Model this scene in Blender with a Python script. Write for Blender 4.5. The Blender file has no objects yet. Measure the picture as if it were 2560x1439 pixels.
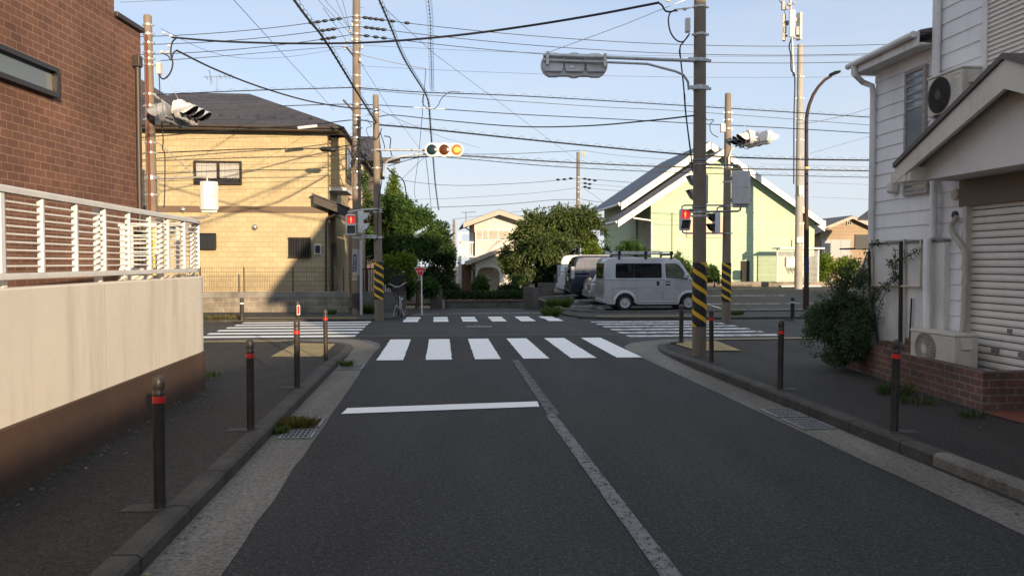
import bpy, bmesh, math, random
from mathutils import Vector, Matrix, noise

scene = bpy.context.scene
COL = scene.collection

# ------------------------------------------------------------------ camera
FPX, CX, CY = 1991.0, 1280.0, 719.5          # focal length and centre of the 2560 px wide photograph
EYE = 1.75
PITCH = math.atan((CY - 655.0) / FPX)
cam_data = bpy.data.cameras.new("camera")
cam_data.sensor_width = 36.0
cam_data.lens = FPX / 2560.0 * 36.0
cam_data.clip_start = 0.1
cam_data.clip_end = 2000.0
cam = bpy.data.objects.new("camera", cam_data)
COL.objects.link(cam)
cam.location = (0, 0, EYE)
cam.rotation_euler = (math.pi / 2 - PITCH, 0, 0)
scene.camera = cam

# ------------------------------------------------------------------ sky and sun
SUN_EL = math.radians(10.5)
SUN_DIR = Vector((0.43, -0.90, 0.0)).normalized()        # horizontally towards the sun
SUN_ROT = math.atan2(SUN_DIR.x, SUN_DIR.y)
world = bpy.data.worlds.new("World")
scene.world = world
world.use_nodes = True
wt = world.node_tree
bg = wt.nodes["Background"]
sky = wt.nodes.new("ShaderNodeTexSky")
sky.sky_type = 'NISHITA'
sky.sun_disc = False
sky.sun_elevation = SUN_EL
sky.sun_rotation = SUN_ROT % (2 * math.pi)
sky.air_density = 1.0
sky.dust_density = 0.6
sky.ozone_density = 4.0
# thin cloud veil low in the sky
tc = wt.nodes.new("ShaderNodeTexCoord")
mp = wt.nodes.new("ShaderNodeMapping")
mp.inputs['Scale'].default_value = (2.0, 2.0, 11.0)
nz = wt.nodes.new("ShaderNodeTexNoise")
nz.inputs['Scale'].default_value = 1.7
nz.inputs['Detail'].default_value = 6.0
nz.inputs['Roughness'].default_value = 0.55
cr = wt.nodes.new("ShaderNodeValToRGB")
cr.color_ramp.elements[0].position = 0.42
cr.color_ramp.elements[0].color = (0.0, 0.0, 0.0, 1)
cr.color_ramp.elements[1].position = 0.78
cr.color_ramp.elements[1].color = (0.16, 0.16, 0.16, 1)
mx = wt.nodes.new("ShaderNodeMix")
mx.data_type = 'RGBA'
mx.inputs['B'].default_value = (3.35, 3.5, 3.8, 1)
wt.links.new(tc.outputs['Generated'], mp.inputs['Vector'])
wt.links.new(mp.outputs[0], nz.inputs['Vector'])
wt.links.new(nz.outputs[0], cr.inputs[0])
sz = wt.nodes.new("ShaderNodeSeparateXYZ")
wt.links.new(tc.outputs['Generated'], sz.inputs[0])
hz = wt.nodes.new("ShaderNodeValToRGB")              # haze thickest at the horizon, extra white added overhead to brighten the shaded street
for e_, (p_, v_) in zip([hz.color_ramp.elements[0], hz.color_ramp.elements[1]] + [hz.color_ramp.elements.new(x) for x in (0.14, 0.32, 0.44)], ((0.0, 0.94), (0.75, 0.95), (0.14, 0.72), (0.32, 0.52), (0.44, 0.50))):
    e_.position = p_
    e_.color = (v_, v_, v_, 1)
wt.links.new(sz.outputs[2], hz.inputs[0])
adn = wt.nodes.new("ShaderNodeMath")
adn.operation = 'ADD'
adn.use_clamp = True
wt.links.new(hz.outputs[0], adn.inputs[0])
wt.links.new(cr.outputs[0], adn.inputs[1])
wt.links.new(adn.outputs[0], mx.inputs['Factor'])
wt.links.new(sky.outputs[0], mx.inputs['A'])
wt.links.new(mx.outputs['Result'], bg.inputs['Color'])
bg.inputs['Strength'].default_value = 0.105
sun_data = bpy.data.lights.new("sun", 'SUN')
sun_data.energy = 3.4
sun_data.angle = math.radians(0.5)
sun_data.color = (1.0, 0.76, 0.50)
sun = bpy.data.objects.new("sun", sun_data)
COL.objects.link(sun)
sdir = Vector((SUN_DIR.x * math.cos(SUN_EL), SUN_DIR.y * math.cos(SUN_EL), math.sin(SUN_EL)))
sun.rotation_euler = sdir.to_track_quat('Z', 'Y').to_euler()
sun.location = sdir * 60
vs = scene.view_settings
vs.view_transform = 'Standard'
vs.look = 'None'
vs.gamma = 1.0
vs.exposure = 1.15
scene.render.engine = 'CYCLES'
scene.cycles.max_bounces = 6
scene.cycles.diffuse_bounces = 4
scene.cycles.transparent_max_bounces = 12
scene.cycles.caustics_reflective = False
scene.cycles.caustics_refractive = False
try:
    scene.cycles.use_denoising = True
    scene.cycles.denoising_prefilter = 'NONE'
except Exception:
    pass

# ------------------------------------------------------------------ frames and measuring helpers
ANG = math.radians(5.45)                      # the street runs 5.45 degrees left of the view
ROAD = Matrix.Rotation(ANG, 4, 'Z')           # street frame: s across to the right, t along the street
ROADI = ROAD.inverted()
_F = Vector((0, math.cos(PITCH), -math.sin(PITCH)))
_U = Vector((0, math.sin(PITCH), math.cos(PITCH)))
EYEV = Vector((0, 0, EYE))


def ray(px, py):
    return _F + Vector((1, 0, 0)) * ((px - CX) / FPX) - _U * ((py - CY) / FPX)


def ground(px, py, z=0.0):
    d = ray(px, py)
    return EYEV + d * ((z - EYE) / d.z)


def at(px, py, y):
    d = ray(px, py)
    return EYEV + d * (y / d.y)


def on_t(px, py, t):
    """street-frame (s, t, z) where the sight line meets the plane t = const"""
    d = ROADI @ ray(px, py)
    e = ROADI @ EYEV
    p = e + d * ((t - e.y) / d.y)
    return p


def on_s(px, py, s):
    d = ROADI @ ray(px, py)
    e = ROADI @ EYEV
    return e + d * ((s - e.x) / d.x)


def R(s, t, z=0.0):
    return ROAD @ Vector((s, t, z))


# ------------------------------------------------------------------ materials
MATS = {}


def new_mat(name):
    m = bpy.data.materials.new(name)
    m.use_nodes = True
    nt = m.node_tree
    return m, nt, nt.nodes["Principled BSDF"]


def mat(name, c, rough=0.6, metal=0.0, var=0.12, scale=3.0, bump=0.0, bscale=80.0, c2=None, spec=0.5, coat=0.0, dirt=None, emit=None, estr=0.0, grain=0.0):
    """plain surface with low-frequency tone variation, fine grain and optional stains"""
    if name in MATS:
        return MATS[name]
    m, nt, b = new_mat(name)
    L = nt.links.new
    b.inputs['Roughness'].default_value = rough
    b.inputs['Metallic'].default_value = metal
    b.inputs['Specular IOR Level'].default_value = spec
    b.inputs['Coat Weight'].default_value = coat
    tcn = nt.nodes.new("ShaderNodeTexCoord")
    n1 = nt.nodes.new("ShaderNodeTexNoise")
    n1.inputs['Scale'].default_value = scale
    n1.inputs['Detail'].default_value = 5
    n1.inputs['Roughness'].default_value = 0.65
    L(tcn.outputs['Object'], n1.inputs['Vector'])
    r1 = nt.nodes.new("ShaderNodeValToRGB")
    a = [max(0, x * (1 - var)) for x in c]
    d = [min(1, x * (1 + var)) for x in (c2 or c)]
    r1.color_ramp.elements[0].position = 0.32
    r1.color_ramp.elements[1].position = 0.68
    r1.color_ramp.elements[0].color = (*a, 1)
    r1.color_ramp.elements[1].color = (*d, 1)
    L(n1.outputs[0], r1.inputs[0])
    col = r1.outputs[0]
    if dirt:
        n3 = nt.nodes.new("ShaderNodeTexNoise")
        n3.inputs['Scale'].default_value = dirt[1]
        n3.inputs['Detail'].default_value = 7
        n3.inputs['Roughness'].default_value = 0.7
        mpn = nt.nodes.new("ShaderNodeMapping")
        mpn.inputs['Scale'].default_value = (1, 1, dirt[2] if len(dirt) > 2 else 1)
        L(tcn.outputs['Object'], mpn.inputs[0])
        L(mpn.outputs[0], n3.inputs['Vector'])
        r3 = nt.nodes.new("ShaderNodeValToRGB")
        r3.color_ramp.elements[0].position = 0.5
        r3.color_ramp.elements[1].position = 0.72
        r3.color_ramp.elements[1].color = (0.8, 0.8, 0.8, 1)
        L(n3.outputs[0], r3.inputs[0])
        mm = nt.nodes.new("ShaderNodeMix")
        mm.data_type = 'RGBA'
        mm.inputs['B'].default_value = (*dirt[0], 1)
        L(r3.outputs[0], mm.inputs['Factor'])
        L(col, mm.inputs['A'])
        col = mm.outputs['Result']
    if grain:
        n4 = nt.nodes.new("ShaderNodeTexNoise")
        n4.inputs['Scale'].default_value = bscale
        n4.inputs['Detail'].default_value = 3
        L(tcn.outputs['Object'], n4.inputs['Vector'])
        r4 = nt.nodes.new("ShaderNodeMapRange")
        r4.inputs['From Min'].default_value = 0.3
        r4.inputs['From Max'].default_value = 0.7
        r4.inputs['To Min'].default_value = 1 - grain
        r4.inputs['To Max'].default_value = 1 + grain
        L(n4.outputs[0], r4.inputs[0])
        mg = nt.nodes.new("ShaderNodeMix")
        mg.data_type = 'RGBA'
        mg.blend_type = 'MULTIPLY'
        mg.inputs['Factor'].default_value = 1.0
        L(col, mg.inputs['A'])
        L(r4.outputs[0], mg.inputs['B'])
        col = mg.outputs['Result']
    L(col, b.inputs['Base Color'])
    if bump:
        n2 = nt.nodes.new("ShaderNodeTexNoise")
        n2.inputs['Scale'].default_value = bscale
        n2.inputs['Detail'].default_value = 4
        L(tcn.outputs['Object'], n2.inputs['Vector'])
        bn = nt.nodes.new("ShaderNodeBump")
        bn.inputs['Strength'].default_value = bump
        bn.inputs['Distance'].default_value = 0.01
        L(n2.outputs[0], bn.inputs['Height'])
        L(bn.outputs[0], b.inputs['Normal'])
    if emit:
        b.inputs['Emission Color'].default_value = (*emit, 1)
        b.inputs['Emission Strength'].default_value = estr
    MATS[name] = m
    return m


def brick_mat(name, c1, c2, mortar, bw, bh, ms, rough=0.8, offset=0.5, bump=0.6, var=0.5, fine=0.12, squash=1.0):
    m, nt, b = new_mat(name)
    L = nt.links.new
    uv = nt.nodes.new("ShaderNodeTexCoord")
    br = nt.nodes.new("ShaderNodeTexBrick")
    br.offset = offset
    br.squash = squash
    br.inputs['Scale'].default_value = 1.0
    br.inputs['Brick Width'].default_value = bw
    br.inputs['Row Height'].default_value = bh
    br.inputs['Mortar Size'].default_value = ms
    br.inputs['Mortar Smooth'].default_value = 0.2
    br.inputs['Bias'].default_value = 0.0
    br.inputs['Color1'].default_value = (*c1, 1)
    br.inputs['Color2'].default_value = (*c2, 1)
    br.inputs['Mortar'].default_value = (*mortar, 1)
    L(uv.outputs['UV'], br.inputs['Vector'])
    n1 = nt.nodes.new("ShaderNodeTexNoise")
    n1.inputs['Scale'].default_value = 0.9
    n1.inputs['Detail'].default_value = 8
    n1.inputs['Roughness'].default_value = 0.7
    L(uv.outputs['UV'], n1.inputs['Vector'])
    mr = nt.nodes.new("ShaderNodeMapRange")
    mr.inputs['From Min'].default_value = 0.3
    mr.inputs['From Max'].default_value = 0.7
    mr.inputs['To Min'].default_value = 1 - fine * 1.6
    mr.inputs['To Max'].default_value = 1 + fine
    L(n1.outputs[0], mr.inputs[0])
    mm = nt.nodes.new("ShaderNodeMix")
    mm.data_type = 'RGBA'
    mm.blend_type = 'MULTIPLY'
    mm.inputs['Factor'].default_value = 1
    L(br.outputs['Color'], mm.inputs['A'])
    L(mr.outputs[0], mm.inputs['B'])
    L(mm.outputs['Result'], b.inputs['Base Color'])
    b.inputs['Roughness'].default_value = rough
    n2 = nt.nodes.new("ShaderNodeTexNoise")
    n2.inputs['Scale'].default_value = 45
    n2.inputs['Detail'].default_value = 4
    L(uv.outputs['UV'], n2.inputs['Vector'])
    ad = nt.nodes.new("ShaderNodeMath")
    ad.operation = 'MULTIPLY_ADD'
    ad.inputs[1].default_value = -1.0
    L(br.outputs['Fac'], ad.inputs[0])
    sc_ = nt.nodes.new("ShaderNodeMath")
    sc_.operation = 'MULTIPLY'
    sc_.inputs[1].default_value = var
    L(n2.outputs[0], sc_.inputs[0])
    L(sc_.outputs[0], ad.inputs[2])
    bn = nt.nodes.new("ShaderNodeBump")
    bn.inputs['Strength'].default_value = bump
    bn.inputs['Distance'].default_value = 0.006
    L(ad.outputs[0], bn.inputs['Height'])
    L(bn.outputs[0], b.inputs['Normal'])
    MATS[name] = m
    return m


def asphalt_mat(name, base, speck, patch, speck_amt=0.5, grain=0.3):
    m, nt, b = new_mat(name)
    L = nt.links.new
    tcn = nt.nodes.new("ShaderNodeTexCoord")
    v = nt.nodes.new("ShaderNodeTexVoronoi")
    v.inputs['Scale'].default_value = 150
    L(tcn.outputs['Object'], v.inputs['Vector'])
    n = nt.nodes.new("ShaderNodeTexNoise")
    n.inputs['Scale'].default_value = 30
    n.inputs['Detail'].default_value = 6
    n.inputs['Roughness'].default_value = 0.8
    L(tcn.outputs['Object'], n.inputs['Vector'])
    big = nt.nodes.new("ShaderNodeTexNoise")
    big.inputs['Scale'].default_value = 0.75
    big.inputs['Detail'].default_value = 9
    big.inputs['Roughness'].default_value = 0.62
    mpb = nt.nodes.new("ShaderNodeMapping")           # wear runs along the street
    mpb.inputs['Rotation'].default_value = (0, 0, -ANG)
    mpb.inputs['Scale'].default_value = (1.6, 0.35, 1)
    L(tcn.outputs['Object'], mpb.inputs[0])
    L(mpb.outputs[0], big.inputs['Vector'])
    rb = nt.nodes.new("ShaderNodeValToRGB")
    rb.color_ramp.elements[0].position = 0.35
    rb.color_ramp.elements[1].position = 0.68
    rb.color_ramp.elements[0].color = (*base, 1)
    rb.color_ramp.elements[1].color = (*patch, 1)
    L(big.outputs[0], rb.inputs[0])
    mr = nt.nodes.new("ShaderNodeMapRange")
    mr.inputs['From Min'].default_value = 0.35
    mr.inputs['From Max'].default_value = 0.65
    mr.inputs['To Min'].default_value = 1 - grain
    mr.inputs['To Max'].default_value = 1 + grain
    L(n.outputs[0], mr.inputs[0])
    mm = nt.nodes.new("ShaderNodeMix")
    mm.data_type = 'RGBA'
    mm.blend_type = 'MULTIPLY'
    mm.inputs['Factor'].default_value = 1
    L(rb.outputs[0], mm.inputs['A'])
    L(mr.outputs[0], mm.inputs['B'])
    sp = nt.nodes.new("ShaderNodeSeparateColor")
    L(v.outputs['Color'], sp.inputs[0])
    rs = nt.nodes.new("ShaderNodeValToRGB")
    rs.color_ramp.elements[0].position = 0.977
    rs.color_ramp.elements[1].position = 0.99
    rs.color_ramp.elements[1].color = (speck_amt, speck_amt, speck_amt, 1)
    L(sp.outputs[0], rs.inputs[0])
    m2 = nt.nodes.new("ShaderNodeMix")
    m2.data_type = 'RGBA'
    m2.inputs['B'].default_value = (*speck, 1)
    L(rs.outputs[0], m2.inputs['Factor'])
    L(mm.outputs['Result'], m2.inputs['A'])
    L(m2.outputs['Result'], b.inputs['Base Color'])
    b.inputs['Roughness'].default_value = 0.82
    b.inputs['Specular IOR Level'].default_value = 0.35
    bn = nt.nodes.new("ShaderNodeBump")
    bn.inputs['Strength'].default_value = 0.55
    bn.inputs['Distance'].default_value = 0.006
    L(v.outputs['Distance'], bn.inputs['Height'])
    L(bn.outputs[0], b.inputs['Normal'])
    MATS[name] = m
    return m


def paint_mat(name, c, worn, scale=6.0):
    """road paint worn through in flecks; worn 0..1"""
    m, nt, b = new_mat(name)
    L = nt.links.new
    tcn = nt.nodes.new("ShaderNodeTexCoord")
    n = nt.nodes.new("ShaderNodeTexNoise")
    n.inputs['Scale'].default_value = scale
    n.inputs['Detail'].default_value = 9
    n.inputs['Roughness'].default_value = 0.78
    L(tcn.outputs['Object'], n.inputs['Vector'])
    n2 = nt.nodes.new("ShaderNodeTexNoise")
    n2.inputs['Scale'].default_value = 90
    n2.inputs['Detail'].default_value = 3
    L(tcn.outputs['Object'], n2.inputs['Vector'])
    mxn = nt.nodes.new("ShaderNodeMath")
    mxn.operation = 'MULTIPLY_ADD'
    mxn.inputs[1].default_value = 0.35
    L(n2.outputs[0], mxn.inputs[0])
    sc_ = nt.nodes.new("ShaderNodeMath")
    sc_.operation = 'MULTIPLY'
    sc_.inputs[1].default_value = 0.65
    L(n.outputs[0], sc_.inputs[0])
    L(sc_.outputs[0], mxn.inputs[2])
    r = nt.nodes.new("ShaderNodeMapRange")
    th = 0.25 + worn * 0.45
    r.inputs['From Min'].default_value = th - 0.035
    r.inputs['From Max'].default_value = th + 0.035
    L(mxn.outputs[0], r.inputs[0])
    mr = nt.nodes.new("ShaderNodeMapRange")
    mr.inputs['To Min'].default_value = 0.82
    mr.inputs['To Max'].default_value = 1.1
    L(n.outputs[0], mr.inputs[0])
    mm = nt.nodes.new("ShaderNodeMix")
    mm.data_type = 'RGBA'
    mm.blend_type = 'MULTIPLY'
    mm.inputs['Factor'].default_value = 1
    mm.inputs['A'].default_value = (*c, 1)
    L(mr.outputs[0], mm.inputs['B'])
    L(mm.outputs['Result'], b.inputs['Base Color'])
    b.inputs['Roughness'].default_value = 0.7
    L(r.outputs[0], b.inputs['Alpha'])
    MATS[name] = m
    return m


def leaf_mat(name, c1, c2, trans=0.35, rough=0.55):
    m, nt, b = new_mat(name)
    L = nt.links.new
    g = nt.nodes.new("ShaderNodeNewGeometry")
    r = nt.nodes.new("ShaderNodeValToRGB")
    r.color_ramp.elements[0].color = (*c1, 1)
    r.color_ramp.elements[1].color = (*c2, 1)
    L(g.outputs['Random Per Island'], r.inputs[0])
    L(r.outputs[0], b.inputs['Base Color'])
    b.inputs['Roughness'].default_value = rough
    t = nt.nodes.new("ShaderNodeBsdfTranslucent")
    hv = nt.nodes.new("ShaderNodeHueSaturation")
    hv.inputs['Value'].default_value = 1.5
    hv.inputs['Saturation'].default_value = 1.15
    L(r.outputs[0], hv.inputs['Color'])
    L(hv.outputs[0], t.inputs['Color'])
    mxs = nt.nodes.new("ShaderNodeMixShader")
    mxs.inputs[0].default_value = trans
    L(b.outputs[0], mxs.inputs[1])
    L(t.outputs[0], mxs.inputs[2])
    L(mxs.outputs[0], nt.nodes["Material Output"].inputs['Surface'])
    MATS[name] = m
    return m


def glass_mat(name, tint=(0.02, 0.025, 0.03), through=0.0, rough=0.03):
    """window glass: dark glossy pane, or partly clear so what stands behind shows"""
    m, nt, b = new_mat(name)
    L = nt.links.new
    b.inputs['Base Color'].default_value = (*tint, 1)
    b.inputs['Roughness'].default_value = rough
    b.inputs['Specular IOR Level'].default_value = 0.6
    n = nt.nodes.new("ShaderNodeTexNoise")
    tcn = nt.nodes.new("ShaderNodeTexCoord")
    L(tcn.outputs['Object'], n.inputs['Vector'])
    n.inputs['Scale'].default_value = 1.3
    bn = nt.nodes.new("ShaderNodeBump")
    bn.inputs['Strength'].default_value = 0.04
    L(n.outputs[0], bn.inputs['Height'])
    L(bn.outputs[0], b.inputs['Normal'])
    if through:
        b.inputs['Alpha'].default_value = 1 - through
    MATS[name] = m
    return m


def stripe_mat(name, r, period, k):
    """black and yellow wrap spiralling round a pole of radius r"""
    m, nt, b = new_mat(name)
    L = nt.links.new
    tcn = nt.nodes.new("ShaderNodeTexCoord")
    sx = nt.nodes.new("ShaderNodeSeparateXYZ")
    L(tcn.outputs['Object'], sx.inputs[0])
    an = nt.nodes.new("ShaderNodeMath")
    an.operation = 'ARCTAN2'
    L(sx.outputs[0], an.inputs[0])
    L(sx.outputs[1], an.inputs[1])
    ma = nt.nodes.new("ShaderNodeMath")
    ma.operation = 'MULTIPLY_ADD'
    ma.inputs[1].default_value = k
    L(an.outputs[0], ma.inputs[0])
    L(sx.outputs[2], ma.inputs[2])
    dv = nt.nodes.new("ShaderNodeMath")
    dv.operation = 'DIVIDE'
    dv.inputs[1].default_value = period
    L(ma.outputs[0], dv.inputs[0])
    fr = nt.nodes.new("ShaderNodeMath")
    fr.operation = 'FRACT'
    L(dv.outputs[0], fr.inputs[0])
    rp = nt.nodes.new("ShaderNodeValToRGB")
    rp.color_ramp.interpolation = 'CONSTANT'
    rp.color_ramp.elements[0].color = (0.012, 0.012, 0.013, 1)
    rp.color_ramp.elements[1].position = 0.66
    rp.color_ramp.elements[1].color = (0.72, 0.42, 0.015, 1)
    L(fr.outputs[0], rp.inputs[0])
    n = nt.nodes.new("ShaderNodeTexNoise")
    n.inputs['Scale'].default_value = 9
    n.inputs['Detail'].default_value = 8
    n.inputs['Roughness'].default_value = 0.7
    L(tcn.outputs['Object'], n.inputs['Vector'])
    rr = nt.nodes.new("ShaderNodeValToRGB")
    rr.color_ramp.elements[0].position = 0.64
    rr.color_ramp.elements[1].position = 0.67
    L(n.outputs[0], rr.inputs[0])
    mm = nt.nodes.new("ShaderNodeMix")
    mm.data_type = 'RGBA'
    mm.inputs['B'].default_value = (0.12, 0.105, 0.09, 1)
    L(rr.outputs[0], mm.inputs['Factor'])
    L(rp.outputs[0], mm.inputs['A'])
    L(mm.outputs['Result'], b.inputs['Base Color'])
    b.inputs['Roughness'].default_value = 0.6
    MATS[name] = m
    return m


# ------------------------------------------------------------------ mesh builder
class MB:
    """collects vertices and faces; M is the frame new shapes are added in"""

    def __init__(self, M=None):
        self.v, self.f, self.M = [], [], (M.copy() if M else Matrix())

    def add(self, vs_, fs):
        o = len(self.v)
        self.v += [self.M @ Vector(p) for p in vs_]
        self.f += [tuple(i + o for i in f) for f in fs]
        return self

    def box(self, x0, x1, y0, y1, z0, z1):
        return self.add([(x0, y0, z0), (x1, y0, z0), (x1, y1, z0), (x0, y1, z0), (x0, y0, z1), (x1, y0, z1), (x1, y1, z1), (x0, y1, z1)],
                        [(0, 3, 2, 1), (4, 5, 6, 7), (0, 1, 5, 4), (1, 2, 6, 5), (2, 3, 7, 6), (3, 0, 4, 7)])

    def cbox(self, c, d):
        return self.box(c[0] - d[0] / 2, c[0] + d[0] / 2, c[1] - d[1] / 2, c[1] + d[1] / 2, c[2] - d[2] / 2, c[2] + d[2] / 2)

    def prism(self, poly, axis, a, b):
        """poly in the two other axes (x: (y,z), y: (x,z), z: (x,y)) swept from a to b"""
        n = len(poly)

        def P(p, h):
            return {'x': (h, p[0], p[1]), 'y': (p[0], h, p[1]), 'z': (p[0], p[1], h)}[axis]
        vs_ = [P(p, a) for p in poly] + [P(p, b) for p in poly]
        fs = [tuple(range(n)), tuple(range(2 * n - 1, n - 1, -1))]
        fs += [(i, (i + 1) % n, (i + 1) % n + n, i + n) for i in range(n)]
        return self.add(vs_, fs)

    def tube(self, pts, r, n=8, cap=True):
        pts = [Vector(p) for p in pts]
        rs = r if isinstance(r, (list, tuple)) else [r] * len(pts)
        vs_, fs = [], []
        prev = None
        for i, p in enumerate(pts):
            d = (pts[min(i + 1, len(pts) - 1)] - pts[max(i - 1, 0)]).normalized()
            if prev is None:
                u = d.cross(Vector((0, 0, 1)))
                if u.length < 1e-3:
                    u = d.cross(Vector((1, 0, 0)))
            else:
                u = prev - d * prev.dot(d)
            u.normalize()
            prev = u
            w = d.cross(u)
            for k in range(n):
                a = 2 * math.pi * k / n
                vs_.append(p + (u * math.cos(a) + w * math.sin(a)) * rs[i])
        for i in range(len(pts) - 1):
            for k in range(n):
                fs.append((i * n + k, i * n + (k + 1) % n, (i + 1) * n + (k + 1) % n, (i + 1) * n + k))
        if cap:
            fs.append(tuple(range(n - 1, -1, -1)))
            fs.append(tuple(range((len(pts) - 1) * n, len(pts) * n)))
        return self.add(vs_, fs)

    def lathe(self, prof, c=(0, 0, 0), n=16, axis='z'):
        vs_, fs = [], []
        for (r, h) in prof:
            for k in range(n):
                a = 2 * math.pi * k / n
                p = (r * math.cos(a), r * math.sin(a), h)
                if axis == 'y':
                    p = (p[0], p[2], p[1])
                elif axis == 'x':
                    p = (p[2], p[0], p[1])
                vs_.append((p[0] + c[0], p[1] + c[1], p[2] + c[2]))
        m = len(prof)
        for i in range(m - 1):
            for k in range(n):
                fs.append((i * n + k, i * n + (k + 1) % n, (i + 1) * n + (k + 1) % n, (i + 1) * n + k))
        fs.append(tuple(range(n - 1, -1, -1)))
        fs.append(tuple(range((m - 1) * n, m * n)))
        return self.add(vs_, fs)

    def build(self, name, m, parent=None, smooth=None, bevel=0.0, seg=2, recalc=True, uv=False, local=False, loc=None):
        """links ONE mesh object; world coordinates are turned into the parent's frame"""
        me = bpy.data.meshes.new(name)
        o = bpy.data.objects.new(name, me)
        vs_ = self.v
        if parent is not None:
            if not local:
                inv = WM[parent.name].inverted()
                vs_ = [inv @ p for p in vs_]
            o.parent = parent
            WM[o.name] = WM[parent.name].copy()
        else:
            if loc is None:
                xs, ys, zs = [p[0] for p in vs_], [p[1] for p in vs_], [p[2] for p in vs_]
                loc = Vector(((min(xs) + max(xs)) / 2, (min(ys) + max(ys)) / 2, min(zs)))
            loc = Vector(loc)
            vs_ = [p - loc for p in vs_]
            o.location = loc
            WM[o.name] = Matrix.Translation(loc)
        me.from_pydata([tuple(p) for p in vs_], [], self.f)
        if recalc:
            bm = bmesh.new()
            bm.from_mesh(me)
            bmesh.ops.recalc_face_normals(bm, faces=bm.faces)
            bm.to_mesh(me)
            bm.free()
        me.validate()
        if uv:
            ul = me.uv_layers.new(name="uv")
            for poly in me.polygons:
                nn = poly.normal
                if abs(nn.z) > 0.75:
                    tx, ty = Vector((1, 0, 0)), Vector((0, 1, 0))
                else:
                    tx = Vector((-nn.y, nn.x, 0)).normalized()
                    ty = Vector((0, 0, 1))
                for li in poly.loop_indices:
                    p = me.vertices[me.loops[li].vertex_index].co
                    ul.data[li].uv = (p.dot(tx), p.dot(ty))
        me.materials.append(m)
        if smooth is not None:
            for poly in me.polygons:
                poly.use_smooth = True
            me.set_sharp_from_angle(angle=math.radians(smooth))
        if bevel:
            md = o.modifiers.new("bevel", 'BEVEL')
            md.width = bevel
            md.segments = seg
            md.limit_method = 'ANGLE'
            md.angle_limit = math.radians(40)
        COL.objects.link(o)
        return o


WM = {}          # world matrices of what has been built


def thing(name, label, cat, loc=(0, 0, 0), rz=0.0, group=None, M=None):
    o = bpy.data.objects.new(name, None)
    COL.objects.link(o)
    o.empty_display_size = 0.2
    if M is None:
        M = Matrix.Translation(Vector(loc)) @ Matrix.Rotation(rz, 4, 'Z')
    o.matrix_world = M
    o.location, o.rotation_euler = M.to_translation(), M.to_euler()
    WM[o.name] = M.copy()
    tag(o, label, cat, group)
    return o


def tag(o, label, cat, group=None):
    o["label"] = label
    o["category"] = cat
    if group:
        o["group"] = group
    return o


def struct(o):
    o["kind"] = "structure"
    return o


def copy_tree(src, M, label, group=None):
    def cp(o, parent):
        c = o.copy()
        COL.objects.link(c)
        if parent is not None:
            c.parent = parent
            c.matrix_parent_inverse = Matrix()
        for ch in list(o.children):
            cp(ch, c)
        return c
    c = cp(src, None)
    c.location, c.rotation_euler = M.to_translation(), M.to_euler()
    WM[c.name] = M.copy()
    c["label"] = label
    if group:
        c["group"] = group
    return c


def text(body, size, M, m, name, parent=None, depth=0.0, squeeze=1.0, align='CENTER'):
    """lettering turned into a mesh; M puts its x-right y-up plane into the world"""
    c = bpy.data.curves.new("lettering", 'FONT')
    c.body = body
    c.size = size
    c.align_x = align
    c.align_y = 'CENTER'
    c.extrude = depth
    o = bpy.data.objects.new("lettering", c)
    COL.objects.link(o)
    dg = bpy.context.evaluated_depsgraph_get()
    me = bpy.data.meshes.new_from_object(o.evaluated_get(dg))
    bpy.data.objects.remove(o)
    bpy.data.curves.remove(c)
    mb = MB(M @ Matrix.Diagonal((squeeze, 1, 1, 1)))
    mb.add([v.co for v in me.vertices], [tuple(p.vertices) for p in me.polygons])
    bpy.data.meshes.remove(me)
    return mb.build(name, m, parent, recalc=False)


def through(pts, n=10):
    """smooth curve through measured points (Catmull-Rom)"""
    p = [Vector(q) for q in pts]
    p = [p[0] * 2 - p[1]] + p + [p[-1] * 2 - p[-2]]
    out = []
    for i in range(1, len(p) - 2):
        for k in range(n):
            t = k / n
            out.append(0.5 * ((2 * p[i]) + (p[i + 1] - p[i - 1]) * t + (2 * p[i - 1] - 5 * p[i] + 4 * p[i + 1] - p[i + 2]) * t * t + (3 * p[i] - p[i - 1] - 3 * p[i + 1] + p[i + 2]) * t ** 3))
    out.append(p[-2])
    return out


def face_frame(p, right, up=(0, 0, 1)):
    """frame with x = right, y = up, z out of the surface"""
    r = Vector(right).normalized()
    u = Vector(up).normalized()
    w = r.cross(u)
    M = Matrix((r, u, w)).transposed().to_4x4()
    M.translation = Vector(p)
    return M

# ------------------------------------------------------------------ palette
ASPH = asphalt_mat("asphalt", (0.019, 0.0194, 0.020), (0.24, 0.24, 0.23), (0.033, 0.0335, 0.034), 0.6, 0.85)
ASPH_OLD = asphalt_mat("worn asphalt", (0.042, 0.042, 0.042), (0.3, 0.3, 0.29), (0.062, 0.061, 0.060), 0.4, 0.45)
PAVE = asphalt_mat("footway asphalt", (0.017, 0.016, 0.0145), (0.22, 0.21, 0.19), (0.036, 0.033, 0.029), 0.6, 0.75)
GUTTER = asphalt_mat("gutter concrete", (0.105, 0.098, 0.084), (0.42, 0.4, 0.36), (0.20, 0.19, 0.17), 0.5, 0.55)
KERB = mat("kerb stone", (0.058, 0.054, 0.047), 0.9, var=0.35, scale=3, bump=0.6, bscale=60, dirt=((0.03, 0.028, 0.024), 2.2), grain=0.3)
PAINT = paint_mat("road paint", (0.84, 0.85, 0.84), 0.25)
PAINT_WORN = paint_mat("worn road paint", (0.66, 0.67, 0.67), 0.48, 3.5)
PAINT_FAINT = paint_mat("rubbed road paint", (0.085, 0.085, 0.085), 0.45, 8.0)
TACT = brick_mat("tactile paving", (0.33, 0.25, 0.105), (0.29, 0.22, 0.1), (0.2, 0.155, 0.085), 0.3, 0.3, 0.006, 0.85, 0.0, 0.5)
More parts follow.
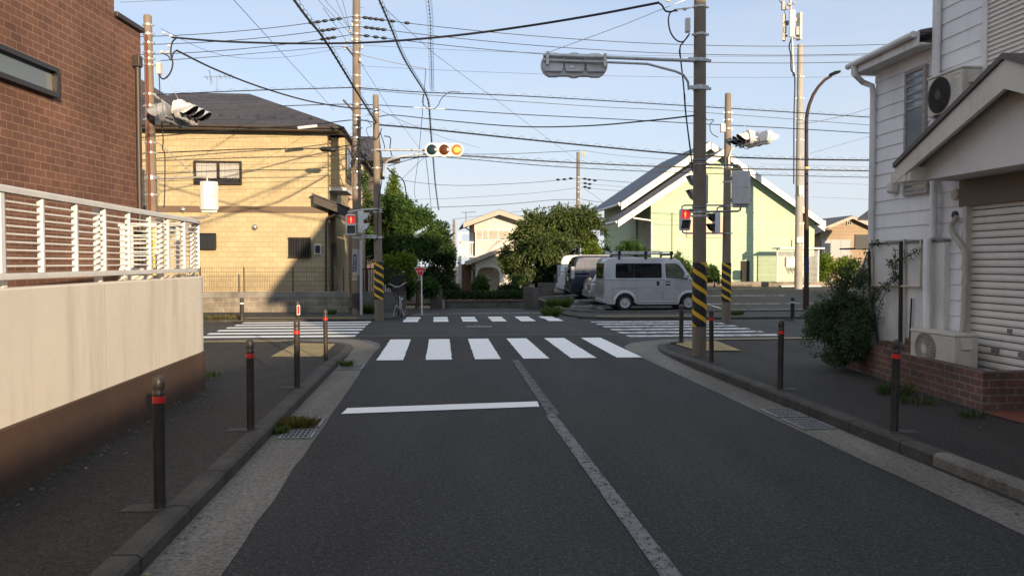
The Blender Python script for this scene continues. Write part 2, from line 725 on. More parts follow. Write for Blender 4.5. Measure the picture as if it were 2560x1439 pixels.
SOIL = mat("soil", (0.09, 0.075, 0.055), 0.95, var=0.3, scale=2, bump=0.8, bscale=25, grain=0.3)
CONC = mat("concrete", (0.23, 0.215, 0.19), 0.9, var=0.2, scale=1.6, bump=0.4, bscale=50, dirt=((0.10, 0.09, 0.075), 1.2, 0.35), grain=0.15)
CONC_DARK = mat("stained concrete", (0.12, 0.11, 0.095), 0.9, var=0.3, scale=2, bump=0.5, bscale=50, dirt=((0.045, 0.04, 0.034), 1.5, 0.4), grain=0.2)
POLE = mat("pole concrete", (0.205, 0.165, 0.125), 0.85, var=0.16, scale=2.2, bump=0.25, bscale=70, dirt=((0.12, 0.092, 0.068), 2.0, 0.12), grain=0.12)
POLE_PALE = mat("pale pole concrete", (0.36, 0.34, 0.30), 0.85, var=0.12, scale=2, bump=0.2, bscale=60, grain=0.1)
GALV = mat("galvanised steel", (0.50, 0.52, 0.52), 0.45, 0.3, var=0.2, scale=9, grain=0.1, bscale=30)
GALV_DARK = mat("dull galvanised steel", (0.22, 0.225, 0.225), 0.55, 0.4, var=0.25, scale=9)
STEEL_BAND = mat("stainless band", (0.48, 0.46, 0.42), 0.4, 0.6, var=0.15, scale=8)
WIRE = mat("black cable", (0.014, 0.014, 0.016), 0.55, var=0.2)
WIRE_GREY = mat("grey wire", (0.10, 0.10, 0.105), 0.5, 0.3, var=0.2)
SIG_WHITE = mat("signal housing", (0.66, 0.66, 0.64), 0.42, var=0.05, scale=4, dirt=((0.45, 0.44, 0.41), 3, 0.5))
SIG_GREY = mat("grey signal housing", (0.62, 0.63, 0.64), 0.5, var=0.1, scale=5, dirt=((0.45, 0.45, 0.45), 3, 0.6))
BLACK = mat("black plastic", (0.012, 0.012, 0.013), 0.5, var=0.1)
BOLL = mat("bollard brown", (0.040, 0.034, 0.030), 0.42, var=0.2, scale=6, dirt=((0.085, 0.072, 0.060), 7), grain=0.2)
RED_BAND = mat("red reflector", (0.62, 0.022, 0.016), 0.35, var=0.08)
WHITE_BAND = mat("white reflector", (0.7, 0.7, 0.68), 0.35, var=0.08)
RUST = mat("rust red conduit", (0.17, 0.035, 0.018), 0.7, var=0.2)
BROWN_METAL = mat("brown painted steel", (0.045, 0.021, 0.014), 0.75, var=0.12, scale=5)
DKBROWN = mat("dark brown trim", (0.045, 0.034, 0.028), 0.5, var=0.12, scale=4)
BRONZE = mat("bronze aluminium", (0.030, 0.024, 0.020), 0.35, 0.3, var=0.1)
WHITE_PAINT = mat("white paint", (0.72, 0.71, 0.68), 0.5, var=0.05, scale=3, dirt=((0.45, 0.43, 0.39), 2.5, 0.4))
CREAM = mat("cream metal", (0.60, 0.56, 0.48), 0.45, var=0.07, scale=3, dirt=((0.38, 0.34, 0.28), 3, 0.4))
GLASS = glass_mat("dark glass")
GLASS_CLEAR = glass_mat("clear glass", (0.03, 0.035, 0.04), 0.85)
GLASS_PALE = glass_mat("frosted glass", (0.32, 0.34, 0.35), 0.0, 0.2)
CURTAIN = mat("white curtain", (0.74, 0.72, 0.68), 0.9, var=0.1, scale=8)
INTERIOR = mat("dark interior", (0.03, 0.028, 0.026), 0.9, var=0.2)
ROOF_DARK = brick_mat("slate roof", (0.040, 0.036, 0.042), (0.058, 0.052, 0.058), (0.016, 0.015, 0.016), 0.9, 0.22, 0.014, 0.7, 0.5, 0.6)
ROOF_GREY = brick_mat("grey shingle roof", (0.13, 0.125, 0.125), (0.165, 0.155, 0.15), (0.05, 0.05, 0.05), 0.5, 0.2, 0.012, 0.8, 0.5, 0.6)
ROOF_BLUE = brick_mat("blue grey roof", (0.10, 0.12, 0.16), (0.13, 0.15, 0.19), (0.05, 0.055, 0.07), 0.4, 0.22, 0.012, 0.7, 0.5, 0.6)
BRICK_FACADE = brick_mat("brown brick siding", (0.180, 0.086, 0.056), (0.136, 0.066, 0.045), (0.31, 0.195, 0.13), 0.205, 0.091, 0.0055, 0.85, 0.5, 0.9, 0.5, 0.26)
BRICK_GARDEN = brick_mat("old garden brick", (0.19, 0.082, 0.056), (0.125, 0.075, 0.058), (0.21, 0.175, 0.145), 0.21, 0.085, 0.011, 0.9, 0.5, 1.0, 0.8, 0.5)
SIDING_YELLOW = brick_mat("yellow tile siding", (0.43, 0.345, 0.20), (0.49, 0.40, 0.235), (0.32, 0.25, 0.145), 0.29, 0.173, 0.007, 0.8, 0.41, 0.5, 0.4, 0.08)
SIDING_PINK = brick_mat("buff tile siding", (0.46, 0.31, 0.21), (0.52, 0.37, 0.26), (0.58, 0.46, 0.36), 0.3, 0.18, 0.012, 0.8)
BLOCK = brick_mat("concrete block", (0.27, 0.235, 0.18), (0.21, 0.185, 0.15), (0.36, 0.32, 0.26), 0.40, 0.20, 0.012, 0.92, 0.5, 0.7, 0.6, 0.4)
STACKED = brick_mat("stacked slate", (0.12, 0.11, 0.10), (0.20, 0.185, 0.165), (0.03, 0.028, 0.026), 0.5, 0.05, 0.008, 0.9, 0.5, 1.0)
TERRACOTTA = brick_mat("terracotta tiles", (0.20, 0.055, 0.03), (0.16, 0.045, 0.026), (0.08, 0.04, 0.03), 0.2, 0.1, 0.006, 0.8)
GREEN_SIDING = brick_mat("pale green boards", (0.455, 0.58, 0.40), (0.43, 0.55, 0.375), (0.35, 0.45, 0.29), 30.0, 0.2, 0.008, 0.7, 0.0, 0.5, 0.1, 0.05)
BUFF_SIDING = brick_mat("buff boards", (0.34, 0.255, 0.17), (0.36, 0.27, 0.18), (0.2, 0.15, 0.1), 20.0, 0.25, 0.012, 0.8, 0.0, 0.4, 0.1, 0.08)
STUCCO_BEIGE = mat("beige stucco", (0.76, 0.71, 0.61), 0.92, var=0.05, scale=0.8, bump=0.45, bscale=130, dirt=((0.55, 0.50, 0.42), 2.6, 0.13), grain=0.07)
STUCCO_BROWN = mat("brown stucco", (0.062, 0.034, 0.022), 0.9, var=0.2, scale=1.2, bump=0.5, bscale=110, dirt=((0.10, 0.052, 0.032), 0.9, 0.8), grain=0.15)
STUCCO_WHITE = mat("white stucco", (0.66, 0.63, 0.56), 0.9, var=0.05, scale=1.0, bump=0.35, bscale=120, dirt=((0.5, 0.47, 0.41), 1.4, 0.3))
STUCCO_GREY = mat("aged white stucco", (0.72, 0.69, 0.64), 0.92, var=0.08, scale=1.0, bump=0.4, bscale=120, dirt=((0.38, 0.37, 0.34), 1.3, 0.25))
SIDING_WHITE = mat("white board siding", (0.80, 0.79, 0.79), 0.6, var=0.05, scale=1.5, dirt=((0.62, 0.61, 0.6), 1.8, 0.25), bump=0.06, bscale=40)
SHUTTER = mat("steel shutter", (0.72, 0.67, 0.60), 0.5, 0.05, var=0.06, scale=1.2, dirt=((0.56, 0.52, 0.46), 1.4, 0.3))

# ------------------------------------------------------------------ ground, roads, pavements (street frame)


def sstep(a, b, x):
    x = max(0.0, min(1.0, (x - a) / (b - a)))
    return x * x * (3 - 2 * x)


def lane_z(t):
    """the lane beyond the crossing falls gently away"""
    return -0.95 * sstep(25.5, 52.0, t)


ss = [-300, -120, -60, -30, -15, -8, -4, -2, 0, 2, 3.5, 4.2, 6, 10, 20, 40, 90, 300]
ts = [-120, -40, -12, 0, 10, 18, 24, 25.5, 27, 29, 31, 34, 37, 40, 44, 48, 52, 60, 80, 120, 200, 500]
g = MB(ROAD)
for t in ts:
    for s in ss:
        f = 1.0 - sstep(3.5, 6.0, s) if t < 60 else 1.0
        g.v.append(ROAD @ Vector((s, t, -0.045 + lane_z(t) * f)))
for j in range(len(ts) - 1):
    for i in range(len(ss) - 1):
        a = j * len(ss) + i
        g.f.append((a, a + 1, a + 1 + len(ss), a + len(ss)))
struct(g.build("ground", SOIL, recalc=False, loc=(0, 0, 0)))


def rough(poly, amp=0.006, step=0.12):
    """outline broken into short wavering pieces, as laid by hand"""
    out = []
    for i, p in enumerate(poly):
        q = poly[(i + 1) % len(poly)]
        d = math.dist(p[:2], q[:2])
        n = max(1, min(220, int(d / step)))
        for k in range(n):
            f = k / n
            c = [a + (b - a) * f for a, b in zip(p, q)]
            w = noise.noise_vector(Vector((c[0] * 5.3, c[1] * 5.3, 3.7)))
            v = noise.noise_vector(Vector((c[0] * 19.0, c[1] * 19.0, 1.3)))
            c[0] += (w.x + 0.6 * v.x) * amp
            c[1] += (w.y + 0.6 * v.y) * amp
            out.append(tuple(c))
    return out


def sheet(name, polys, m, z=0.0, uv=False):
    b = MB(ROAD)
    for p in polys:
        b.add([(q[0], q[1], (q[2] if len(q) > 2 else z)) for q in p], [tuple(range(len(p)))])
    o = b.build(name, m, recalc=False, loc=(0, 0, 0), uv=uv)
    return struct(o)


road_polys = [[(-1.72, -14), (4.28, -14), (4.28, 18.9), (-1.72, 18.9)],
              [(-70, 16.0), (70, 16.0), (70, 24.2), (-70, 24.2)]]
road_polys[1] = [(s_, t_, -0.004) for s_, t_ in road_polys[1]]
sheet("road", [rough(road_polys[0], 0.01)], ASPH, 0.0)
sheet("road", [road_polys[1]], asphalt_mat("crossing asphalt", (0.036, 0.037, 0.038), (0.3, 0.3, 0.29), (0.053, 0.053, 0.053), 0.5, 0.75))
lane = []
lt = [24.2, 25.5, 27, 28.5, 30, 32, 34, 36]
for a, b_ in zip(lt[:-1], lt[1:]):
    lane.append([(-2.2, a, lane_z(a)), (4.4, a, lane_z(a)), (4.4, b_, lane_z(b_)), (-2.2, b_, lane_z(b_))])
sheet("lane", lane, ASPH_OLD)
sheet("lane", [[(-16, 36.0, lane_z(36)), (5.0, 36.0, lane_z(36)), (5.0, 37.2, lane_z(37.2)), (-16, 37.2, lane_z(37.2))]], ASPH_OLD)

# near-left corner
L_edge = [(-1.2, -14), (-1.2, 13.8), (-1.2, 15.5), (-1.15, 16.6), (-1.22, 17.3), (-1.5, 18.0), (-2.1, 18.35), (-3.2, 18.5), (-6, 18.5), (-70, 18.5)]
L_kerb = [(-1.65, -14), (-1.65, 13.2), (-1.65, 14.9), (-1.68, 16.4), (-1.76, 16.9), (-1.98, 17.3), (-2.4, 17.6), (-3.5, 17.85), (-6, 17.95), (-70, 18.0)]
L_in = [(-3.1, -14), (-3.1, 9.5), (-3.12, 10.3), (-3.3, 11.0), (-3.5, 11.3), (-3.8, 11.5), (-4.3, 11.6), (-5.2, 11.62), (-7, 11.62), (-70, 11.62)]
L_z = [0.115, 0.115, 0.055, 0.035, 0.03, 0.03, 0.03, 0.04, 0.06, 0.12]
# near-right corner
R_edge = [(3.75, -14), (3.75, 13.5), (3.75, 15.2), (3.85, 16.1), (4.2, 16.9), (5.1, 17.55), (6.6, 17.8), (9, 17.9), (70, 18.0)]
R_kerb = [(4.2, -14), (4.2, 12.6), (4.27, 14.2), (4.36, 15.3), (4.6, 16.2), (5.2, 16.95), (6.4, 17.2), (9, 17.3), (70, 17.4)]
R_in = [(6.6, -14), (6.6, 10.5), (6.65, 11.5), (6.7, 11.9), (6.8, 12.1), (7.2, 12.25), (8.2, 12.3), (9.5, 12.3), (70, 12.3)]
R_z = [0.13, 0.13, 0.075, 0.04, 0.03, 0.03, 0.04, 0.05, 0.12]


def inset(line, d, side):
    """points of a polyline pushed sideways by d"""
    out = []
    for i, p in enumerate(line):
        a = Vector(line[max(0, i - 1)])
        b_ = Vector(line[min(len(line) - 1, i + 1)])
        t_ = (b_ - a).normalized()
        n_ = Vector((-t_.y, t_.x)) * side
        out.append((p[0] + n_.x * d, p[1] + n_.y * d))
    return out


def refine(*lines):
    """splits long pieces so that the surfaces have enough points"""
    res = [[] for _ in lines]
    for i in range(len(lines[0]) - 1):
        d = math.dist(lines[0][i][:2], lines[0][i + 1][:2])
        k = max(1, min(60, int(d / 0.3)))
        for j in range(k):
            f = j / k
            for l, o in zip(lines, res):
                o.append(tuple(x + (y - x) * f for x, y in zip(l[i], l[i + 1])))
    for l, o in zip(lines, res):
        o.append(tuple(l[-1]))
    return res


def pavement(edge, kerb, inner, zs, side):
    k3 = [(p[0], p[1], z) for p, z in zip(kerb, zs)]
    e, k, inn = refine(edge, k3, [(p[0], p[1], max(z, 0.1)) for p, z in zip(inner, zs)])
    e = [(p[0] + 0.02 * noise.noise(Vector((p[0] * 3, p[1] * 3, 2))), p[1] + 0.02 * noise.noise(Vector((p[0] * 3, p[1] * 3, 8)))) for p in e]
    back = inset([q[:2] for q in k], 0.16, side)
    n = len(k)
    gb = MB(ROAD)                                    # gutter strip
    for i in range(n):
        gb.v += [ROAD @ Vector((e[i][0], e[i][1], 0.004)), ROAD @ Vector((k[i][0], k[i][1], 0.006))]
    gb.f += [(2 * i, 2 * i + 1, 2 * i + 3, 2 * i + 2) for i in range(n - 1)]
    struct(gb.build("gutter", GUTTER, recalc=False, loc=(0, 0, 0)))
    kb = MB(ROAD)                                    # kerb stones, front edge rounded
    fr = inset([q[:2] for q in k], 0.025, side)
    for i in range(n):
        z = k[i][2]
        kb.v += [ROAD @ Vector((k[i][0], k[i][1], -0.03)), ROAD @ Vector((k[i][0], k[i][1], z - min(0.02, z * 0.4))),
                 ROAD @ Vector((fr[i][0], fr[i][1], z)), ROAD @ Vector((back[i][0], back[i][1], z + 0.002))]
    for i in range(n - 1):
        for j in range(3):
            kb.f.append((4 * i + j, 4 * i + j + 1, 4 * i + 5 + j, 4 * i + 4 + j))
    struct(kb.build("kerb", KERB, recalc=False, loc=(0, 0, 0)))
    jb = MB(ROAD)                                    # joints between the kerb stones
    acc = 0.0
    for i in range(1, n):
        acc += math.dist(k[i][:2], k[i - 1][:2])
        if acc > 0.59 and k[i][1] > -4 and abs(k[i][0]) < 12:
            acc = 0.0
            z = k[i][2]
            a_, b_, c_ = Vector((*k[i][:2], 0)), Vector((*fr[i], 0)), Vector((*back[i], 0))
            d_ = (Vector((*k[i][:2], 0)) - Vector((*k[i - 1][:2], 0))).normalized() * 0.007
            o_ = (a_ - c_).normalized() * 0.002
            P_ = [a_ + o_ + Vector((0, 0, 0.0)), a_ + o_ + Vector((0, 0, z - min(0.02, z * 0.4))), b_ + o_ + Vector((0, 0, z + 0.002)), c_ + Vector((0, 0, z + 0.0045))]
            jb.add([p - d_ for p in P_] + [p + d_ for p in P_], [(j, j + 1, j + 5, j + 4) for j in range(3)])
    struct(jb.build("kerb", mat("kerb joint", (0.016, 0.015, 0.013), 0.95), recalc=False, loc=(0, 0, 0)))
    pb = MB(ROAD)
    for i in range(n):
        for f in (0.0, 0.33, 0.66, 1.0):
            b_ = Vector((back[i][0], back[i][1], k[i][2] + 0.002))
            q = Vector(inn[i])
            pb.v.append(ROAD @ b_.lerp(q, f))
    for i in range(n - 1):
        for j in range(3):
            pb.f.append((4 * i + j, 4 * i + j + 1, 4 * i + 5 + j, 4 * i + 4 + j))
    struct(pb.build("pavement", PAVE, recalc=False, loc=(0, 0, 0)))


pavement(L_edge, L_kerb, L_in, L_z, 1)
pavement(R_edge, R_kerb, R_in, R_z, -1)
kp = MB(ROAD)                                        # newer pale stones let into the right kerb
kp.prism([(4.196, 0.02), (4.196, 0.112), (4.222, 0.136), (4.33, 0.1365), (4.36, 0.125), (4.36, 0.02)], 'y', 2.2, 6.35)
struct(kp.build("kerb", mat("pale kerb stone", (0.155, 0.145, 0.125), 0.9, var=0.3, scale=4, bump=0.6, bscale=60, dirt=((0.07, 0.065, 0.055), 3.0), grain=0.35), loc=(0, 0, 0), bevel=0.012))


def far_pavement(kerb, inner, z):
    back = inset(kerb, 0.15, 1)
    kb, pb = MB(ROAD), MB(ROAD)
    n = len(kerb)
    for i in range(n):
        zk = z if not isinstance(z, list) else z[i]
        kb.v += [ROAD @ Vector((*kerb[i], -0.25)), ROAD @ Vector((*kerb[i], zk)), ROAD @ Vector((*back[i], zk + 0.002))]
        pb.v += [ROAD @ Vector((*back[i], zk + 0.002)), ROAD @ Vector((*inner[i], zk + 0.02))]
    for i in range(n - 1):
        kb.f += [(3 * i, 3 * i + 1, 3 * i + 4, 3 * i + 3), (3 * i + 1, 3 * i + 2, 3 * i + 5, 3 * i + 4)]
        pb.f.append((2 * i, 2 * i + 1, 2 * i + 3, 2 * i + 2))
    struct(kb.build("kerb", KERB, recalc=False, loc=(0, 0, 0)))
    struct(pb.build("pavement", ASPH_OLD, recalc=False, loc=(0, 0, 0)))


far_pavement([(-70, 23.9), (-6, 23.9), (-3, 23.95), (-2.0, 24.1), (-1.45, 24.5), (-1.1, 25.2), (-0.9, 26.2), (-0.85, 27.5)],
             [(-70, 27.1), (-6, 27.1), (-3, 27.1), (-2.6, 27.2), (-2.4, 27.4), (-2.2, 27.6), (-2.0, 27.8), (-1.9, 28.0)],
             [0.11, 0.07, 0.05, 0.04, 0.04, 0.05, 0.06, 0.0])
far_pavement([(4.15, 27.5), (4.15, 26.2), (4.25, 25.2), (4.6, 24.3), (5.4, 23.75), (8, 23.7), (70, 23.7)],
             [(4.5, 27.5), (4.6, 26.3), (4.9, 26.0), (5.4, 25.95), (6, 25.95), (9, 25.95), (70, 25.95)], 0.06)

# markings -----------------------------------------------------------------
def marking(name, polys, m, z=0.004):
    return sheet(name, [rough(p, 0.004 if "line" in name else 0.009) if math.dist(p[0][:2], p[-1][:2]) > 0.02 else p for p in polys], m, z)


stripes = []
for s0 in (-1.06, -0.19, 0.69, 1.57, 2.44, 3.29):
    stripes.append([(s0, 14.27), (s0 + 0.47, 14.27), (s0 + 0.49, 18.1), (s0 + 0.03, 18.1)])
marking("zebra_crossing", stripes, PAINT, 0.0085)
marking("zebra_crossing", [[(s0, 23.35), (s0 + 0.44, 23.35), (s0 + 0.44, 24.45), (s0, 24.45)] for s0 in (-0.97, -0.08, 0.78, 1.64, 2.5, 3.33)], PAINT, 0.0085)
marking("zebra_crossing", [[(s0 + dx, 24.56, lane_z(24.6) + 0.006), (s0 + 0.44 + dx, 24.56, lane_z(24.6) + 0.006), (s0 + 0.44 + dx, 25.4, lane_z(25.4) + 0.008), (s0 + dx, 25.4, lane_z(25.4) + 0.008)]
                            for s0, dx in ((-0.93, 0.0), (-0.08, 0), (0.78, 0), (1.64, 0), (2.5, 0), (3.28, 0))], PAINT, 0.0085)
marking("crosswalk_marking", [[(-5.5, t0), (-1.9, t0), (-1.9, t0 + 0.45), (-5.55, t0 + 0.45)] for t0 in (18.85, 19.72, 20.6, 21.48, 22.36, 23.2)], PAINT, 0.0085)
marking("crosswalk_marking", [[(4.5, t0), (8.15, t0 - 0.02), (8.2, t0 + 0.42), (4.5, t0 + 0.44)] for t0 in (18.2, 19.1, 20.0, 20.9, 21.8, 22.6)], PAINT_WORN, 0.0085)
marking("stop_line", [[(-1.09, 9.26), (0.4, 9.42), (1.24, 9.5), (1.26, 9.86), (0.4, 9.78), (-1.06, 9.62)]], PAINT, 0.0085)
marking("centre_line", [[(1.225, -10), (1.345, -10), (1.36, 9.0), (1.24, 9.0)]], paint_mat("speckled road paint", (0.155, 0.155, 0.155), 0.45, 14.0), 0.0085)
marking("centre_line", [[(1.27, 9.0), (1.41, 9.0), (1.46, 14.1), (1.34, 14.1)]], PAINT_FAINT, 0.0085)
marking("edge_line", [[(0.4, 27.15, lane_z(27.2) + 0.01), (3.9, 27.2, lane_z(27.2) + 0.01), (3.9, 27.32, lane_z(27.3) + 0.01), (0.4, 27.27, lane_z(27.3) + 0.01)]], PAINT_WORN)
marking("edge_line", [[(-0.75, 26.5, lane_z(26.5) + 0.012), (0.1, 26.9, lane_z(26.9) + 0.012), (0.1, 27.0, lane_z(27) + 0.012), (-0.75, 26.62, lane_z(26.6) + 0.012)]], PAINT_WORN)
marking("patch_seam", [[(-4, 18.95), (7, 18.7), (7, 18.82), (-4, 19.1)], [(-4, 20.05), (7, 19.7), (7, 19.76), (-4, 20.12)]], asphalt_mat("seam", (0.075, 0.073, 0.07), (0.4, 0.4, 0.4), (0.09, 0.088, 0.085), 0.4), 0.003)

# tactile paving
sheet("tactile_paving", [[(-2.95, 14.55, .066), (-2.05, 14.5, .062), (-2.1, 16.9, .045), (-2.95, 17.15, .047)]], TACT, uv=True)
sheet("tactile_paving", [[(-8, 17.42, .068), (-3.2, 17.38, .052), (-3.2, 17.68, .048), (-8, 17.72, .066)]], TACT, uv=True)
sheet("tactile_paving", [[(4.95, 14.7, .07), (5.75, 14.55, .08), (6.0, 16.6, .062), (5.35, 16.65, .055), (4.95, 16.1, .055)]], TACT, uv=True)
sheet("tactile_paving", [[(5.9, 16.78, .065), (9.2, 16.88, .07), (9.2, 17.08, .066), (5.9, 16.98, .06)]], TACT, uv=True)
sheet("tactile_paving", [[(-6.2, 24.25, .085), (-2.4, 24.35, .062), (-2.4, 24.65, .066), (-6.2, 24.55, .09)]], TACT, uv=True)
sheet("tactile_paving", [[(5.0, 24.35, .072), (8.6, 24.25, .072), (8.6, 24.55, .076), (5.0, 24.65, .076)]], TACT, uv=True)
sheet("paving", [[(5.85, 3.0, .139), (6.7, 3.0, .139), (6.7, 8.05, .139), (5.85, 8.05, .139)]], TERRACOTTA, uv=True)

# car park: sheet rising gently to the right-hand block wall
lot = MB(ROAD)
lss, lts = [4.45, 6, 8, 11, 15, 22, 40], [26.15, 27, 29, 31, 33, 36, 40]


def lot_z(s, t):
    return 0.06 + 0.5 * sstep(28.0, 37.0, t) * (0.35 + 0.65 * sstep(5, 11, s)) - 0.04 * (1 - sstep(4.5, 7, s))


for t in lts:
    for s in lss:
        lot.v.append(ROAD @ Vector((s, t, lot_z(s, t))))
for j in range(len(lts) - 1):
    for i in range(len(lss) - 1):
        a = j * len(lss) + i
        lot.f.append((a, a + 1, a + 1 + len(lss), a + len(lss)))
struct(lot.build("car_park", ASPH_OLD, recalc=False, loc=(0, 0, 0)))
kb = MB(ROAD)
kb.box(5.2, 50, 25.97, 26.15, -0.1, 0.13)
kb.add([(4.3, 27.6, -0.2), (5.2, 25.97, -0.2), (5.35, 26.1, -0.2), (4.5, 27.6, -0.2), (4.3, 27.6, 0.13), (5.2, 25.97, 0.13), (5.35, 26.1, 0.13), (4.5, 27.6, 0.13)],
       [(0, 3, 2, 1), (4, 5, 6, 7), (0, 1, 5, 4), (1, 2, 6, 5), (2, 3, 7, 6), (3, 0, 4, 7)])
struct(kb.build("kerb", CONC_DARK, loc=(0, 0, 0)))
bays = []
for s0 in (4.7, 10.2):
    for t0 in (27.25, 29.95, 32.6, 35.3):
        bays.append([(s0, t0, lot_z(s0, t0) + 0.012), (s0 + 4.6, t0, lot_z(s0 + 4.6, t0) + 0.012), (s0 + 4.6, t0 + 0.1, lot_z(s0 + 4.6, t0 + .1) + 0.012), (s0, t0 + 0.1, lot_z(s0, t0 + .1) + 0.012)])
bays.append([(10.1, 27.2, lot_z(10.1, 27.2) + .014), (10.2, 27.2, lot_z(10.2, 27.2) + .014), (10.2, 36, lot_z(10.2, 36) + .014), (10.1, 36, lot_z(10.1, 36) + .014)])
sheet("parking_marking", bays, PAINT_WORN)

# grates and manhole ------------------------------------------------------------


def drain_grate(s0, s1, t0, t1, z, label):
    root = thing("drain_grate", label, "drain grate", R((s0 + s1) / 2, (t0 + t1) / 2, z), ANG, "steel grates set in the gutters")
    fr = MB(ROAD)
    w = 0.025
    for a in ((s0, s1, t0, t0 + w), (s0, s1, t1 - w, t1), (s0, s0 + w, t0 + w, t1 - w), (s1 - w, s1, t0 + w, t1 - w)):
        fr.box(*a, z, z + 0.014)
    fr.build("frame", GALV_DARK, root)
    br = MB(ROAD)
    n = int((s1 - s0) / 0.045)
    for i in range(1, n):
        x = s0 + (s1 - s0) * i / n
        br.box(x - 0.006, x + 0.006, t0 + w, t1 - w, z, z + 0.012)
    for y in (t0 + (t1 - t0) * 0.27, t0 + (t1 - t0) * 0.5, t0 + (t1 - t0) * 0.73):
        br.box(s0 + w, s1 - w, y - 0.006, y + 0.006, z + 0.001, z + 0.0125)
    br.build("bars", GALV_DARK, root)
    p = MB(ROAD)
    p.box(s0 + w, s1 - w, t0 + w, t1 - w, z - 0.001, z + 0.002)
    p.build("pit", BLACK, root)


drain_grate(-1.56, -1.23, 7.98, 8.42, 0.006, "nearer grate in the left gutter, beside the weeds")
drain_grate(-1.56, -1.23, 8.5, 8.98, 0.006, "farther grate in the left gutter beside the stop line, half under weeds")
drain_grate(-1.6, -1.2, 13.05, 13.6, 0.006, "small grate at the dropped left kerb by the zebra stripes")
drain_grate(3.8, 4.17, 8.55, 9.05, 0.007, "farther of two grates in the right gutter")
drain_grate(3.8, 4.17, 7.92, 8.46, 0.007, "nearer of two grates in the right gutter")
mh = MB(Matrix.Translation(R(1.15, 21.5, 0.003)))
mh.lathe([(0.36, 0), (0.36, 0.006), (0.33, 0.006), (0.33, 0.003), (0.31, 0.003), (0.31, 0.007), (0.02, 0.007)], n=32)
for k in range(-6, 7):
    w = math.sqrt(max(0, 0.29 ** 2 - (k * 0.045) ** 2))
    mh.box(-w, w, k * 0.045 - 0.008, k * 0.045 + 0.008, 0.007, 0.012)
tag(mh.build("manhole_cover", GALV_DARK), "round iron manhole cover in the middle of the crossing", "manhole cover")

# ------------------------------------------------------------------ bollards


def make_bollard(name, label, h, band_mat, M, group, banded=True, r=0.037):
    root = thing(name, label, "bollard", M=M, group=group)
    b = MB()
    b.lathe([(r, 0), (r, h - 0.14), (r * 1.06, h - 0.135), (r * 1.06, h - 0.115), (r, h - 0.11), (r, h - 0.085), (r * 1.06, h - 0.08), (r * 1.06, h - 0.045), (r * 0.93, h - 0.02), (r * 0.6, h - 0.004), (r * 0.1, h)], n=18)
    b.build("post", BOLL, root, smooth=50, local=True)
    if banded:
        c = MB()
        c.lathe([(r + 0.0012, h - 0.185), (r + 0.003, h - 0.183), (r + 0.003, h - 0.142), (r + 0.0012, h - 0.14)], n=18)
        c.build("reflector_band", band_mat, root, smooth=40, local=True)
    f = MB()
    f.prism([(-0.24, -0.07), (0.02, -0.09), (0.07, 0.07), (-0.21, 0.09)], 'z', -0.03, 0.004)
    f.build("footing", FOOT, root, local=True)
    return root


FOOT = asphalt_mat("footing patch", (0.045, 0.043, 0.039), (0.36, 0.35, 0.33), (0.085, 0.08, 0.072), 0.5)
GB = "brown bollards along the near pavements"
bz = 0.118
spots = [(400, 1268, bz, "nearest brown bollard beside the brown base of the left wall"),
         (627, 1073, bz, "second bollard along the left kerb, before the weedy grates"),
         (743, 968, bz, "third bollard along the left kerb, its brown top in the sun"),
         (815, 903, 0.07, "brown bollard on the left corner beside the yellow tactile paving"),
         (2235, 1078, 0.132, "nearest bollard on the right, in front of the brick planter"),
         (1950, 972, 0.132, "middle bollard on the right pavement, alone on plain asphalt"),
         (1779, 908, 0.1, "red banded bollard just right of the striped concrete pole")]
boll0 = None
for px, py, z, lab in spots:
    p = ground(px, py, z)
    M = Matrix.Translation(p) @ Matrix.Rotation(ANG + (0.0 if px < 1280 else math.pi), 4, 'Z') @ Matrix.Rotation(0.012 * math.sin(px * 0.7), 4, 'X') @ Matrix.Rotation(0.014 * math.cos(px * 1.3), 4, 'Y')
    if boll0 is None:
        boll0 = make_bollard("bollard", lab, 0.885, RED_BAND, M, GB)
    else:
        c = copy_tree(boll0, M, lab, GB)
p = ground(745, 893, 0.06)
rb = make_bollard("bollard", "bollard with a framed red reflector plate, behind the third left bollard", 1.0, RED_BAND, Matrix.Translation(p) @ Matrix.Rotation(ANG, 4, 'Z'), GB, banded=False)
pl = MB()
pl.box(-0.004, 0.05, -0.052, -0.044, 0.76, 0.93)
pl.build("reflector_frame", WHITE_BAND, rb, local=True)
pl = MB()
pl.box(0.006, 0.040, -0.056, -0.0525, 0.775, 0.915)
pl.build("reflector_plate", RED_BAND, rb, local=True)
p = ground(1703, 855, 0.06)
make_bollard("bollard", "plain grey brown bollard just left of the striped concrete pole", 0.80, RED_BAND, Matrix.Translation(p) @ Matrix.Rotation(ANG, 4, 'Z'), GB, banded=False, r=0.046)
for px, py, lab in ((605, 801, "short bollard with a white band before the block wall of the yellow house"),
                    (1981, 797, "short bollard with a white band at the edge of the car park")):
    p = ground(px, py, 0.06)
    make_bollard("bollard", lab, 0.66, WHITE_BAND, Matrix.Translation(p) @ Matrix.Rotation(ANG, 4, 'Z'), "bollards with white bands across the street", r=0.058)

# ------------------------------------------------------------------ poles


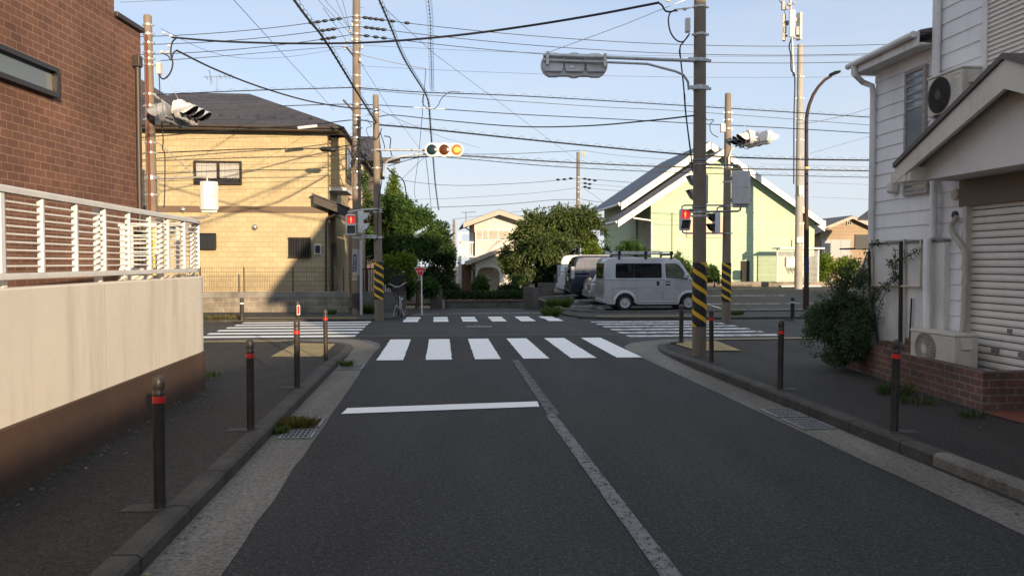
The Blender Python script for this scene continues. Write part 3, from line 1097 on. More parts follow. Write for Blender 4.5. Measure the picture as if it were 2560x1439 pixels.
def pole(name, label, base, r0, r1, h, m, lean=(0, 0), group="concrete poles", bands=(), bolts=0):
    root = thing(name, label, "utility pole", base, 0, group)
    b = MB(Matrix.Translation(base))
    n = 12
    prof = [(r0 + (r1 - r0) * i / n, h * i / n) for i in range(n + 1)]
    prof[0] = (r0, -0.1)
    prof += [(r1 * 0.85, h + 0.03), (r1 * 0.2, h + 0.04)]
    vs_, o = [], len(b.v)
    b.lathe(prof, n=20)
    for i, p in enumerate(b.v):                   # lean
        z = p.z - base[2]
        b.v[i] = p + Vector((lean[0] * z / h, lean[1] * z / h, 0))
    b.build("shaft", m, root, smooth=60)

    def axis(z):
        return Vector((base[0] + lean[0] * z / h, base[1] + lean[1] * z / h, base[2] + z)), r0 + (r1 - r0) * z / h
    for z in bands:
        c, r = axis(z)
        q = MB(Matrix.Translation(c))
        q.lathe([(r + 0.001, -0.022), (r + 0.009, -0.02), (r + 0.009, 0.02), (r + 0.001, 0.022)], n=18)
        q.box(r, r + 0.05, -0.02, 0.02, -0.018, 0.018)
        q.box(-r - 0.04, -r, -0.015, 0.015, -0.015, 0.015)
        q.build("band", STEEL_BAND, root, smooth=40)
    for k in range(bolts):
        z = 2.2 + k * 0.45
        if z > h - 0.5:
            break
        c, r = axis(z)
        q = MB(Matrix.Translation(c))
        a = 0.5 if k % 2 else math.pi + 0.3
        d = Vector((math.cos(a), math.sin(a), 0))
        q.tube([d * r * 0.9, d * (r + 0.14)], 0.008, 5)
        q.build("step_bolt", GALV_DARK, root)
    return root, axis


def zat(px, py, p):
    """height at the distance of p for a picture row"""
    return at(px, py, p[1]).z


def wrap(root, axis, z0, z1, r, period, name="hazard_wrap", sign=1):
    c, _ = axis(z0)
    k = max(1, round(2 * math.pi * r * 0.62 / period)) * period / (2 * math.pi) * -sign
    q = MB(Matrix.Translation(c))
    q.lathe([(r + 0.004, 0), (r + 0.004, z1 - z0)], n=28)
    o = q.build(name, stripe_mat("hazard stripes %.2f" % r, r, period, k), root, smooth=60)
    # the stripe pattern is read round the pole's own axis, so its local origin must sit on it
    return o


# near right pole
bn_ = ground(1748, 890, 0.09)
NPOLE, nax = pole("concrete_pole", "thick dark concrete pole with stripes standing near on the right corner", bn_, 0.124, 0.095, 8.2, POLE, lean=(-0.045, 0),
                  bands=[zat(1745, y, bn_) - bn_.z for y in (18, 150, 217, 410, 530, 540)] + [5.62])
wrap(NPOLE, nax, zat(1745, 815, bn_) - bn_.z, zat(1745, 656, bn_) - bn_.z, 0.123, 0.245)
# far right pole with vehicle signals
b2 = ground(1815, 800, 0.06)
SPOLE, sax = pole("concrete_pole", "slim concrete pole behind the thick one, carrying back to back signals", b2, 0.135, 0.085, zat(1815, 236, b2) - b2.z, POLE,
                  bands=[zat(1815, y, b2) - b2.z for y in (282, 300, 322, 418, 455, 515, 583)])
wrap(SPOLE, sax, zat(1815, 754, b2) - b2.z, zat(1815, 657, b2) - b2.z, 0.132, 0.23)
# far left signal pole
b3 = ground(948, 796, 0.05)
TPOLE, tax = pole("concrete_pole", "concrete pole with stripes carrying the three lamp signal over the lane", b3, 0.138, 0.088, zat(940, 240, b3) - b3.z, POLE,
                  lean=(-0.07, 0), bands=[zat(940, y, b3) - b3.z for y in (275, 283, 376, 420, 530, 592)])
wrap(TPOLE, tax, zat(945, 748, b3) - b3.z, zat(945, 655, b3) - b3.z, 0.137, 0.235)
# tall power pole
b4 = R(-2.55, 26.1, 0.05)
PPOLE, pax = pole("power_pole", "tall brown power pole with many wires at the corner of the yellow house", b4, 0.155, 0.115, 11.5, POLE, lean=(0.05, 0),
                  bands=[zat(885, y, b4) - b4.z for y in (42, 54, 66, 86, 100, 108, 133, 190, 217, 262, 290, 300, 320, 345, 398, 430, 470, 560)], bolts=18)
# left pole behind the fence
pb5 = at(385, 655, 17.2)
b5 = Vector((pb5.x, pb5.y, 0.06))
LPOLE, lax = pole("concrete_pole", "concrete pole beside the corner of the brown brick house", b5, 0.132, 0.083, zat(380, 42, b5) - b5.z, POLE, lean=(-0.06, 0),
                  bands=[zat(382, y, b5) - b5.z for y in (63, 86, 108, 132, 148, 163, 236, 265, 299, 357, 382, 442, 447, 487)])
# antenna pole
pb6 = at(1996, 722, 37.0)
b6 = Vector((pb6.x, pb6.y, pb6.z))
APOLE, aax = pole("antenna_pole", "tall pale concrete pole with mobile phone antennas beside the green house", b6, 0.185, 0.125, zat(1992, 113, b6) - b6.z, POLE_PALE, lean=(-0.05, 0), group=None,
                  bands=[zat(1992, y, b6) - b6.z for y in (192, 246, 298, 350, 398, 490, 560, 612)], bolts=0)
# far pole
pb7 = at(1445, 520, 62)
b7 = Vector((pb7.x, pb7.y, -0.9))
FPOLE, fax = pole("power_pole", "distant brown pole rising behind the big round tree", b7, 0.17, 0.13, zat(1445, 381, b7) - b7.z, POLE, group=None,
                  bands=[zat(1445, y, b7) - b7.z for y in (443, 455, 469, 480, 499)])
# tiny pole far left of the white house
pb8 = at(1135, 560, 85)
b8 = Vector((pb8.x, pb8.y, -0.95))
pole("power_pole", "tiny far pole between the laurel tree and the white house", b8, 0.17, 0.13, zat(1135, 550, b8) - b8.z, POLE, group=None, bands=[5.0, 5.6])

# parts of the left pole: rust conduit, yellow guard, cable riser, meter box
q = MB()
pts = []
for z in (0.4, 2, 4, zat(382, 180, b5) - b5.z, zat(382, 92, b5) - b5.z):
    c, r = lax(z)
    pts.append(c + Vector((0.012, -r - 0.022, 0)))
q.tube(pts, 0.026, 8)
q.build("rust_conduit", RUST, LPOLE, smooth=60)
c, r = lax(1.6)
q = MB(Matrix.Translation(c + Vector((0.11, -0.2, -0.95))))
q.tube([(0, 0, 0), (0, 0, 1.75)], 0.03, 8)
q.build("guy_guard", mat("yellow guard", (0.7, 0.5, 0.02), 0.5), LPOLE, smooth=60)
cb = at(398, 172, b5.y - 0.14)
q = MB(Matrix.Translation(cb))
q.cbox((0, 0, 0), (0.09, 0.12, 0.24))
q.build("switch_box", CREAM, LPOLE, bevel=0.01)
q = MB()
q.tube(through([at(x, y, b5.y - 0.12) for x, y in ((398, 190), (400, 235), (404, 300), (408, 350), (406, 372), (412, 388), (412, 470), (410, 520))], 6), 0.012, 6)
q.build("riser_cable", WIRE, LPOLE, smooth=60)
q = MB()
q.tube(through([at(x, y, b5.y - 0.05) for x, y in ((440, 96), (430, 108), (427, 135), (432, 160), (424, 185), (408, 198), (398, 188))], 6), 0.016, 6)
q.tube(through([at(x, y, b5.y - 0.05) for x, y in ((445, 126), (434, 132), (428, 150), (420, 140), (406, 134))], 6), 0.014, 6)
q.build("service_loop", WIRE, LPOLE, smooth=60)
q = MB()
for x, y in ((410, 83), (428, 90), (424, 115), (405, 130), (420, 131)):
    q.M = Matrix.Translation(at(x, y, b5.y))
    q.lathe([(0.012, -0.035), (0.03, -0.03), (0.022, -0.005), (0.032, 0.005), (0.022, 0.03), (0.01, 0.035)], n=10, axis='x')
q.build("insulators", mat("porcelain", (0.62, 0.58, 0.52), 0.3), LPOLE, smooth=50)

# near pole: bracket cables, meter box
q = MB(Matrix.Translation(at(1719, 64, bn_.y)))
q.cbox((0, 0, 0), (0.08, 0.10, 0.24))
q.build("switch_box", CREAM, NPOLE, bevel=0.008)
q = MB()
y_ = bn_.y - 0.1
q.tube(through([at(x, y, y_) for x, y in ((1645, 7), (1655, 14), (1663, 27), (1676, 30), (1690, 25))], 6), 0.016, 6)
q.tube(through([at(x, y, y_) for x, y in ((1690, 26), (1676, 32), (1671, 52), (1676, 80), (1690, 100), (1706, 105), (1718, 94), (1724, 84))], 6), 0.013, 6)
q.tube(through([at(x, y, y_) for x, y in ((1724, 84), (1710, 104), (1700, 120), (1703, 160), (1709, 215), (1713, 270), (1720, 330), (1728, 395), (1731, 430))], 6), 0.013, 6)
q.tube(through([at(x, y, y_) for x, y in ((1718, 92), (1699, 122), (1701, 150), (1707, 200), (1713, 247), (1712, 235), (1716, 290), (1727, 375))], 6), 0.007, 6)
q.build("riser_cable", WIRE, NPOLE, smooth=60)
q = MB()
q.tube([at(1690, 24, bn_.y), at(1727, 20, bn_.y)], 0.012, 6)
for x, y in ((1690, 26), (1670, 2), (1712, 23)):
    q.M = Matrix.Translation(at(x, y, bn_.y))
    q.lathe([(0.012, -0.035), (0.03, -0.03), (0.022, -0.005), (0.032, 0.005), (0.022, 0.03), (0.01, 0.035)], n=10, axis='x')
    q.M = Matrix()
q.build("insulators", MATS["porcelain"], NPOLE, smooth=50)

# antenna pole equipment
ay = b6.y
mast = MB()
mast.tube([at(1984, 190, ay - 0.25), at(1980, 100, ay - 0.25), at(1976, -8, ay - 0.25)], 0.055, 10)
for y in (120, 185):
    mast.tube([at(1983, y, ay - 0.25), at(1993, y, ay)], 0.03, 6)
mast.build("mast", GALV, APOLE, smooth=60)
for (x0, x1, y0, y1, dy, ang) in ((1973, 1987, 27, 92, -0.55, 0.0), (1954, 1966, 38, 102, -0.2, 1.15), (1992, 2004, 33, 100, -0.2, -1.1)):
    c = at((x0 + x1) / 2, (y0 + y1) / 2, ay + dy)
    h = (y1 - y0) / FPX * ay
    q = MB(Matrix.Translation(c) @ Matrix.Rotation(ang, 4, 'Z'))
    q.cbox((0, 0, 0), (0.26, 0.13, h))
    q.build("antenna_panel", mat("antenna panel", (0.66, 0.60, 0.50), 0.5), APOLE, bevel=0.025)
q = MB()
for x, y, d in ((1962, 75, (0.12, 0.15, 0.3)), (1968, 58, (0.1, 0.12, 0.2)), (1989, 50, (0.1, 0.1, 0.2)), (1993, 78, (0.16, 0.14, 0.38)), (1958, 14, (0.14, 0.14, 0.42)), (1967, 20, (0.12, 0.12, 0.16)), (1974, 12, (0.2, 0.14, 0.1)), (1985, 8, (0.1, 0.1, 0.1)), (1963, 90, (0.2, .1, .08)), (1990, 96, (.25, .1, .06))):
    q.M = Matrix.Translation(at(x, y, ay - 0.28))
    q.cbox((0, 0, 0), d)
q.build("radio_units", GALV_DARK, APOLE, bevel=0.01)
q = MB()
q.tube(through([at(x, y, ay - 0.33) for x, y in ((1978, 98), (1973, 115), (1977, 140), (1978, 175), (1987, 195), (1985, 300), (1984.5, 460))], 6), 0.03, 6)
q.tube(through([at(x, y, ay - 0.33) for x, y in ((1947, -5), (1950, 5), (1956, 10), (1962, 30), (1964, 45), (1960, 60))], 6), 0.015, 5)
q.build("feeder_cables", WIRE, APOLE, smooth=60)
for x, y, dy, d in ((2002, 476, -.2, (0.22, 0.18, 0.44)), (2003, 600, -.2, (0.42, 0.16, 0.27)), (1982, 608, -.05, (0.12, 0.2, 0.32))):
    q = MB(Matrix.Translation(at(x, y, ay + dy)))
    q.cbox((0, 0, 0), d)
    q.build("equipment_box", CREAM, APOLE, bevel=0.012)
q = MB(Matrix.Translation(at(1974, 655, ay - 0.32)))
q.cbox((0, 0, 0), (0.40, 0.26, 0.44))
q.build("meter_cabinet", SIG_GREY, APOLE, bevel=0.02)
q = MB()
for k in range(7):
    q.tube([at(1964 + 3 * k, 668, ay - 0.3), at(1966 + 3 * k, 676 + (k % 3) * 4, ay - 0.3), at(1970 + 3 * k, 672, ay - 0.25)], 0.012, 5)
q.build("cabinet_cables", WIRE, APOLE)

# street lamp --------------------------------------------------------------
lp = ground(2016, 778, 0.06)
LAMP = thing("street_lamp", "slender brown street lamp curving over to a small dark head", "street lamp", lp)
q = MB()
ly = lp.y
q.tube([lp - Vector((0, 0, 0.1)), at(2016, 560, ly)], 0.085, 14)
q.tube([at(2016, 561, ly), at(2016, 400, ly), at(2016, 300, ly), at(2018, 283, ly), at(2023, 262, ly), at(2033, 237, ly), at(2046, 217, ly), at(2062, 200, ly), at(2078, 190, ly)],
       [0.068, 0.064, 0.062, 0.06, 0.058, 0.056, 0.052, 0.05, 0.048], 12)
q.build("pole", BROWN_METAL, LAMP, smooth=50)
q = MB(face_frame(at(2086, 185, ly), (0.96, 0, 0.28)))
q.prism([(-0.18, -0.06), (0.19, -0.02), (0.2, 0.05), (0.0, 0.085), (-0.16, 0.06)], 'z', -0.09, 0.09)
q.build("lamp_head", mat("lamp head", (0.012, 0.018, 0.015), 0.95, spec=0.05), LAMP, bevel=0.012)
q = MB(Matrix.Translation(at(2016, 420, ly)))
q.lathe([(0.066, -0.035), (0.068, -0.03), (0.068, 0.03), (0.066, 0.035)], n=14)
q.build("yellow_band", mat("yellow tape", (0.75, 0.55, 0.03), 0.5), LAMP)
q = MB(Matrix.Translation(at(2013.5, 752, ly)))
q.cbox((0, -0.05, 0), (0.17, 0.12, 0.85))
q.build("control_box", BROWN_METAL, LAMP, bevel=0.01)
pm = face_frame(at(2016.5, 663, ly - 0.088), (1, 0, 0))
q = MB(pm)
q.cbox((0, 0, 0), (0.115, 0.56, 0.006))
q.build("name_plate", mat("blue plate", (0.02, 0.03, 0.13), 0.5), LAMP)

# ------------------------------------------------------------------ signals
RED_ON = mat("lit red lens", (0.5, 0.06, 0.01), 0.4, emit=(1.0, 0.16, 0.02), estr=0.34)
AMBER_CORE = mat("lit lens core", (0.6, 0.3, 0.04), 0.4, emit=(1.0, 0.52, 0.07), estr=0.42)
LENS_GREEN = mat("unlit green lens", (0.006, 0.026, 0.034), 0.18, var=0.1)
LENS_AMBER = mat("unlit amber lens", (0.085, 0.024, 0.003), 0.2, var=0.1)
LENS_RED = mat("unlit red lens", (0.14, 0.012, 0.01), 0.2, var=0.1)
PED_RED = mat("lit red panel", (0.8, 0.03, 0.03), 0.4, emit=(1.0, 0.03, 0.04), estr=0.30)
PED_MAN = mat("lit figure", (1, 0.6, 0.2), 0.4, emit=(1.0, 0.46, 0.12), estr=0.5)
PED_DARK = mat("unlit panel", (0.028, 0.034, 0.03), 0.25, var=0.15)


def vehicle_signal(label, M, group, lit=True, visor=0.10, hm=None, parent_cat="traffic light"):
    """three lamps in a row; local x across, faces -y, origin at the middle of the back"""
    hm = hm or SIG_WHITE
    root = thing("traffic_light", label, parent_cat, M=M, group=group)
    b = MB(M)
    pts = []
    for i in (-1, 0, 1):
        x = i * 0.365
        pts.append(x)
    # housing: three octagon lobes joined
    outline = []
    R_ = 0.215

    def lobe(cx, a0, a1, n=7):
        for k in range(n + 1):
            a = math.radians(a0 + (a1 - a0) * k / n)
            outline.append((cx + R_ * 0.98 * math.cos(a), R_ * math.sin(a)))
    lobe(pts[2], -70, 70, 8)
    lobe(pts[2], 110, 118, 1)
    lobe(pts[1], 62, 118, 4)
    lobe(pts[0], 62, 70, 1)
    lobe(pts[0], 110, 250, 8)
    lobe(pts[0], 290, 298, 1)
    lobe(pts[1], 242, 298, 4)
    lobe(pts[2], 242, 250, 1)
    b.prism(outline, 'y', -0.11, 0.0)
    b.build("housing", hm, root, smooth=35, bevel=0.012)
    b = MB(M)
    for x in pts:
        sc = [(x + 0.16 * math.cos(a), 0.16 * math.sin(a)) for a in [2 * math.pi * k / 12 for k in range(12)]]
        b.prism([(x - 0.15, -0.13), (x + 0.15, -0.13), (x + 0.17, -0.05), (x + 0.17, 0.1), (x + 0.12, 0.16), (x - 0.12, 0.16), (x - 0.17, 0.1), (x - 0.17, -0.05)], 'y', 0.0, 0.06)
    b.build("back_cover", hm, root, smooth=35, bevel=0.012)
    for x, m, nm in zip(pts, (LENS_GREEN, LENS_AMBER, RED_ON if lit else LENS_RED), ("green", "amber", "red")):
        q = MB(M)
        q.lathe([(0.150, -0.112), (0.150, -0.118), (0.12, -0.128), (0.07, -0.136), (0.01, -0.139)], c=(x, 0, 0), n=24, axis='y')
        le = q.build("lens", m, root, smooth=60)
        if lit and nm == "red":
            q = MB(M)
            q.lathe([(0.085, -0.135), (0.085, -0.138), (0.05, -0.142), (0.005, -0.143)], c=(x, 0, 0), n=20, axis='y')
            q.build("lamp_glow", AMBER_CORE, le, smooth=60)
        q = MB(M)                                    # hood: upper arc of a tube, cut back at the sides
        n = 18
        for k in range(n + 1):
            a = math.radians(-25 + 230 * k / n)
            ln = visor * (0.35 + 0.65 * max(0.0, math.sin(a) * 0.75 + 0.25) ** 0.7) if math.sin(a) > -0.3 else visor * 0.3
            for rr in (0.158, 0.168):
                q.v.append(M @ Vector((x + rr * math.cos(a), -0.10, rr * math.sin(a))))
                q.v.append(M @ Vector((x + rr * math.cos(a), -0.11 - ln, rr * math.sin(a) - 0.12 * ln)))
        for k in range(n):
            o = 4 * k
            q.f += [(o, o + 1, o + 5, o + 4), (o + 2, o + 6, o + 7, o + 3), (o + 1, o + 3, o + 7, o + 5), (o, o + 4, o + 6, o + 2)]
        q.f += [(0, 2, 3, 1), (4 * n, 4 * n + 1, 4 * n + 3, 4 * n + 2)]
        q.build("visor", hm if visor < 0.2 else hm, root, smooth=40)
        if visor > 0.2:
            q2 = MB(M)
            for k in range(n + 1):
                a = math.radians(-25 + 230 * k / n)
                ln = visor * (0.35 + 0.65 * max(0.0, math.sin(a) * 0.75 + 0.25) ** 0.7) if math.sin(a) > -0.3 else visor * 0.3
                q2.v.append(M @ Vector((x + 0.156 * math.cos(a), -0.10, 0.156 * math.sin(a))))
                q2.v.append(M @ Vector((x + 0.156 * math.cos(a), -0.113 - ln, 0.156 * math.sin(a) - 0.12 * ln)))
            for k in range(n):
                q2.f.append((2 * k, 2 * k + 1, 2 * k + 3, 2 * k + 2))
            q2.build("visor_lining", BLACK, root, smooth=60)
    return root


GS = "three lamp traffic lights"
# the lit one over the lane
sy = b3.y - 0.35
Msig = Matrix.Translation(at(1111, 376, sy)) @ Matrix.Rotation(0.03, 4, 'Z')
vehicle_signal("three lamp traffic light facing us with its red lamp lit", Msig, GS, True, 0.05)
arm = MB()
cT, rT = tax(zat(940, 376, b3) - b3.z)
arm.tube([cT + Vector((0.05, -0.15, 0)), at(1068, 376, sy + 0.08), at(1150, 377, sy + 0.08)], 0.032, 8)
arm.tube([at(958, 440, b3.y - 0.15), at(960, 412, b3.y - 0.2), at(972, 400, sy), at(1000, 392, sy), at(1040, 386, sy + 0.08), at(1068, 385, sy + 0.08), at(1150, 386, sy + 0.08)], 0.03, 8)
arm.build("signal_arm", GALV, TPOLE, smooth=60)
# the back of the near one
ny = bn_.y - 0.25
Mback = Matrix.Translation(at(1436, 162, ny)) @ Matrix.Rotation(math.pi + 0.05, 4, 'Z')
vehicle_signal("grey back of a traffic light on the long arm of the near pole", Mback, GS, False, 0.05, SIG_GREY)
arm = MB()
arm.tube([at(1735, 152, bn_.y - 0.13), at(1522, 144, ny - 0.1), at(1358, 138, ny - 0.1)], 0.030, 10)
arm.tube([at(1722, 225, bn_.y - 0.12), at(1720, 205, bn_.y - 0.16), at(1709, 188, ny), at(1690, 179, ny), at(1618, 160, ny - 0.05), at(1522, 156, ny - 0.1), at(1358, 151, ny - 0.1)], 0.021, 10)
arm.build("signal_arm", GALV, NPOLE, smooth=60)
arm = MB()
for x, y in ((1369, 145), (1513, 150)):
    arm.M = Matrix.Translation(at(x, y, ny - 0.125))
    arm.cbox((0, 0, 0), (0.05, 0.03, 0.22))
    arm.lathe([(0.012, -0.03), (0.012, 0.0)], c=(0, 0, 0.07), n=8, axis='y')
    arm.lathe([(0.012, -0.03), (0.012, 0.0)], c=(0, 0, 0.0), n=8, axis='y')
arm.M = Matrix.Translation(at(1430, 167, ny - 0.07))
arm.cbox((0, 0, 0), (0.09, 0.006, 0.055))
arm.build("signal_bracket", STEEL_BAND, NPOLE, bevel=0.004)
for ycl in (152, 222):
    c, r = nax(zat(1745, ycl, bn_) - bn_.z)
    q = MB(Matrix.Translation(c))
    q.lathe([(r + 0.002, -0.03), (r + 0.014, -0.028), (r + 0.014, 0.028), (r + 0.002, 0.03)], n=20)
    q.box(-r - 0.12, -r * 0.5, -r - 0.02, -r + 0.04, -0.03, 0.03)
    q.box(r, r + 0.09, -0.03, 0.03, -0.02, 0.02)
    q.build("clamp", GALV, NPOLE, bevel=0.004)
# pair on the slim right pole: hooded, one looking left and one right
sY = b2.y
Ml = Matrix.Translation(at(1868, 347, sY - 0.1)) @ Matrix.Rotation(math.radians(-88), 4, 'Z') @ Matrix.Rotation(math.radians(8), 4, 'X')
vehicle_signal("hooded traffic light on the slim pole turned to the left side street", Ml, GS, False, 0.30)
Mr = Matrix.Translation(at(1893, 347, sY + 0.1)) @ Matrix.Rotation(math.radians(112), 4, 'Z') @ Matrix.Rotation(math.radians(6), 4, 'X')
vehicle_signal("hooded traffic light on the slim pole turned away to the right", Mr, GS, False, 0.30, SIG_GREY)
arm = MB()
arm.tube([at(1822, 418, sY - 0.14), at(1822, 395, sY - 0.14), at(1828, 375, sY - 0.1), at(1850, 358, sY), at(1905, 348, sY)], 0.028, 8)
arm.tube([at(1818, 352, sY - 0.1), at(1905, 342, sY)], 0.028, 8)
arm.tube([at(1823, 286, sY), at(1887, 335, sY)], 0.006, 5)
arm.build("signal_arm", GALV, SPOLE, smooth=60)
q = MB()
q.tube(through([at(x, y, sY - 0.2) for x, y in ((1857, 360), (1860, 370), (1868, 373), (1874, 368), (1872, 360))], 6), 0.01, 5)
q.tube(through([at(x, y, sY - 0.2) for x, y in ((1762, 288), (1768, 300), (1784, 300), (1775, 312), (1778, 332), (1795, 344))], 6), 0.012, 5)
q.build("signal_cable", WIRE, SPOLE)
q = MB(Matrix.Translation(at(1807, 320, sY - 0.15)))
q.cbox((0, 0, 0), (0.13, 0.12, 0.24))
q.build("switch_box", CREAM, SPOLE, bevel=0.01)
# pair on the left pole
lY = b5.y
Ml = Matrix.Translation(at(462, 281, lY + 0.1)) @ Matrix.Rotation(math.radians(90), 4, 'Z') @ Matrix.Rotation(math.radians(8), 4, 'X')
vehicle_signal("sunlit hooded traffic light on the left pole turned to the crossing", Ml, GS, False, 0.30)
Mr = Matrix.Translation(at(438, 289, lY - 0.05)) @ Matrix.Rotation(math.radians(-94), 4, 'Z') @ Matrix.Rotation(math.radians(8), 4, 'X')
vehicle_signal("rear of a hooded traffic light tight against the left pole", Mr, GS, False, 0.28, mat("shaded signal housing", (0.30, 0.31, 0.32), 0.6, var=0.2, scale=6, dirt=((0.16, 0.155, 0.15), 4)))  # darker grey paints the shaded underside into the housing colour
arm = MB()
arm.tube([at(388, 240, lY), at(432, 272, lY - 0.1), at(450, 284, lY)], 0.025, 8)
arm.tube([at(388, 262, lY), at(410, 265, lY - 0.1), at(470, 305, lY), at(485, 312, lY)], 0.025, 8)
arm.tube([at(430, 278, lY), at(462, 276, lY)], 0.03, 8)
arm.tube([at(396, 148, lY), at(452, 262, lY)], 0.005, 5)
arm.build("signal_arm", STEEL_BAND, LPOLE, smooth=60)


def ped_signal(label, M, lit, w=0.31, h=0.63, hood=None, hm=None):
    """two square windows with hoods, local faces -y, origin in the middle"""
    root = thing("pedestrian_signal", label, "pedestrian signal", M=M, group="pedestrian signals")
    b = MB(M)
    b.box(-w / 2, w / 2, -0.06, 0.10, -h / 2, h / 2)
    hm = hm or (SIG_WHITE if lit else SIG_GREY)
    b.build("housing", hm, root, bevel=0.035, seg=3)
    for i, zc in enumerate((h * 0.235, -h * 0.235)):
        a = w * 0.39
        q = MB(M)
        q.box(-a, a, -0.066, -0.05, zc - a, zc + a)
        pn = q.build("window", PED_RED if (lit and i == 0) else PED_DARK, root, bevel=0.02)
        if lit and i == 0:
            q = MB(M)
            k = a / 0.12
            fig = [(-0.012, -0.095), (-0.002, -0.095), (0.0, -0.03), (0.002, -0.095), (0.014, -0.095), (0.022, 0.0), (0.03, 0.0), (0.028, 0.05), (0.014, 0.062),
                   (-0.014, 0.062), (-0.028, 0.05), (-0.03, 0.0), (-0.02, 0.0)]
            q.prism([(x * k, zc + z * k) for x, z in fig], 'y', -0.0685, -0.0665)
            q.prism([(0.015 * k * math.cos(t), zc + 0.082 * k + 0.016 * k * math.sin(t)) for t in [math.pi * 2 * j / 12 for j in range(12)]], 'y', -0.0685, -0.0665)
            q.build("standing_figure", PED_MAN, pn)
        q = MB(M)
        d = 0.19
        for (x0, x1, z0, z1) in ((-a - 0.014, -a - 0.004, zc - a * 0.2, zc + a + 0.012), (a + 0.004, a + 0.014, zc - a * 0.2, zc + a + 0.012)):
            q.add([(x0, -0.06, z0 - a * 0.6), (x1, -0.06, z0 - a * 0.6), (x1, -0.06 - d * 0.55, z0), (x0, -0.06 - d * 0.55, z0), (x0, -0.06, z1), (x1, -0.06, z1), (x1, -0.06 - d, z1), (x0, -0.06 - d, z1)],
                  [(0, 3, 2, 1), (4, 5, 6, 7), (0, 1, 5, 4), (1, 2, 6, 5), (2, 3, 7, 6), (3, 0, 4, 7)])
        q.box(-a - 0.014, a + 0.014, -0.06 - d, -0.06, zc + a + 0.004, zc + a + 0.014)
        q.build("hood", hood or hm, root)
        q = MB(M)
        q.box(-a - 0.003, a + 0.003, -0.055 - d, -0.058, zc + a + 0.0005, zc + a + 0.0035)
        q.build("hood_lining", BLACK, root)
    return root


ped_signal("white pedestrian signal showing red beside the power pole", Matrix.Translation(at(877, 562, b3.y - 0.35)) @ Matrix.Rotation(0.25, 4, 'Z'), True, 0.285, 0.62)
ped_signal("white pedestrian signal seen from its side, joined to the lit one on the left", Matrix.Translation(at(904, 556, b3.y - 0.2)) @ Matrix.Rotation(math.radians(96), 4, 'Z'), False, 0.3, 0.66, None, SIG_WHITE)
ped_signal("pedestrian signal showing red left of the thick pole", Matrix.Translation(at(1712, 549, b2.y - 0.25)), True, 0.30, 0.61)
ped_signal("grey pedestrian signal with black hoods seen sideways between the two right poles", Matrix.Translation(at(1789, 558, b2.y - 0.15)) @ Matrix.Rotation(math.radians(-86), 4, 'Z'), False, 0.3, 0.62, BLACK)
ped_signal("grey pedestrian signal mostly behind the thick pole, its hoods showing at left", Matrix.Translation(at(1752, 474, bn_.y + 0.45)) @ Matrix.Rotation(math.radians(-84), 4, 'Z'), False, 0.28, 0.54)
pipes = MB()
yy = b2.y - 0.12
pipes.tube([at(1705, 525, yy), at(1705, 516, yy), at(1711, 513, yy), at(1815, 513, yy)], 0.022, 8)
pipes.build("signal_pipe", GALV_DARK, SPOLE, smooth=60)
pipes = MB()
pipes.tube([at(1706, 574, yy), at(1706, 580, yy), at(1713, 583, yy), at(1815, 583, yy)], 0.022, 8)
pipes.build("signal_pipe", GALV_DARK, SPOLE, smooth=60)
pipes = MB()
pipes.tube([at(1793, 527, yy), at(1793, 520, yy), at(1800, 517, yy), at(1815, 517, yy)], 0.022, 8)
pipes.build("signal_pipe", GALV_DARK, SPOLE, smooth=60)
pipes = MB()
yy = b3.y - 0.15
pipes.tube([at(870, 530, yy - .1), at(905, 524, yy), at(945, 522, yy), at(955, 526, yy)], 0.024, 8)
pipes.build("signal_pipe", GALV, TPOLE, smooth=60)
pipes = MB()
pipes.tube([at(880, 594, yy - .1), at(905, 594, yy), at(955, 594, yy)], 0.024, 8)
pipes.tube([at(905, 588, yy), at(945, 590, yy)], 0.024, 8)
pipes.build("signal_pipe", GALV, TPOLE, smooth=60)
q = MB()
q.tube(through([at(x, y, b3.y - 0.17) for x, y in ((957, 400), (955, 450), (947, 500), (944, 560), (944, 590), (936, 605))], 6), 0.014, 6)
q.tube(through([at(x, y, b3.y - 0.17) for x, y in ((936, 310), (934, 335), (940, 348), (950, 335), (954, 320))], 6), 0.014, 6)
q.tube(through([at(x, y, b3.y - 0.17) for x, y in ((950, 330), (960, 360), (962, 378))], 6), 0.014, 6)
q.tube(through([at(x, y, b3.y - 0.17) for x, y in ((960, 340), (976, 345), (975, 370), (980, 390))], 6), 0.016, 6)
q.build("riser_cable", WIRE, TPOLE, smooth=60)
q = MB(Matrix.Translation(at(977, 401, b3.y)))
q.cbox((0, 0, 0), (0.56, 0.12, 0.17))
q.build("cable_closure", mat("closure box", (0.075, 0.066, 0.058), 0.6), TPOLE, bevel=0.03)


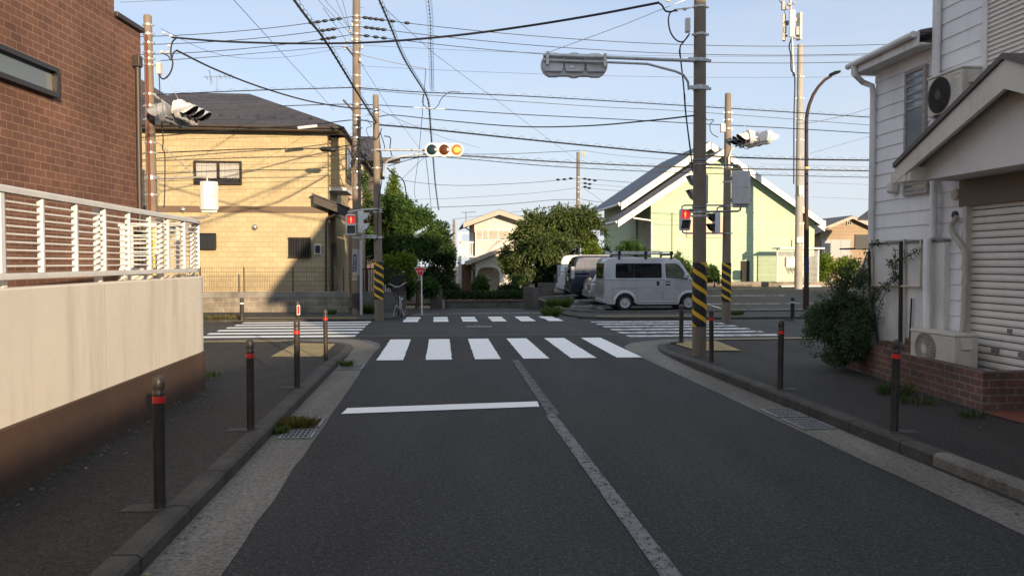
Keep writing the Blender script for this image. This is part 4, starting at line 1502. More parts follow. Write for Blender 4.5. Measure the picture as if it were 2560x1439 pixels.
def controller(label, M, w, h, d, m):
    root = thing("control_box", label, "control box", M=M, group="signal control boxes")
    b = MB(M)
    c = 0.22
    b.prism([(-w / 2, 0), (-w / 2, -d * .55), (-w / 2 + w * .2, -d), (w / 2 - w * .2, -d), (w / 2, -d * .55), (w / 2, 0)], 'z', -h / 2 + 0.05, h / 2)
    b.prism([(-w / 2 + .02, 0), (-w / 2 + .02, -d * .5), (w / 2 - .02, -d * .5), (w / 2 - .02, 0)], 'z', -h / 2, -h / 2 + 0.05)
    b.build("cabinet", m, root, bevel=0.018, seg=3)
    q = MB(M)
    for x in (-w / 2 - 0.012, w / 2 + 0.004):
        for z in (h * 0.3, -h * 0.3):
            q.box(x - 0.004, x + 0.012, -d * 0.45, -d * 0.2, z - 0.03, z + 0.03)
    q.build("latches", GALV_DARK, root)
    q = MB(M)
    q.box(0.02, 0.02 + w * 0.26, -d - 0.002, -d + 0.006, h * 0.02, h * 0.02 + 0.028)
    q.build("label_plate", mat("box label", (0.55, 0.42, 0.25), 0.6, var=0.4, scale=60), root)
    q = MB(M)
    q.prism([(-w * 0.22, h * 0.02), (-w * 0.17, h * 0.02), (-w * 0.195, h * 0.055)], 'y', -d - 0.0015, -d + 0.004)
    q.build("triangle_mark", BLACK, root)
    return root


controller("pale grey signal cabinet on the right side of the thick pole", Matrix.Translation(at(1850, 474, bn_.y - 0.06)), 0.315, 0.63, 0.15, SIG_GREY)
arm = MB()
arm.tube([at(1765, 411, bn_.y - 0.1), at(1845, 413, bn_.y - 0.1), at(1851, 418, bn_.y - 0.1), at(1851, 428, bn_.y - 0.1)], 0.017, 8)
arm.tube([at(1765, 529, bn_.y - 0.1), at(1845, 528, bn_.y - 0.1), at(1851, 524, bn_.y - 0.1), at(1851, 516, bn_.y - 0.1)], 0.017, 8)
arm.build("cabinet_pipes", GALV_DARK, NPOLE, smooth=60)
for ycl in (408, 525):
    c, r = nax(zat(1745, ycl, bn_) - bn_.z)
    q = MB(Matrix.Translation(c))
    for dz in (0, 0.055):
        q.lathe([(r + 0.002, dz - 0.02), (r + 0.013, dz - 0.018), (r + 0.013, dz + 0.018), (r + 0.002, dz + 0.02)], n=20)
    q.box(-r - 0.07, -r, -0.03, 0.02, -0.02, 0.02)
    q.build("clamp", GALV_DARK, NPOLE, bevel=0.004)
controller("white signal cabinet on the bracket of the left pole", Matrix.Translation(at(523, 493, b5.y - 0.05)) @ Matrix.Rotation(0.35, 4, 'Z'), 0.36, 0.66, 0.16, SIG_WHITE)
arm = MB()
arm.tube([at(390, 447, lY - .1), at(485, 444, lY - .1), at(512, 441, lY - 0.05), at(518, 446, lY - 0.05), at(518, 456, lY - 0.05)], 0.022, 8)
arm.tube([at(390, 545, lY - .1), at(510, 544, lY - .05), at(521, 540, lY - .05), at(522, 528, lY - .05)], 0.02, 8)
arm.tube([at(397, 358, lY), at(486, 438, lY - 0.1)], 0.012, 6)
arm.build("cabinet_pipes", STEEL_BAND, LPOLE, smooth=60)

# signs on the power pole -------------------------------------------------
pY = b4.y - 0.17
q = MB(face_frame(at(887, 657, pY), (1, 0, 0.0)))
q.cbox((0, 0, 0), (0.105, 0.53, 0.004))
plate = q.build("address_plate", mat("blue enamel", (0.015, 0.045, 0.16), 0.35, var=0.05), PPOLE)
LETTER = mat("white lettering", (0.8, 0.8, 0.8), 0.5, var=0.02)
for i, ch in enumerate("桜が丘一丁目"):
    text(ch, 0.06, face_frame(at(887, 643.5 + i * 4.4, pY - 0.004), (1, 0, 0)), LETTER, "lettering", plate)
text("21", 0.075, face_frame(at(887, 673, pY - 0.004), (1, 0, 0)), LETTER, "lettering", plate)
q = MB(Matrix.Translation(pax(2.0)[0]))
r_ = pax(2.0)[1] + 0.004
q.lathe([(r_, -0.72), (r_ - .003, 0.12)], n=20)
q.M = Matrix.Translation(pax(0.2)[0])
q.build("pale_sleeve", mat("pale wrap", (0.36, 0.35, 0.32), 0.7, var=0.1, dirt=((0.25, 0.22, 0.19), 3)), PPOLE, smooth=60)
q = MB(Matrix.Translation(pax(0.25)[0]))
q.lathe([(r_ + .002, -0.3), (r_ + .002, 0.45)], n=20)
q.build("dark_sleeve", mat("dark wrap", (0.035, 0.03, 0.028), 0.6), PPOLE, smooth=60)
notice = face_frame(at(886, 691, pY), (1, 0, 0.02))
for dx, cc in ((-0.04, 0), (0.045, 1)):
    q = MB(notice)
    q.cbox((dx, 0, 0), (0.075, 0.24, 0.004))
    q.build("paper_notice", mat("faded paper", (0.52, 0.45, 0.32), 0.8, var=0.15, scale=20), PPOLE)
    q = MB(notice)
    for k in range(3):
        q.cbox((dx - 0.02 + 0.02 * k, 0.01, 0.003), (0.008, 0.17 - 0.03 * k, 0.002))
    q.build("notice_print", mat("faded red print", (0.35, 0.07, 0.05), 0.7) if cc == 0 else mat("grey print", (0.1, 0.09, 0.09), 0.7), PPOLE)
q = MB()
q.tube([at(903, 790, pY + .05), at(902, 600, pY + .05)], 0.045, 10)
q.build("white_conduit", mat("white conduit", (0.48, 0.47, 0.45), 0.6), PPOLE, smooth=60)
q = MB()
for k in range(24):                      # tangle of drop wires at the pole
    rr = random.Random(900 + k)
    x0, y0 = 905 + rr.uniform(-25, 20), rr.choice([285, 300, 345, 370, 392, 405]) + rr.uniform(-5, 5)
    pts = [at(x0, y0, pY - rr.uniform(0, 0.3))]
    for j in range(4):
        x0 += rr.uniform(-14, 16)
        y0 += rr.uniform(-6, 26)
        pts.append(at(x0, y0, pY - rr.uniform(0, 0.3)))
    q.tube(through(pts, 5), rr.uniform(0.005, 0.010), 5)
q.build("drop_wire_tangle", WIRE, PPOLE, smooth=60)
for x0, y0, x1, y1 in ((866, 118, 884, 140), (858, 250, 884, 278), (900, 378, 930, 425), (912, 385, 940, 400)):
    q = MB()
    q.tube([at(x0, y0, pY - 0.25), at(x1, y1, pY)], 0.03, 6)
    q.build("cable_closure", MATS["closure box"], PPOLE)
q = MB()
for x, y in ((862, 120), (880, 62), (868, 105), (875, 78), (905, 118), (900, 150), (880, 98)):
    q.M = Matrix.Translation(at(x, y, pY))
    q.lathe([(0.015, -0.06), (0.045, -0.05), (0.03, -0.01), (0.05, 0.0), (0.03, 0.05), (0.015, 0.06)], n=10)
q.build("insulators", MATS["porcelain"], PPOLE, smooth=50)

# stop sign ------------------------------------------------------------------
ps = ground(1055, 788, -0.03)
STOP = thing("stop_sign", "red inverted triangle stop sign with white writing on a thin white post", "road sign", ps)
q = MB()
q.tube([ps - Vector((0, 0, .1)), at(1053.5, 670, ps.y)], 0.022, 10)
q.build("post", WHITE_PAINT, STOP, smooth=60)
Ms = face_frame(at(1050, 681.5, ps.y - 0.03), (1, 0, 0))


def rtri(a, rnd, n=5):
    """inverted triangle of side a with rounded corners"""
    h = a * math.sqrt(3) / 2
    cs = [(-a / 2, h / 2), (a / 2, h / 2), (0, -h / 2)]
    cen = (0, h / 6)
    out = []
    for i, c in enumerate(cs):
        d = Vector((cen[0] - c[0], cen[1] - c[1])).normalized()
        cc = Vector(c) + d * rnd * 2
        base = math.atan2(-d.y, -d.x)
        for k in range(n + 1):
            t_ = base + math.radians(60) - math.radians(120) * k / n
            out.append((cc.x + rnd * math.cos(t_), cc.y + rnd * math.sin(t_)))
    return out


q = MB(Ms)
q.prism(rtri(0.415, 0.022), 'z', -0.004, 0.0)
sp = q.build("sign_plate", WHITE_PAINT, STOP)
q = MB(Ms)
q.prism(rtri(0.375, 0.017), 'z', 0.0, 0.003)
q.build("red_face", mat("sign red", (0.58, 0.014, 0.02), 0.4, var=0.04), sp)
text("止まれ", 0.085, Ms @ Matrix.Translation((0, 0.055, 0.0045)), LETTER, "lettering", sp)

# ------------------------------------------------------------------ overhead cables


def sag(a, b, d, n=24):
    a, b = Vector(a), Vector(b)
    return [a.lerp(b, i / n) - Vector((0, 0, 4 * d * (i / n) * (1 - i / n))) for i in range(n + 1)]


def cable(label, pts, r, m=None, spiral=0.0, pitch=0.36, beads=(), group="overhead cables", up=True):
    m = m or WIRE
    b = MB()
    b.tube(pts, r, 6)
    o = b.build("overhead_cable", m, smooth=60)
    tag(o, label, "cable", group)
    if spiral:
        q = MB()
        tot = sum((pts[i + 1] - pts[i]).length for i in range(len(pts) - 1))
        sp, acc = [], 0.0
        step = pitch / 8
        i, d = 0, 0.0
        pos = 0.0
        while pos < tot and len(sp) < 1600:
            while i < len(pts) - 2 and pos > acc + (pts[i + 1] - pts[i]).length:
                acc += (pts[i + 1] - pts[i]).length
                i += 1
            seg = pts[i + 1] - pts[i]
            c = pts[i] + seg.normalized() * (pos - acc)
            u = Vector((0, 0, 1)) - seg.normalized() * seg.normalized().z
            u.normalize()
            w = seg.normalized().cross(u)
            a = 2 * math.pi * pos / pitch
            sp.append(c + u * (math.cos(a) * spiral + (spiral * 0.75 if up else 0)) + w * math.sin(a) * spiral)
            pos += step
        q.tube(sp, 0.0035 if r < 0.02 else 0.0045, 3, cap=False)
        q.build("spiral_hanger", WIRE, o)
    if beads:
        for c, d, ln in beads:
            q = MB()
            d = d.normalized()
            q.tube([c - d * ln / 2, c - d * ln * .2, c + d * ln * .2, c + d * ln / 2], [0.012, 0.05, 0.05, 0.012], 8)
            q.build("insulator_sleeve", BLACK, o, smooth=50)
    return o


def ct(px, py, t):
    return ROAD @ on_t(px, py, t)


# three power lines on the tall pole, both sides
TP = 26.0
for k, (yl, yp, yr, left, right) in enumerate((
        (93, 41, 106, "highest of the three power lines on the left of the tall pole", "highest of the three power lines crossing the sky to the right"),
        (112, 65, 128, "middle of the three power lines on the left of the tall pole", "middle of the three power lines crossing the sky to the right"),
        (138, 86, 147, "lowest of the three power lines on the left of the tall pole", "lowest of the three power lines crossing the sky to the right"))):
    a, p_, b_ = ct(230, yl, TP), ct(886, yp, TP), ct(2330, yr, TP)
    xs_l = ((784, 800, 817, 836, 852), (812, 826, 838), (812, 826, 838))[k]
    xs_r = ((917, 930, 944, 958, 984, 1020), (920, 934, 948, 962), (920, 943, 963))[k]
    lp_ = sag(a, p_, 0.18)
    rp_ = sag(p_, b_, 0.45, 40)

    def on_curve(c, x):
        return min(c, key=lambda v: abs((CX + FPX * v.x / v.y) - x))

    def beads_for(c, xs_):
        out = []
        d = (c[-1] - c[0])
        for x in xs_:
            i = min(range(len(c) - 1), key=lambda i: abs((CX + FPX * c[i].x / c[i].y) - x))
            A, B = c[i], c[i + 1] if (CX + FPX * c[i].x / c[i].y) < x or i == 0 else c[i - 1]
            xa, xb = CX + FPX * A.x / A.y, CX + FPX * B.x / B.y
            out.append((A.lerp(B, (x - xa) / (xb - xa)), d, 0.21))
        return out
    cable(left, lp_, 0.011, beads=beads_for(lp_, xs_l))
    cable(right, rp_, 0.011, beads=beads_for(rp_, xs_r))
for y0, y1, y2, lab in ((113, 118, 135, "faint thin wire below the three power lines"), (165, 172, 188, "faint thin wire across the mid sky on the right")):
    cable(lab, sag(ct(900, y0, TP), ct(2330, y2, TP), 0.2), 0.005, WIRE_GREY)

# thick cable swung between the near pole and the left pole
cable("thick black cable swinging from the left pole to the near right pole",
      through([at(430, 94, 17.2), at(560, 104, 16.8), at(740, 109, 16.2), at(930, 106, 15.6), at(1120, 91, 15.0), at(1300, 68, 14.5), at(1480, 39, 14.1), at(1648, 7, 13.7)]), 0.021)
cable("black service cable from the left pole down to the striped signal pole",
      through([at(441, 126, 17.2), at(530, 170, 18.5), at(640, 214, 20.2), at(760, 250, 22.2), at(860, 268, 23.8), at(932, 273, 24.4)]), 0.020)
# spiral hung communication cable at mid height
cable("spiral wrapped cable from the left past the tall pole", through([ct(230, 240, TP), ct(400, 236, TP), ct(640, 226, TP), ct(886, 219, TP)]), 0.016, spiral=0.042, pitch=0.42)
cable("spiral wrapped cable crossing the sky from the tall pole to the right house",
      through([ct(886, 219, TP), ct(1060, 231, TP), ct(1300, 240, TP), ct(1740, 266, TP), ct(2330, 303, TP)]), 0.016, spiral=0.042, pitch=0.42)
cable("thin twisted wire just under the spiral wrapped cable", through([ct(886, 222, TP), ct(1075, 238, TP), ct(1480, 266, TP), ct(1740, 280, TP), ct(2330, 325, TP)]), 0.009)
cable("low swaying cable through the two signal poles", through([ct(700, 265, TP), ct(886, 261, TP), ct(1060, 270, TP), ct(1300, 286, TP), ct(1560, 299, TP), ct(1740, 309, TP), ct(1990, 322, TP), ct(2330, 343, TP)]), 0.014)
cable("cable rising from the striped signal pole to the thick near pole",
      through([at(944, 292, 24.2), at(985, 288, 23.5), at(1100, 300, 21.5), at(1290, 316, 18.5), at(1460, 315, 16.4), at(1620, 302, 14.6), at(1735, 289, 13.8)]), 0.014)
TL = 24.7
cable("heavy spiral cable drooping from the striped signal pole to the right house",
      through([ct(944, 312, TL), ct(1060, 322, TL), ct(1280, 345, TL), ct(1500, 367, TL), ct(1740, 388, TL), ct(1990, 398, TL), ct(2330, 402, TL)]), 0.026, spiral=0.05, pitch=0.4)
cable("heavy low cable behind the lit signal running right", through([ct(944, 400, TL), ct(1040, 393, TL), ct(1160, 390, TL), ct(1400, 405, TL), ct(1740, 419, TL), ct(2330, 430, TL)]), 0.022, spiral=0.047, pitch=0.45)
cable("thin low looped cable behind the lit signal running right", through([ct(970, 415, TL), ct(1060, 392, TL), ct(1160, 397, TL), ct(1400, 417, TL), ct(1740, 433, TL), ct(2330, 447, TL)]), 0.012, spiral=0.047, pitch=0.6)
# along the front of the yellow house
TY = 26.3
h1 = cable("cable along the eaves of the yellow house with a white sleeve", through([ct(230, 356, TY), ct(400, 340, TY), ct(600, 324, TY), ct(760, 314, TY), ct(886, 300, TY), ct(944, 308, TY)]), 0.017)
q = MB()
q.tube([ct(745, 320, TY - 0.04), ct(793, 315, TY - 0.04)], 0.05, 8)
q.build("white_sleeve", WHITE_PAINT, h1, smooth=50)
h2 = cable("cable along the upper wall of the yellow house with a black closure", through([ct(230, 388, TY), ct(400, 382, TY), ct(620, 373, TY), ct(800, 371, TY), ct(886, 362, TY)]), 0.018)
q = MB()
q.tube([ct(798, 372, TY - 0.04), ct(806, 373, TY - 0.04), ct(835, 374, TY - 0.04), ct(843, 372, TY - 0.04)], [0.02, 0.085, 0.085, 0.02], 8)
q.build("cable_closure", BLACK, h2, smooth=50)
cable("looped spiral cable across the wall of the yellow house", through([ct(230, 408, TY), ct(400, 402, TY), ct(640, 394, TY), ct(800, 391, TY), ct(886, 384, TY)]), 0.011, spiral=0.047, pitch=0.6)
for y0, y1, lab in ((352, 335, "thin wire under the eaves cable of the yellow house"), (418, 404, "lower thin wire across the yellow wall"), (430, 425, "lowest thin wire across the yellow wall")):
    cable(lab, through([ct(230, y0, TY + 0.2), ct(560, (y0 + y1) / 2 + 2, TY + 0.2), ct(886, y1, TY + 0.2)]), 0.006, WIRE_GREY)
cable("thin twisted wire from the left pole up to the tall pole", through([at(402, 152, 17.3), at(560, 140, 20), at(730, 126, 23), at(845, 117, 25.2), at(870, 119, 25.6)]), 0.009, WIRE_GREY)
cable("thin slack wire from the left pole to the tall pole", through([at(402, 72, 17.3), at(520, 128, 19.5), at(620, 146, 21.5), at(740, 140, 23.5), at(880, 116, 25.6)]), 0.005, WIRE_GREY)

# cables running down our street over the camera
cable("spiral cable overhead from the striped pole to the top left", through([at(944, 312, 24.3), at(886, 220, 18.6), at(810, 98, 15.4), at(735, 0, 13.4), Vector((-3.45, 6.0, 6.35)), Vector((-3.3, -6.0, 6.9))]), 0.024, spiral=0.047, pitch=0.25)
JN = at(1064, 234, 25.6)
cable("spiral cable overhead from the cable joint to the top centre", through([JN, at(1012, 150, 20.0), at(977, 68, 17.2), at(948, 0, 15.5), Vector((-2.35, 6.0, 6.9)), Vector((-2.1, -6, 7.1))]), 0.020, spiral=0.047, pitch=0.25)
cable("almost upright spiral wire ending at the cable joint", through([at(1080, 226, 25.8), at(1077, 120, 20.5), at(1071, 0, 16.8), Vector((-1.2, 8, 7.0)), Vector((-0.4, -6, 7.3))]), 0.008, spiral=0.07, pitch=0.28, up=False)
cable("thin diagonal wire from the top left to the yellow house", [at(575, -10, 14), at(835, 275, 26.8)], 0.006, WIRE_GREY)
cable("thin diagonal wire from the top centre towards the distant pole", [at(950, 10, 17), at(1085, 134, 25), at(1452, 408, 61)], 0.007, WIRE_GREY)
cable("thin diagonal wire from the tall pole down past the lit signal", [at(808, 20, 20), at(885, 130, 25.4), at(980, 282, 33), at(1060, 385, 40)], 0.007, WIRE_GREY)
for x0, y0, x1, y1, lab in ((812, 0, 876, 72, "left of the fine wires fanning up from the tall pole"), (840, 0, 878, 84, "middle of the fine wires fanning up from the tall pole"), (856, 0, 880, 96, "right of the fine wires fanning up from the tall pole"),
                            (790, -5, 880, 88, "outermost fine wire fanning up from the tall pole")):
    cable(lab, [at(x0, y0, 20), at(x1, y1, 25.8)], 0.006, WIRE_GREY)
cable("thin wire from the left sky edge above the brick house", [at(300, 6, 19), at(520, -3, 21)], 0.005, WIRE_GREY)
cable("pale cord from the tall pole to the cable joint", through([at(893, 135, 25.6), at(980, 156, 25.6), at(1064, 172, 25.6)]), 0.010, STEEL_BAND)
cable("black drop cable hanging from the pale cord", through([at(1064, 172, 25.6), at(1064, 182, 25.6), at(1058, 260, 26), at(1052, 330, 30), at(1046, 395, 36), at(1036, 480, 44), at(1046, 508, 46)]), 0.010)
# from the joint down the lane
cable("thick cable sinking away over the lane from the joint", through([JN, at(1072, 262, 27), at(1077, 330, 31), at(1083, 400, 36), at(1089, 468, 44), at(1096, 521, 54), at(1097, 524, 56)]), 0.024, spiral=0.05, pitch=0.5)
cable("thin cable sinking away over the lane left of the thick one", through([at(1064, 392, 30), at(1069, 430, 34), at(1075, 490, 42), at(1082, 560, 55)]), 0.012)
cable("cable loop hanging under the joint", through([at(1058, 238, 25.6), at(1056, 255, 25.5), at(1064, 268, 25.5), at(1076, 273, 25.5), at(1092, 268, 25.5), at(1105, 245, 25.5), at(1125, 230, 25.6), at(1150, 231, 25.7)]), 0.012)
q = MB()
q.tube([ct(1034, 269, TP - 0.1), ct(1112, 273, TP - 0.1)], 0.018, 8)
tag(q.build("cable_splice", SIG_GREY, smooth=50), "straight grey splice sleeve on the swaying cable under the joint", "cable splice")
cable("cable from the closure of the striped pole to the far left tree", through([at(968, 420, 24.4), at(985, 436, 26), at(1003, 445, 28), at(1012, 462, 29), at(1017, 500, 30)]), 0.02)
cable("thin wire from the lit signal arm to the tree", [at(1062, 392, 24), at(1006, 446, 28)], 0.006, WIRE_GREY)
cable("thin wire running from the striped pole past the lit signal", [at(955, 278, 24.4), at(1000, 300, 27), at(1110, 345, 36), at(1200, 370, 50)], 0.007, WIRE_GREY)
cable("stay wire of the long signal arm", [at(1369, 132, bn_.y - 0.3), at(1560, 62, bn_.y - 0.1), at(1738, -10, bn_.y)], 0.006, STEEL_BAND)
# distant wires
FY = 62
for pts, r, lab in ((((880, 430), (1100, 462), (1300, 458), (1440, 446)), .018, "distant line with sleeves left of the far pole"),
                    (((1105, 386), (1260, 385), (1400, 379), (1452, 376)), .02, "distant line at the top of the far pole"),
                    (((1455, 376), (1560, 390), (1720, 402)), .016, "distant line right of the top of the far pole"),
                    (((1010, 500), (1160, 494), (1340, 482), (1440, 470)), .014, "second distant line left of the far pole"),
                    (((1040, 520), (1240, 512), (1380, 500), (1442, 499)), .022, "third distant line left of the far pole"),
                    (((1130, 548), (1330, 524), (1440, 505)), .016, "lowest distant line left of the far pole"),
                    (((1448, 446), (1500, 450), (1600, 458)), .018, "distant line with sleeves right of the far pole"),
                    (((1448, 457), (1500, 462), (1590, 470)), .014, "second distant line right of the far pole"),
                    (((1448, 468), (1500, 473), (1585, 480)), .014, "third distant line right of the far pole"),
                    (((1460, 470), (1515, 510)), .012, "distant stay wire slanting down from the far pole"),
                    (((1448, 497), (1490, 504), (1540, 508)), .018, "lowest distant line right of the far pole")):
    cable(lab, through([at(x, y, FY) for x, y in pts], 6), r, WIRE_GREY if r < .017 else WIRE, group="distant lines by the far pole")
for x, y, a in ((1395, 449, 0), (1411, 448, 0), (1427, 446, 0), (1462, 447, 0), (1473, 449, 0), (1487, 451, 0), (1463, 458, 0), (1474, 460, 0), (1463, 467, 0), (1473, 470, 0)):
    q = MB()
    q.tube([at(x - 5, y, FY), at(x - 2, y, FY), at(x + 2, y + .3, FY), at(x + 5, y + .5, FY)], [.03, .09, .09, .03], 6)
    q.build("insulator_sleeve", BLACK, FPOLE)
q = MB()
q.tube([at(1447, 392, FY), at(1464, 388, FY)], 0.05, 6)
for x in (1455, 1459, 1463):
    q.tube([at(x, 387, FY), at(x + 1, 378, FY)], 0.07, 6)
q.build("crossarm", GALV, FPOLE)
for pts, lab in ((((1990, 310), (2035, 306), (2110, 290), (2185, 268)), "thin wire from the lamp post up to the white house"), (((2025, 384), (2100, 362), (2185, 338)), "thin wire from the lamp post to the corner of the white house"),
                 (((2030, 456), (2185, 462)), "thin wire right of the lamp post above the brown roof"), (((2030, 492), (2185, 499)), "second thin wire above the brown roof"), (((1900, 410), (2185, 418)), "thin wire between the two heavy cables on the right")):
    cable(lab, [at(x, y, 29 if y < 390 else 40) for x, y in pts], 0.008, WIRE_GREY)

# ------------------------------------------------------------------ buildings


def window(root, M, w, h, frame_m, pane_m, bars=(0.5,), fw=0.05, depth=0.06, proud=0.03, hbars=(), curtain=False, grille=0, name="window", grooves=0):
    """M: x right, y up, z out of the wall; origin in the middle of the opening"""
    f = MB(M)
    a, b = w / 2, h / 2
    for r in ((-a, a, b - fw, b), (-a, a, -b, -b + fw), (-a, -a + fw, -b + fw, b - fw), (a - fw, a, -b + fw, b - fw)):
        f.box(r[0], r[1], r[2], r[3], -0.02, proud)
    for x in bars:
        xx = -a + w * x
        f.box(xx - fw * 0.45, xx + fw * 0.45, -b + fw, b - fw, -0.02, proud - 0.006)
    for y in hbars:
        yy = -b + h * y
        f.box(-a + fw, a - fw, yy - fw * 0.35, yy + fw * 0.35, -0.02, proud - 0.008)
    fo = f.build(name, frame_m, root)
    p = MB(M)
    p.box(-a + fw * 0.8, a - fw * 0.8, -b + fw * 0.8, b - fw * 0.8, 0.004, 0.010)
    p.build("pane", pane_m, fo)
    if curtain:
        c = MB(M)
        edges = [0.0] + list(bars) + [1.0]
        for i in range(len(edges) - 1):
            x0, x1 = -a + w * edges[i] + fw * (1 if i == 0 else 0.7), -a + w * edges[i + 1] - fw * 0.8
            n = 40
            y0 = -b + h * 0.26
            for k in range(n + 1):
                x = x0 + (x1 - x0) * k / n
                zz = -0.055 + 0.018 * math.sin(k * 1.9) + 0.006 * math.sin(k * 0.7)
                c.v += [M @ Vector((x, y0 + 0.012 * math.sin(k * 1.1), zz)), M @ Vector((x, b - fw, zz * 0.8))]
            o = len(c.v) - 2 * (n + 1)
            c.f += [(o + 2 * k, o + 2 * k + 2, o + 2 * k + 3, o + 2 * k + 1) for k in range(n)]
        c.build("curtain", CURTAIN, fo, recalc=False, smooth=80)
    if curtain or pane_m is GLASS_CLEAR:
        d = MB(M)
        d.box(-a + 0.01, a - 0.01, -b + 0.01, b - 0.01, -0.085, -0.078)
        d.build("room", INTERIOR, fo)
    if grille:
        gq = MB(M)
        for k in range(grille):
            x = -a + w * (k + 0.5) / grille
            gq.box(x - 0.008, x + 0.008, -b - 0.01, b + 0.01, proud + 0.035, proud + 0.05)
        gq.box(-a - .01, a + .01, b - 0.01, b + 0.02, proud, proud + 0.055)
        gq.box(-a - .01, a + .01, -b - 0.02, -b + 0.01, proud, proud + 0.055)
        gq.build("grille", frame_m, fo)
    return fo


def tM(p, dz=0.0):
    """frame on a wall facing down the street (towards us): p in street coordinates"""
    return ROAD @ face_frame((p[0], p[1], p[2]), (1, 0, 0), (0, 0, 1)) @ Matrix.Translation((0, 0, dz))


def sM(p, dz=0.0):
    """frame on a wall facing left across the street (normal -s)"""
    return ROAD @ face_frame((p[0], p[1], p[2]), (0, -1, 0), (0, 0, 1)) @ Matrix.Translation((0, 0, dz))


# ---- brown brick house on the left (its side is square with the view) ----
BX = -5.5
yc = BX / ((360 - CX) / FPX)                    # distance of its far corner
bh = thing("brick_house", "brown brick tile house rising behind the white railing on the left", "house", (BX - 3, 8, 0.1))
b = MB()
zp = at(360, 82, yc).z
ystep = BX / ((296 - CX) / FPX)
b.prism([(-1.5, 0.0), (yc, 0.0), (yc, zp), (ystep, zp), (ystep, zp + 1.5), (-1.5, zp + 1.5)], 'x', BX - 7, BX)
b.build("wall", BRICK_FACADE, bh, uv=True)
b = MB()
b.box(BX - 7, BX + 0.05, ystep + 0.003, yc + 0.05, zp + 0.003, zp + 0.075)
b.box(BX - 7, BX + 0.05, -1.5, ystep + 0.04, zp + 1.503, zp + 1.58)
b.build("coping", DKBROWN, bh, bevel=0.01)
y0 = 7.0
y1 = BX / ((143 - CX) / FPX)
zt, zb = at(143, 172, y1).z, at(143, 246, y1).z
wM = face_frame((BX, (y0 + y1) / 2, (zt + zb) / 2), (0, 1, 0))
window(bh, wM, y1 - y0, zt - zb, BRONZE, glass_mat("pale sky glass", (0.13, 0.155, 0.165), 0.0, 0.08), bars=(), fw=0.055, proud=0.075)
b = MB()
b.box(BX + 0.0, BX + 0.004, 0.0, yc, 0.0, 0.0)
dpx = BX + 0.07
yd = dpx / ((352 - CX) / FPX)
b = MB()
b.box(dpx - 0.05, dpx + 0.05, yd - 0.06, yd + 0.06, at(352, 168, yd).z, at(352, 140, yd).z)
b.build("rain_hopper", DKBROWN, bh, bevel=0.008)
b = MB()
b.tube([(dpx, yd, at(352, 169, yd).z), (dpx, yd, 0.1)], 0.038, 10)
b.build("downpipe", DKBROWN, bh, smooth=60)

# ---- curved garden wall and its railing ----
W_pts = [(-3.0, -6.0), (-3.0, 10.45)]
for k in range(1, 10):
    a = math.radians(90 * k / 9)
    W_pts.append((-3.0 - 1.3 * (1 - math.cos(a)), 10.45 + 1.3 * math.sin(a)))
W_pts += [(-9.0, 11.75), (-14.0, 11.75)]


def wall_strip(path, thick, z0, z1, side=1):
    inn = inset(path, thick, side)
    q = MB(ROAD)
    for (s, t), (s2, t2) in zip(path, inn):
        q.v += [ROAD @ Vector((s, t, z0)), ROAD @ Vector((s, t, z1 - 0.012)), ROAD @ Vector((s + (s2 - s) * 0.06, t + (t2 - t) * 0.06, z1)), ROAD @ Vector((s2, t2, z1)), ROAD @ Vector((s2, t2, z0))]
    n = len(path)
    for i in range(n - 1):
        for j in range(4):
            q.f.append((5 * i + j, 5 * i + j + 1, 5 * i + 6 + j, 5 * i + 5 + j))
    q.f += [(0, 1, 2, 3, 4), tuple(5 * (n - 1) + j for j in (4, 3, 2, 1, 0))]
    return q


gw = thing("garden_wall", "rounded beige wall with a brown base running along the left pavement", "wall", R(-3.0, 5, 0.1), ANG)
wall_strip(W_pts, 0.16, 0.60, 1.565).build("wall", STUCCO_BEIGE, gw, smooth=30)
wall_strip(inset(W_pts, 0.02, -1), 0.2, 0.05, 0.6).build("base", STUCCO_BROWN, gw, smooth=30)
q = MB(ROAD)
for t in (7.55, 9.6, 4.0):
    q.box(-3.0005, -2.9985, t - 0.004, t + 0.004, 0.61, 1.55)
q.build("joints", mat("joint shade", (0.34, 0.30, 0.24), 0.9), gw)
pb = MB(ROAD)
pb.add([(-3.6, -6, 1.45), (-3.05, -6, 1.45), (-3.05, 11, 1.45), (-3.6, 11, 1.45)], [(0, 1, 2, 3)])

RAILW = mat("white railing", (0.76, 0.75, 0.71), 0.4, var=0.04, scale=3, dirt=((0.6, 0.58, 0.53), 4))
rl = thing("railing", "white slatted metal railing on top of the rounded beige wall", "railing", R(-3.08, 5, 1.565), ANG)
RS = -3.06
rp = [(RS, -6.0), (RS, 10.45)]
for k in range(1, 6):
    a = math.radians(90 * k / 5)
    rp.append((RS - 1.2 * (1 - math.cos(a)), 10.45 + 1.2 * math.sin(a)))
rp += [(-9.0, 11.65)]


def rail(path, z0, z1, w, name):
    q = wall_strip(inset(path, -w / 2, 1), w, z0, z1)
    return q.build(name, RAILW, rl, smooth=20)


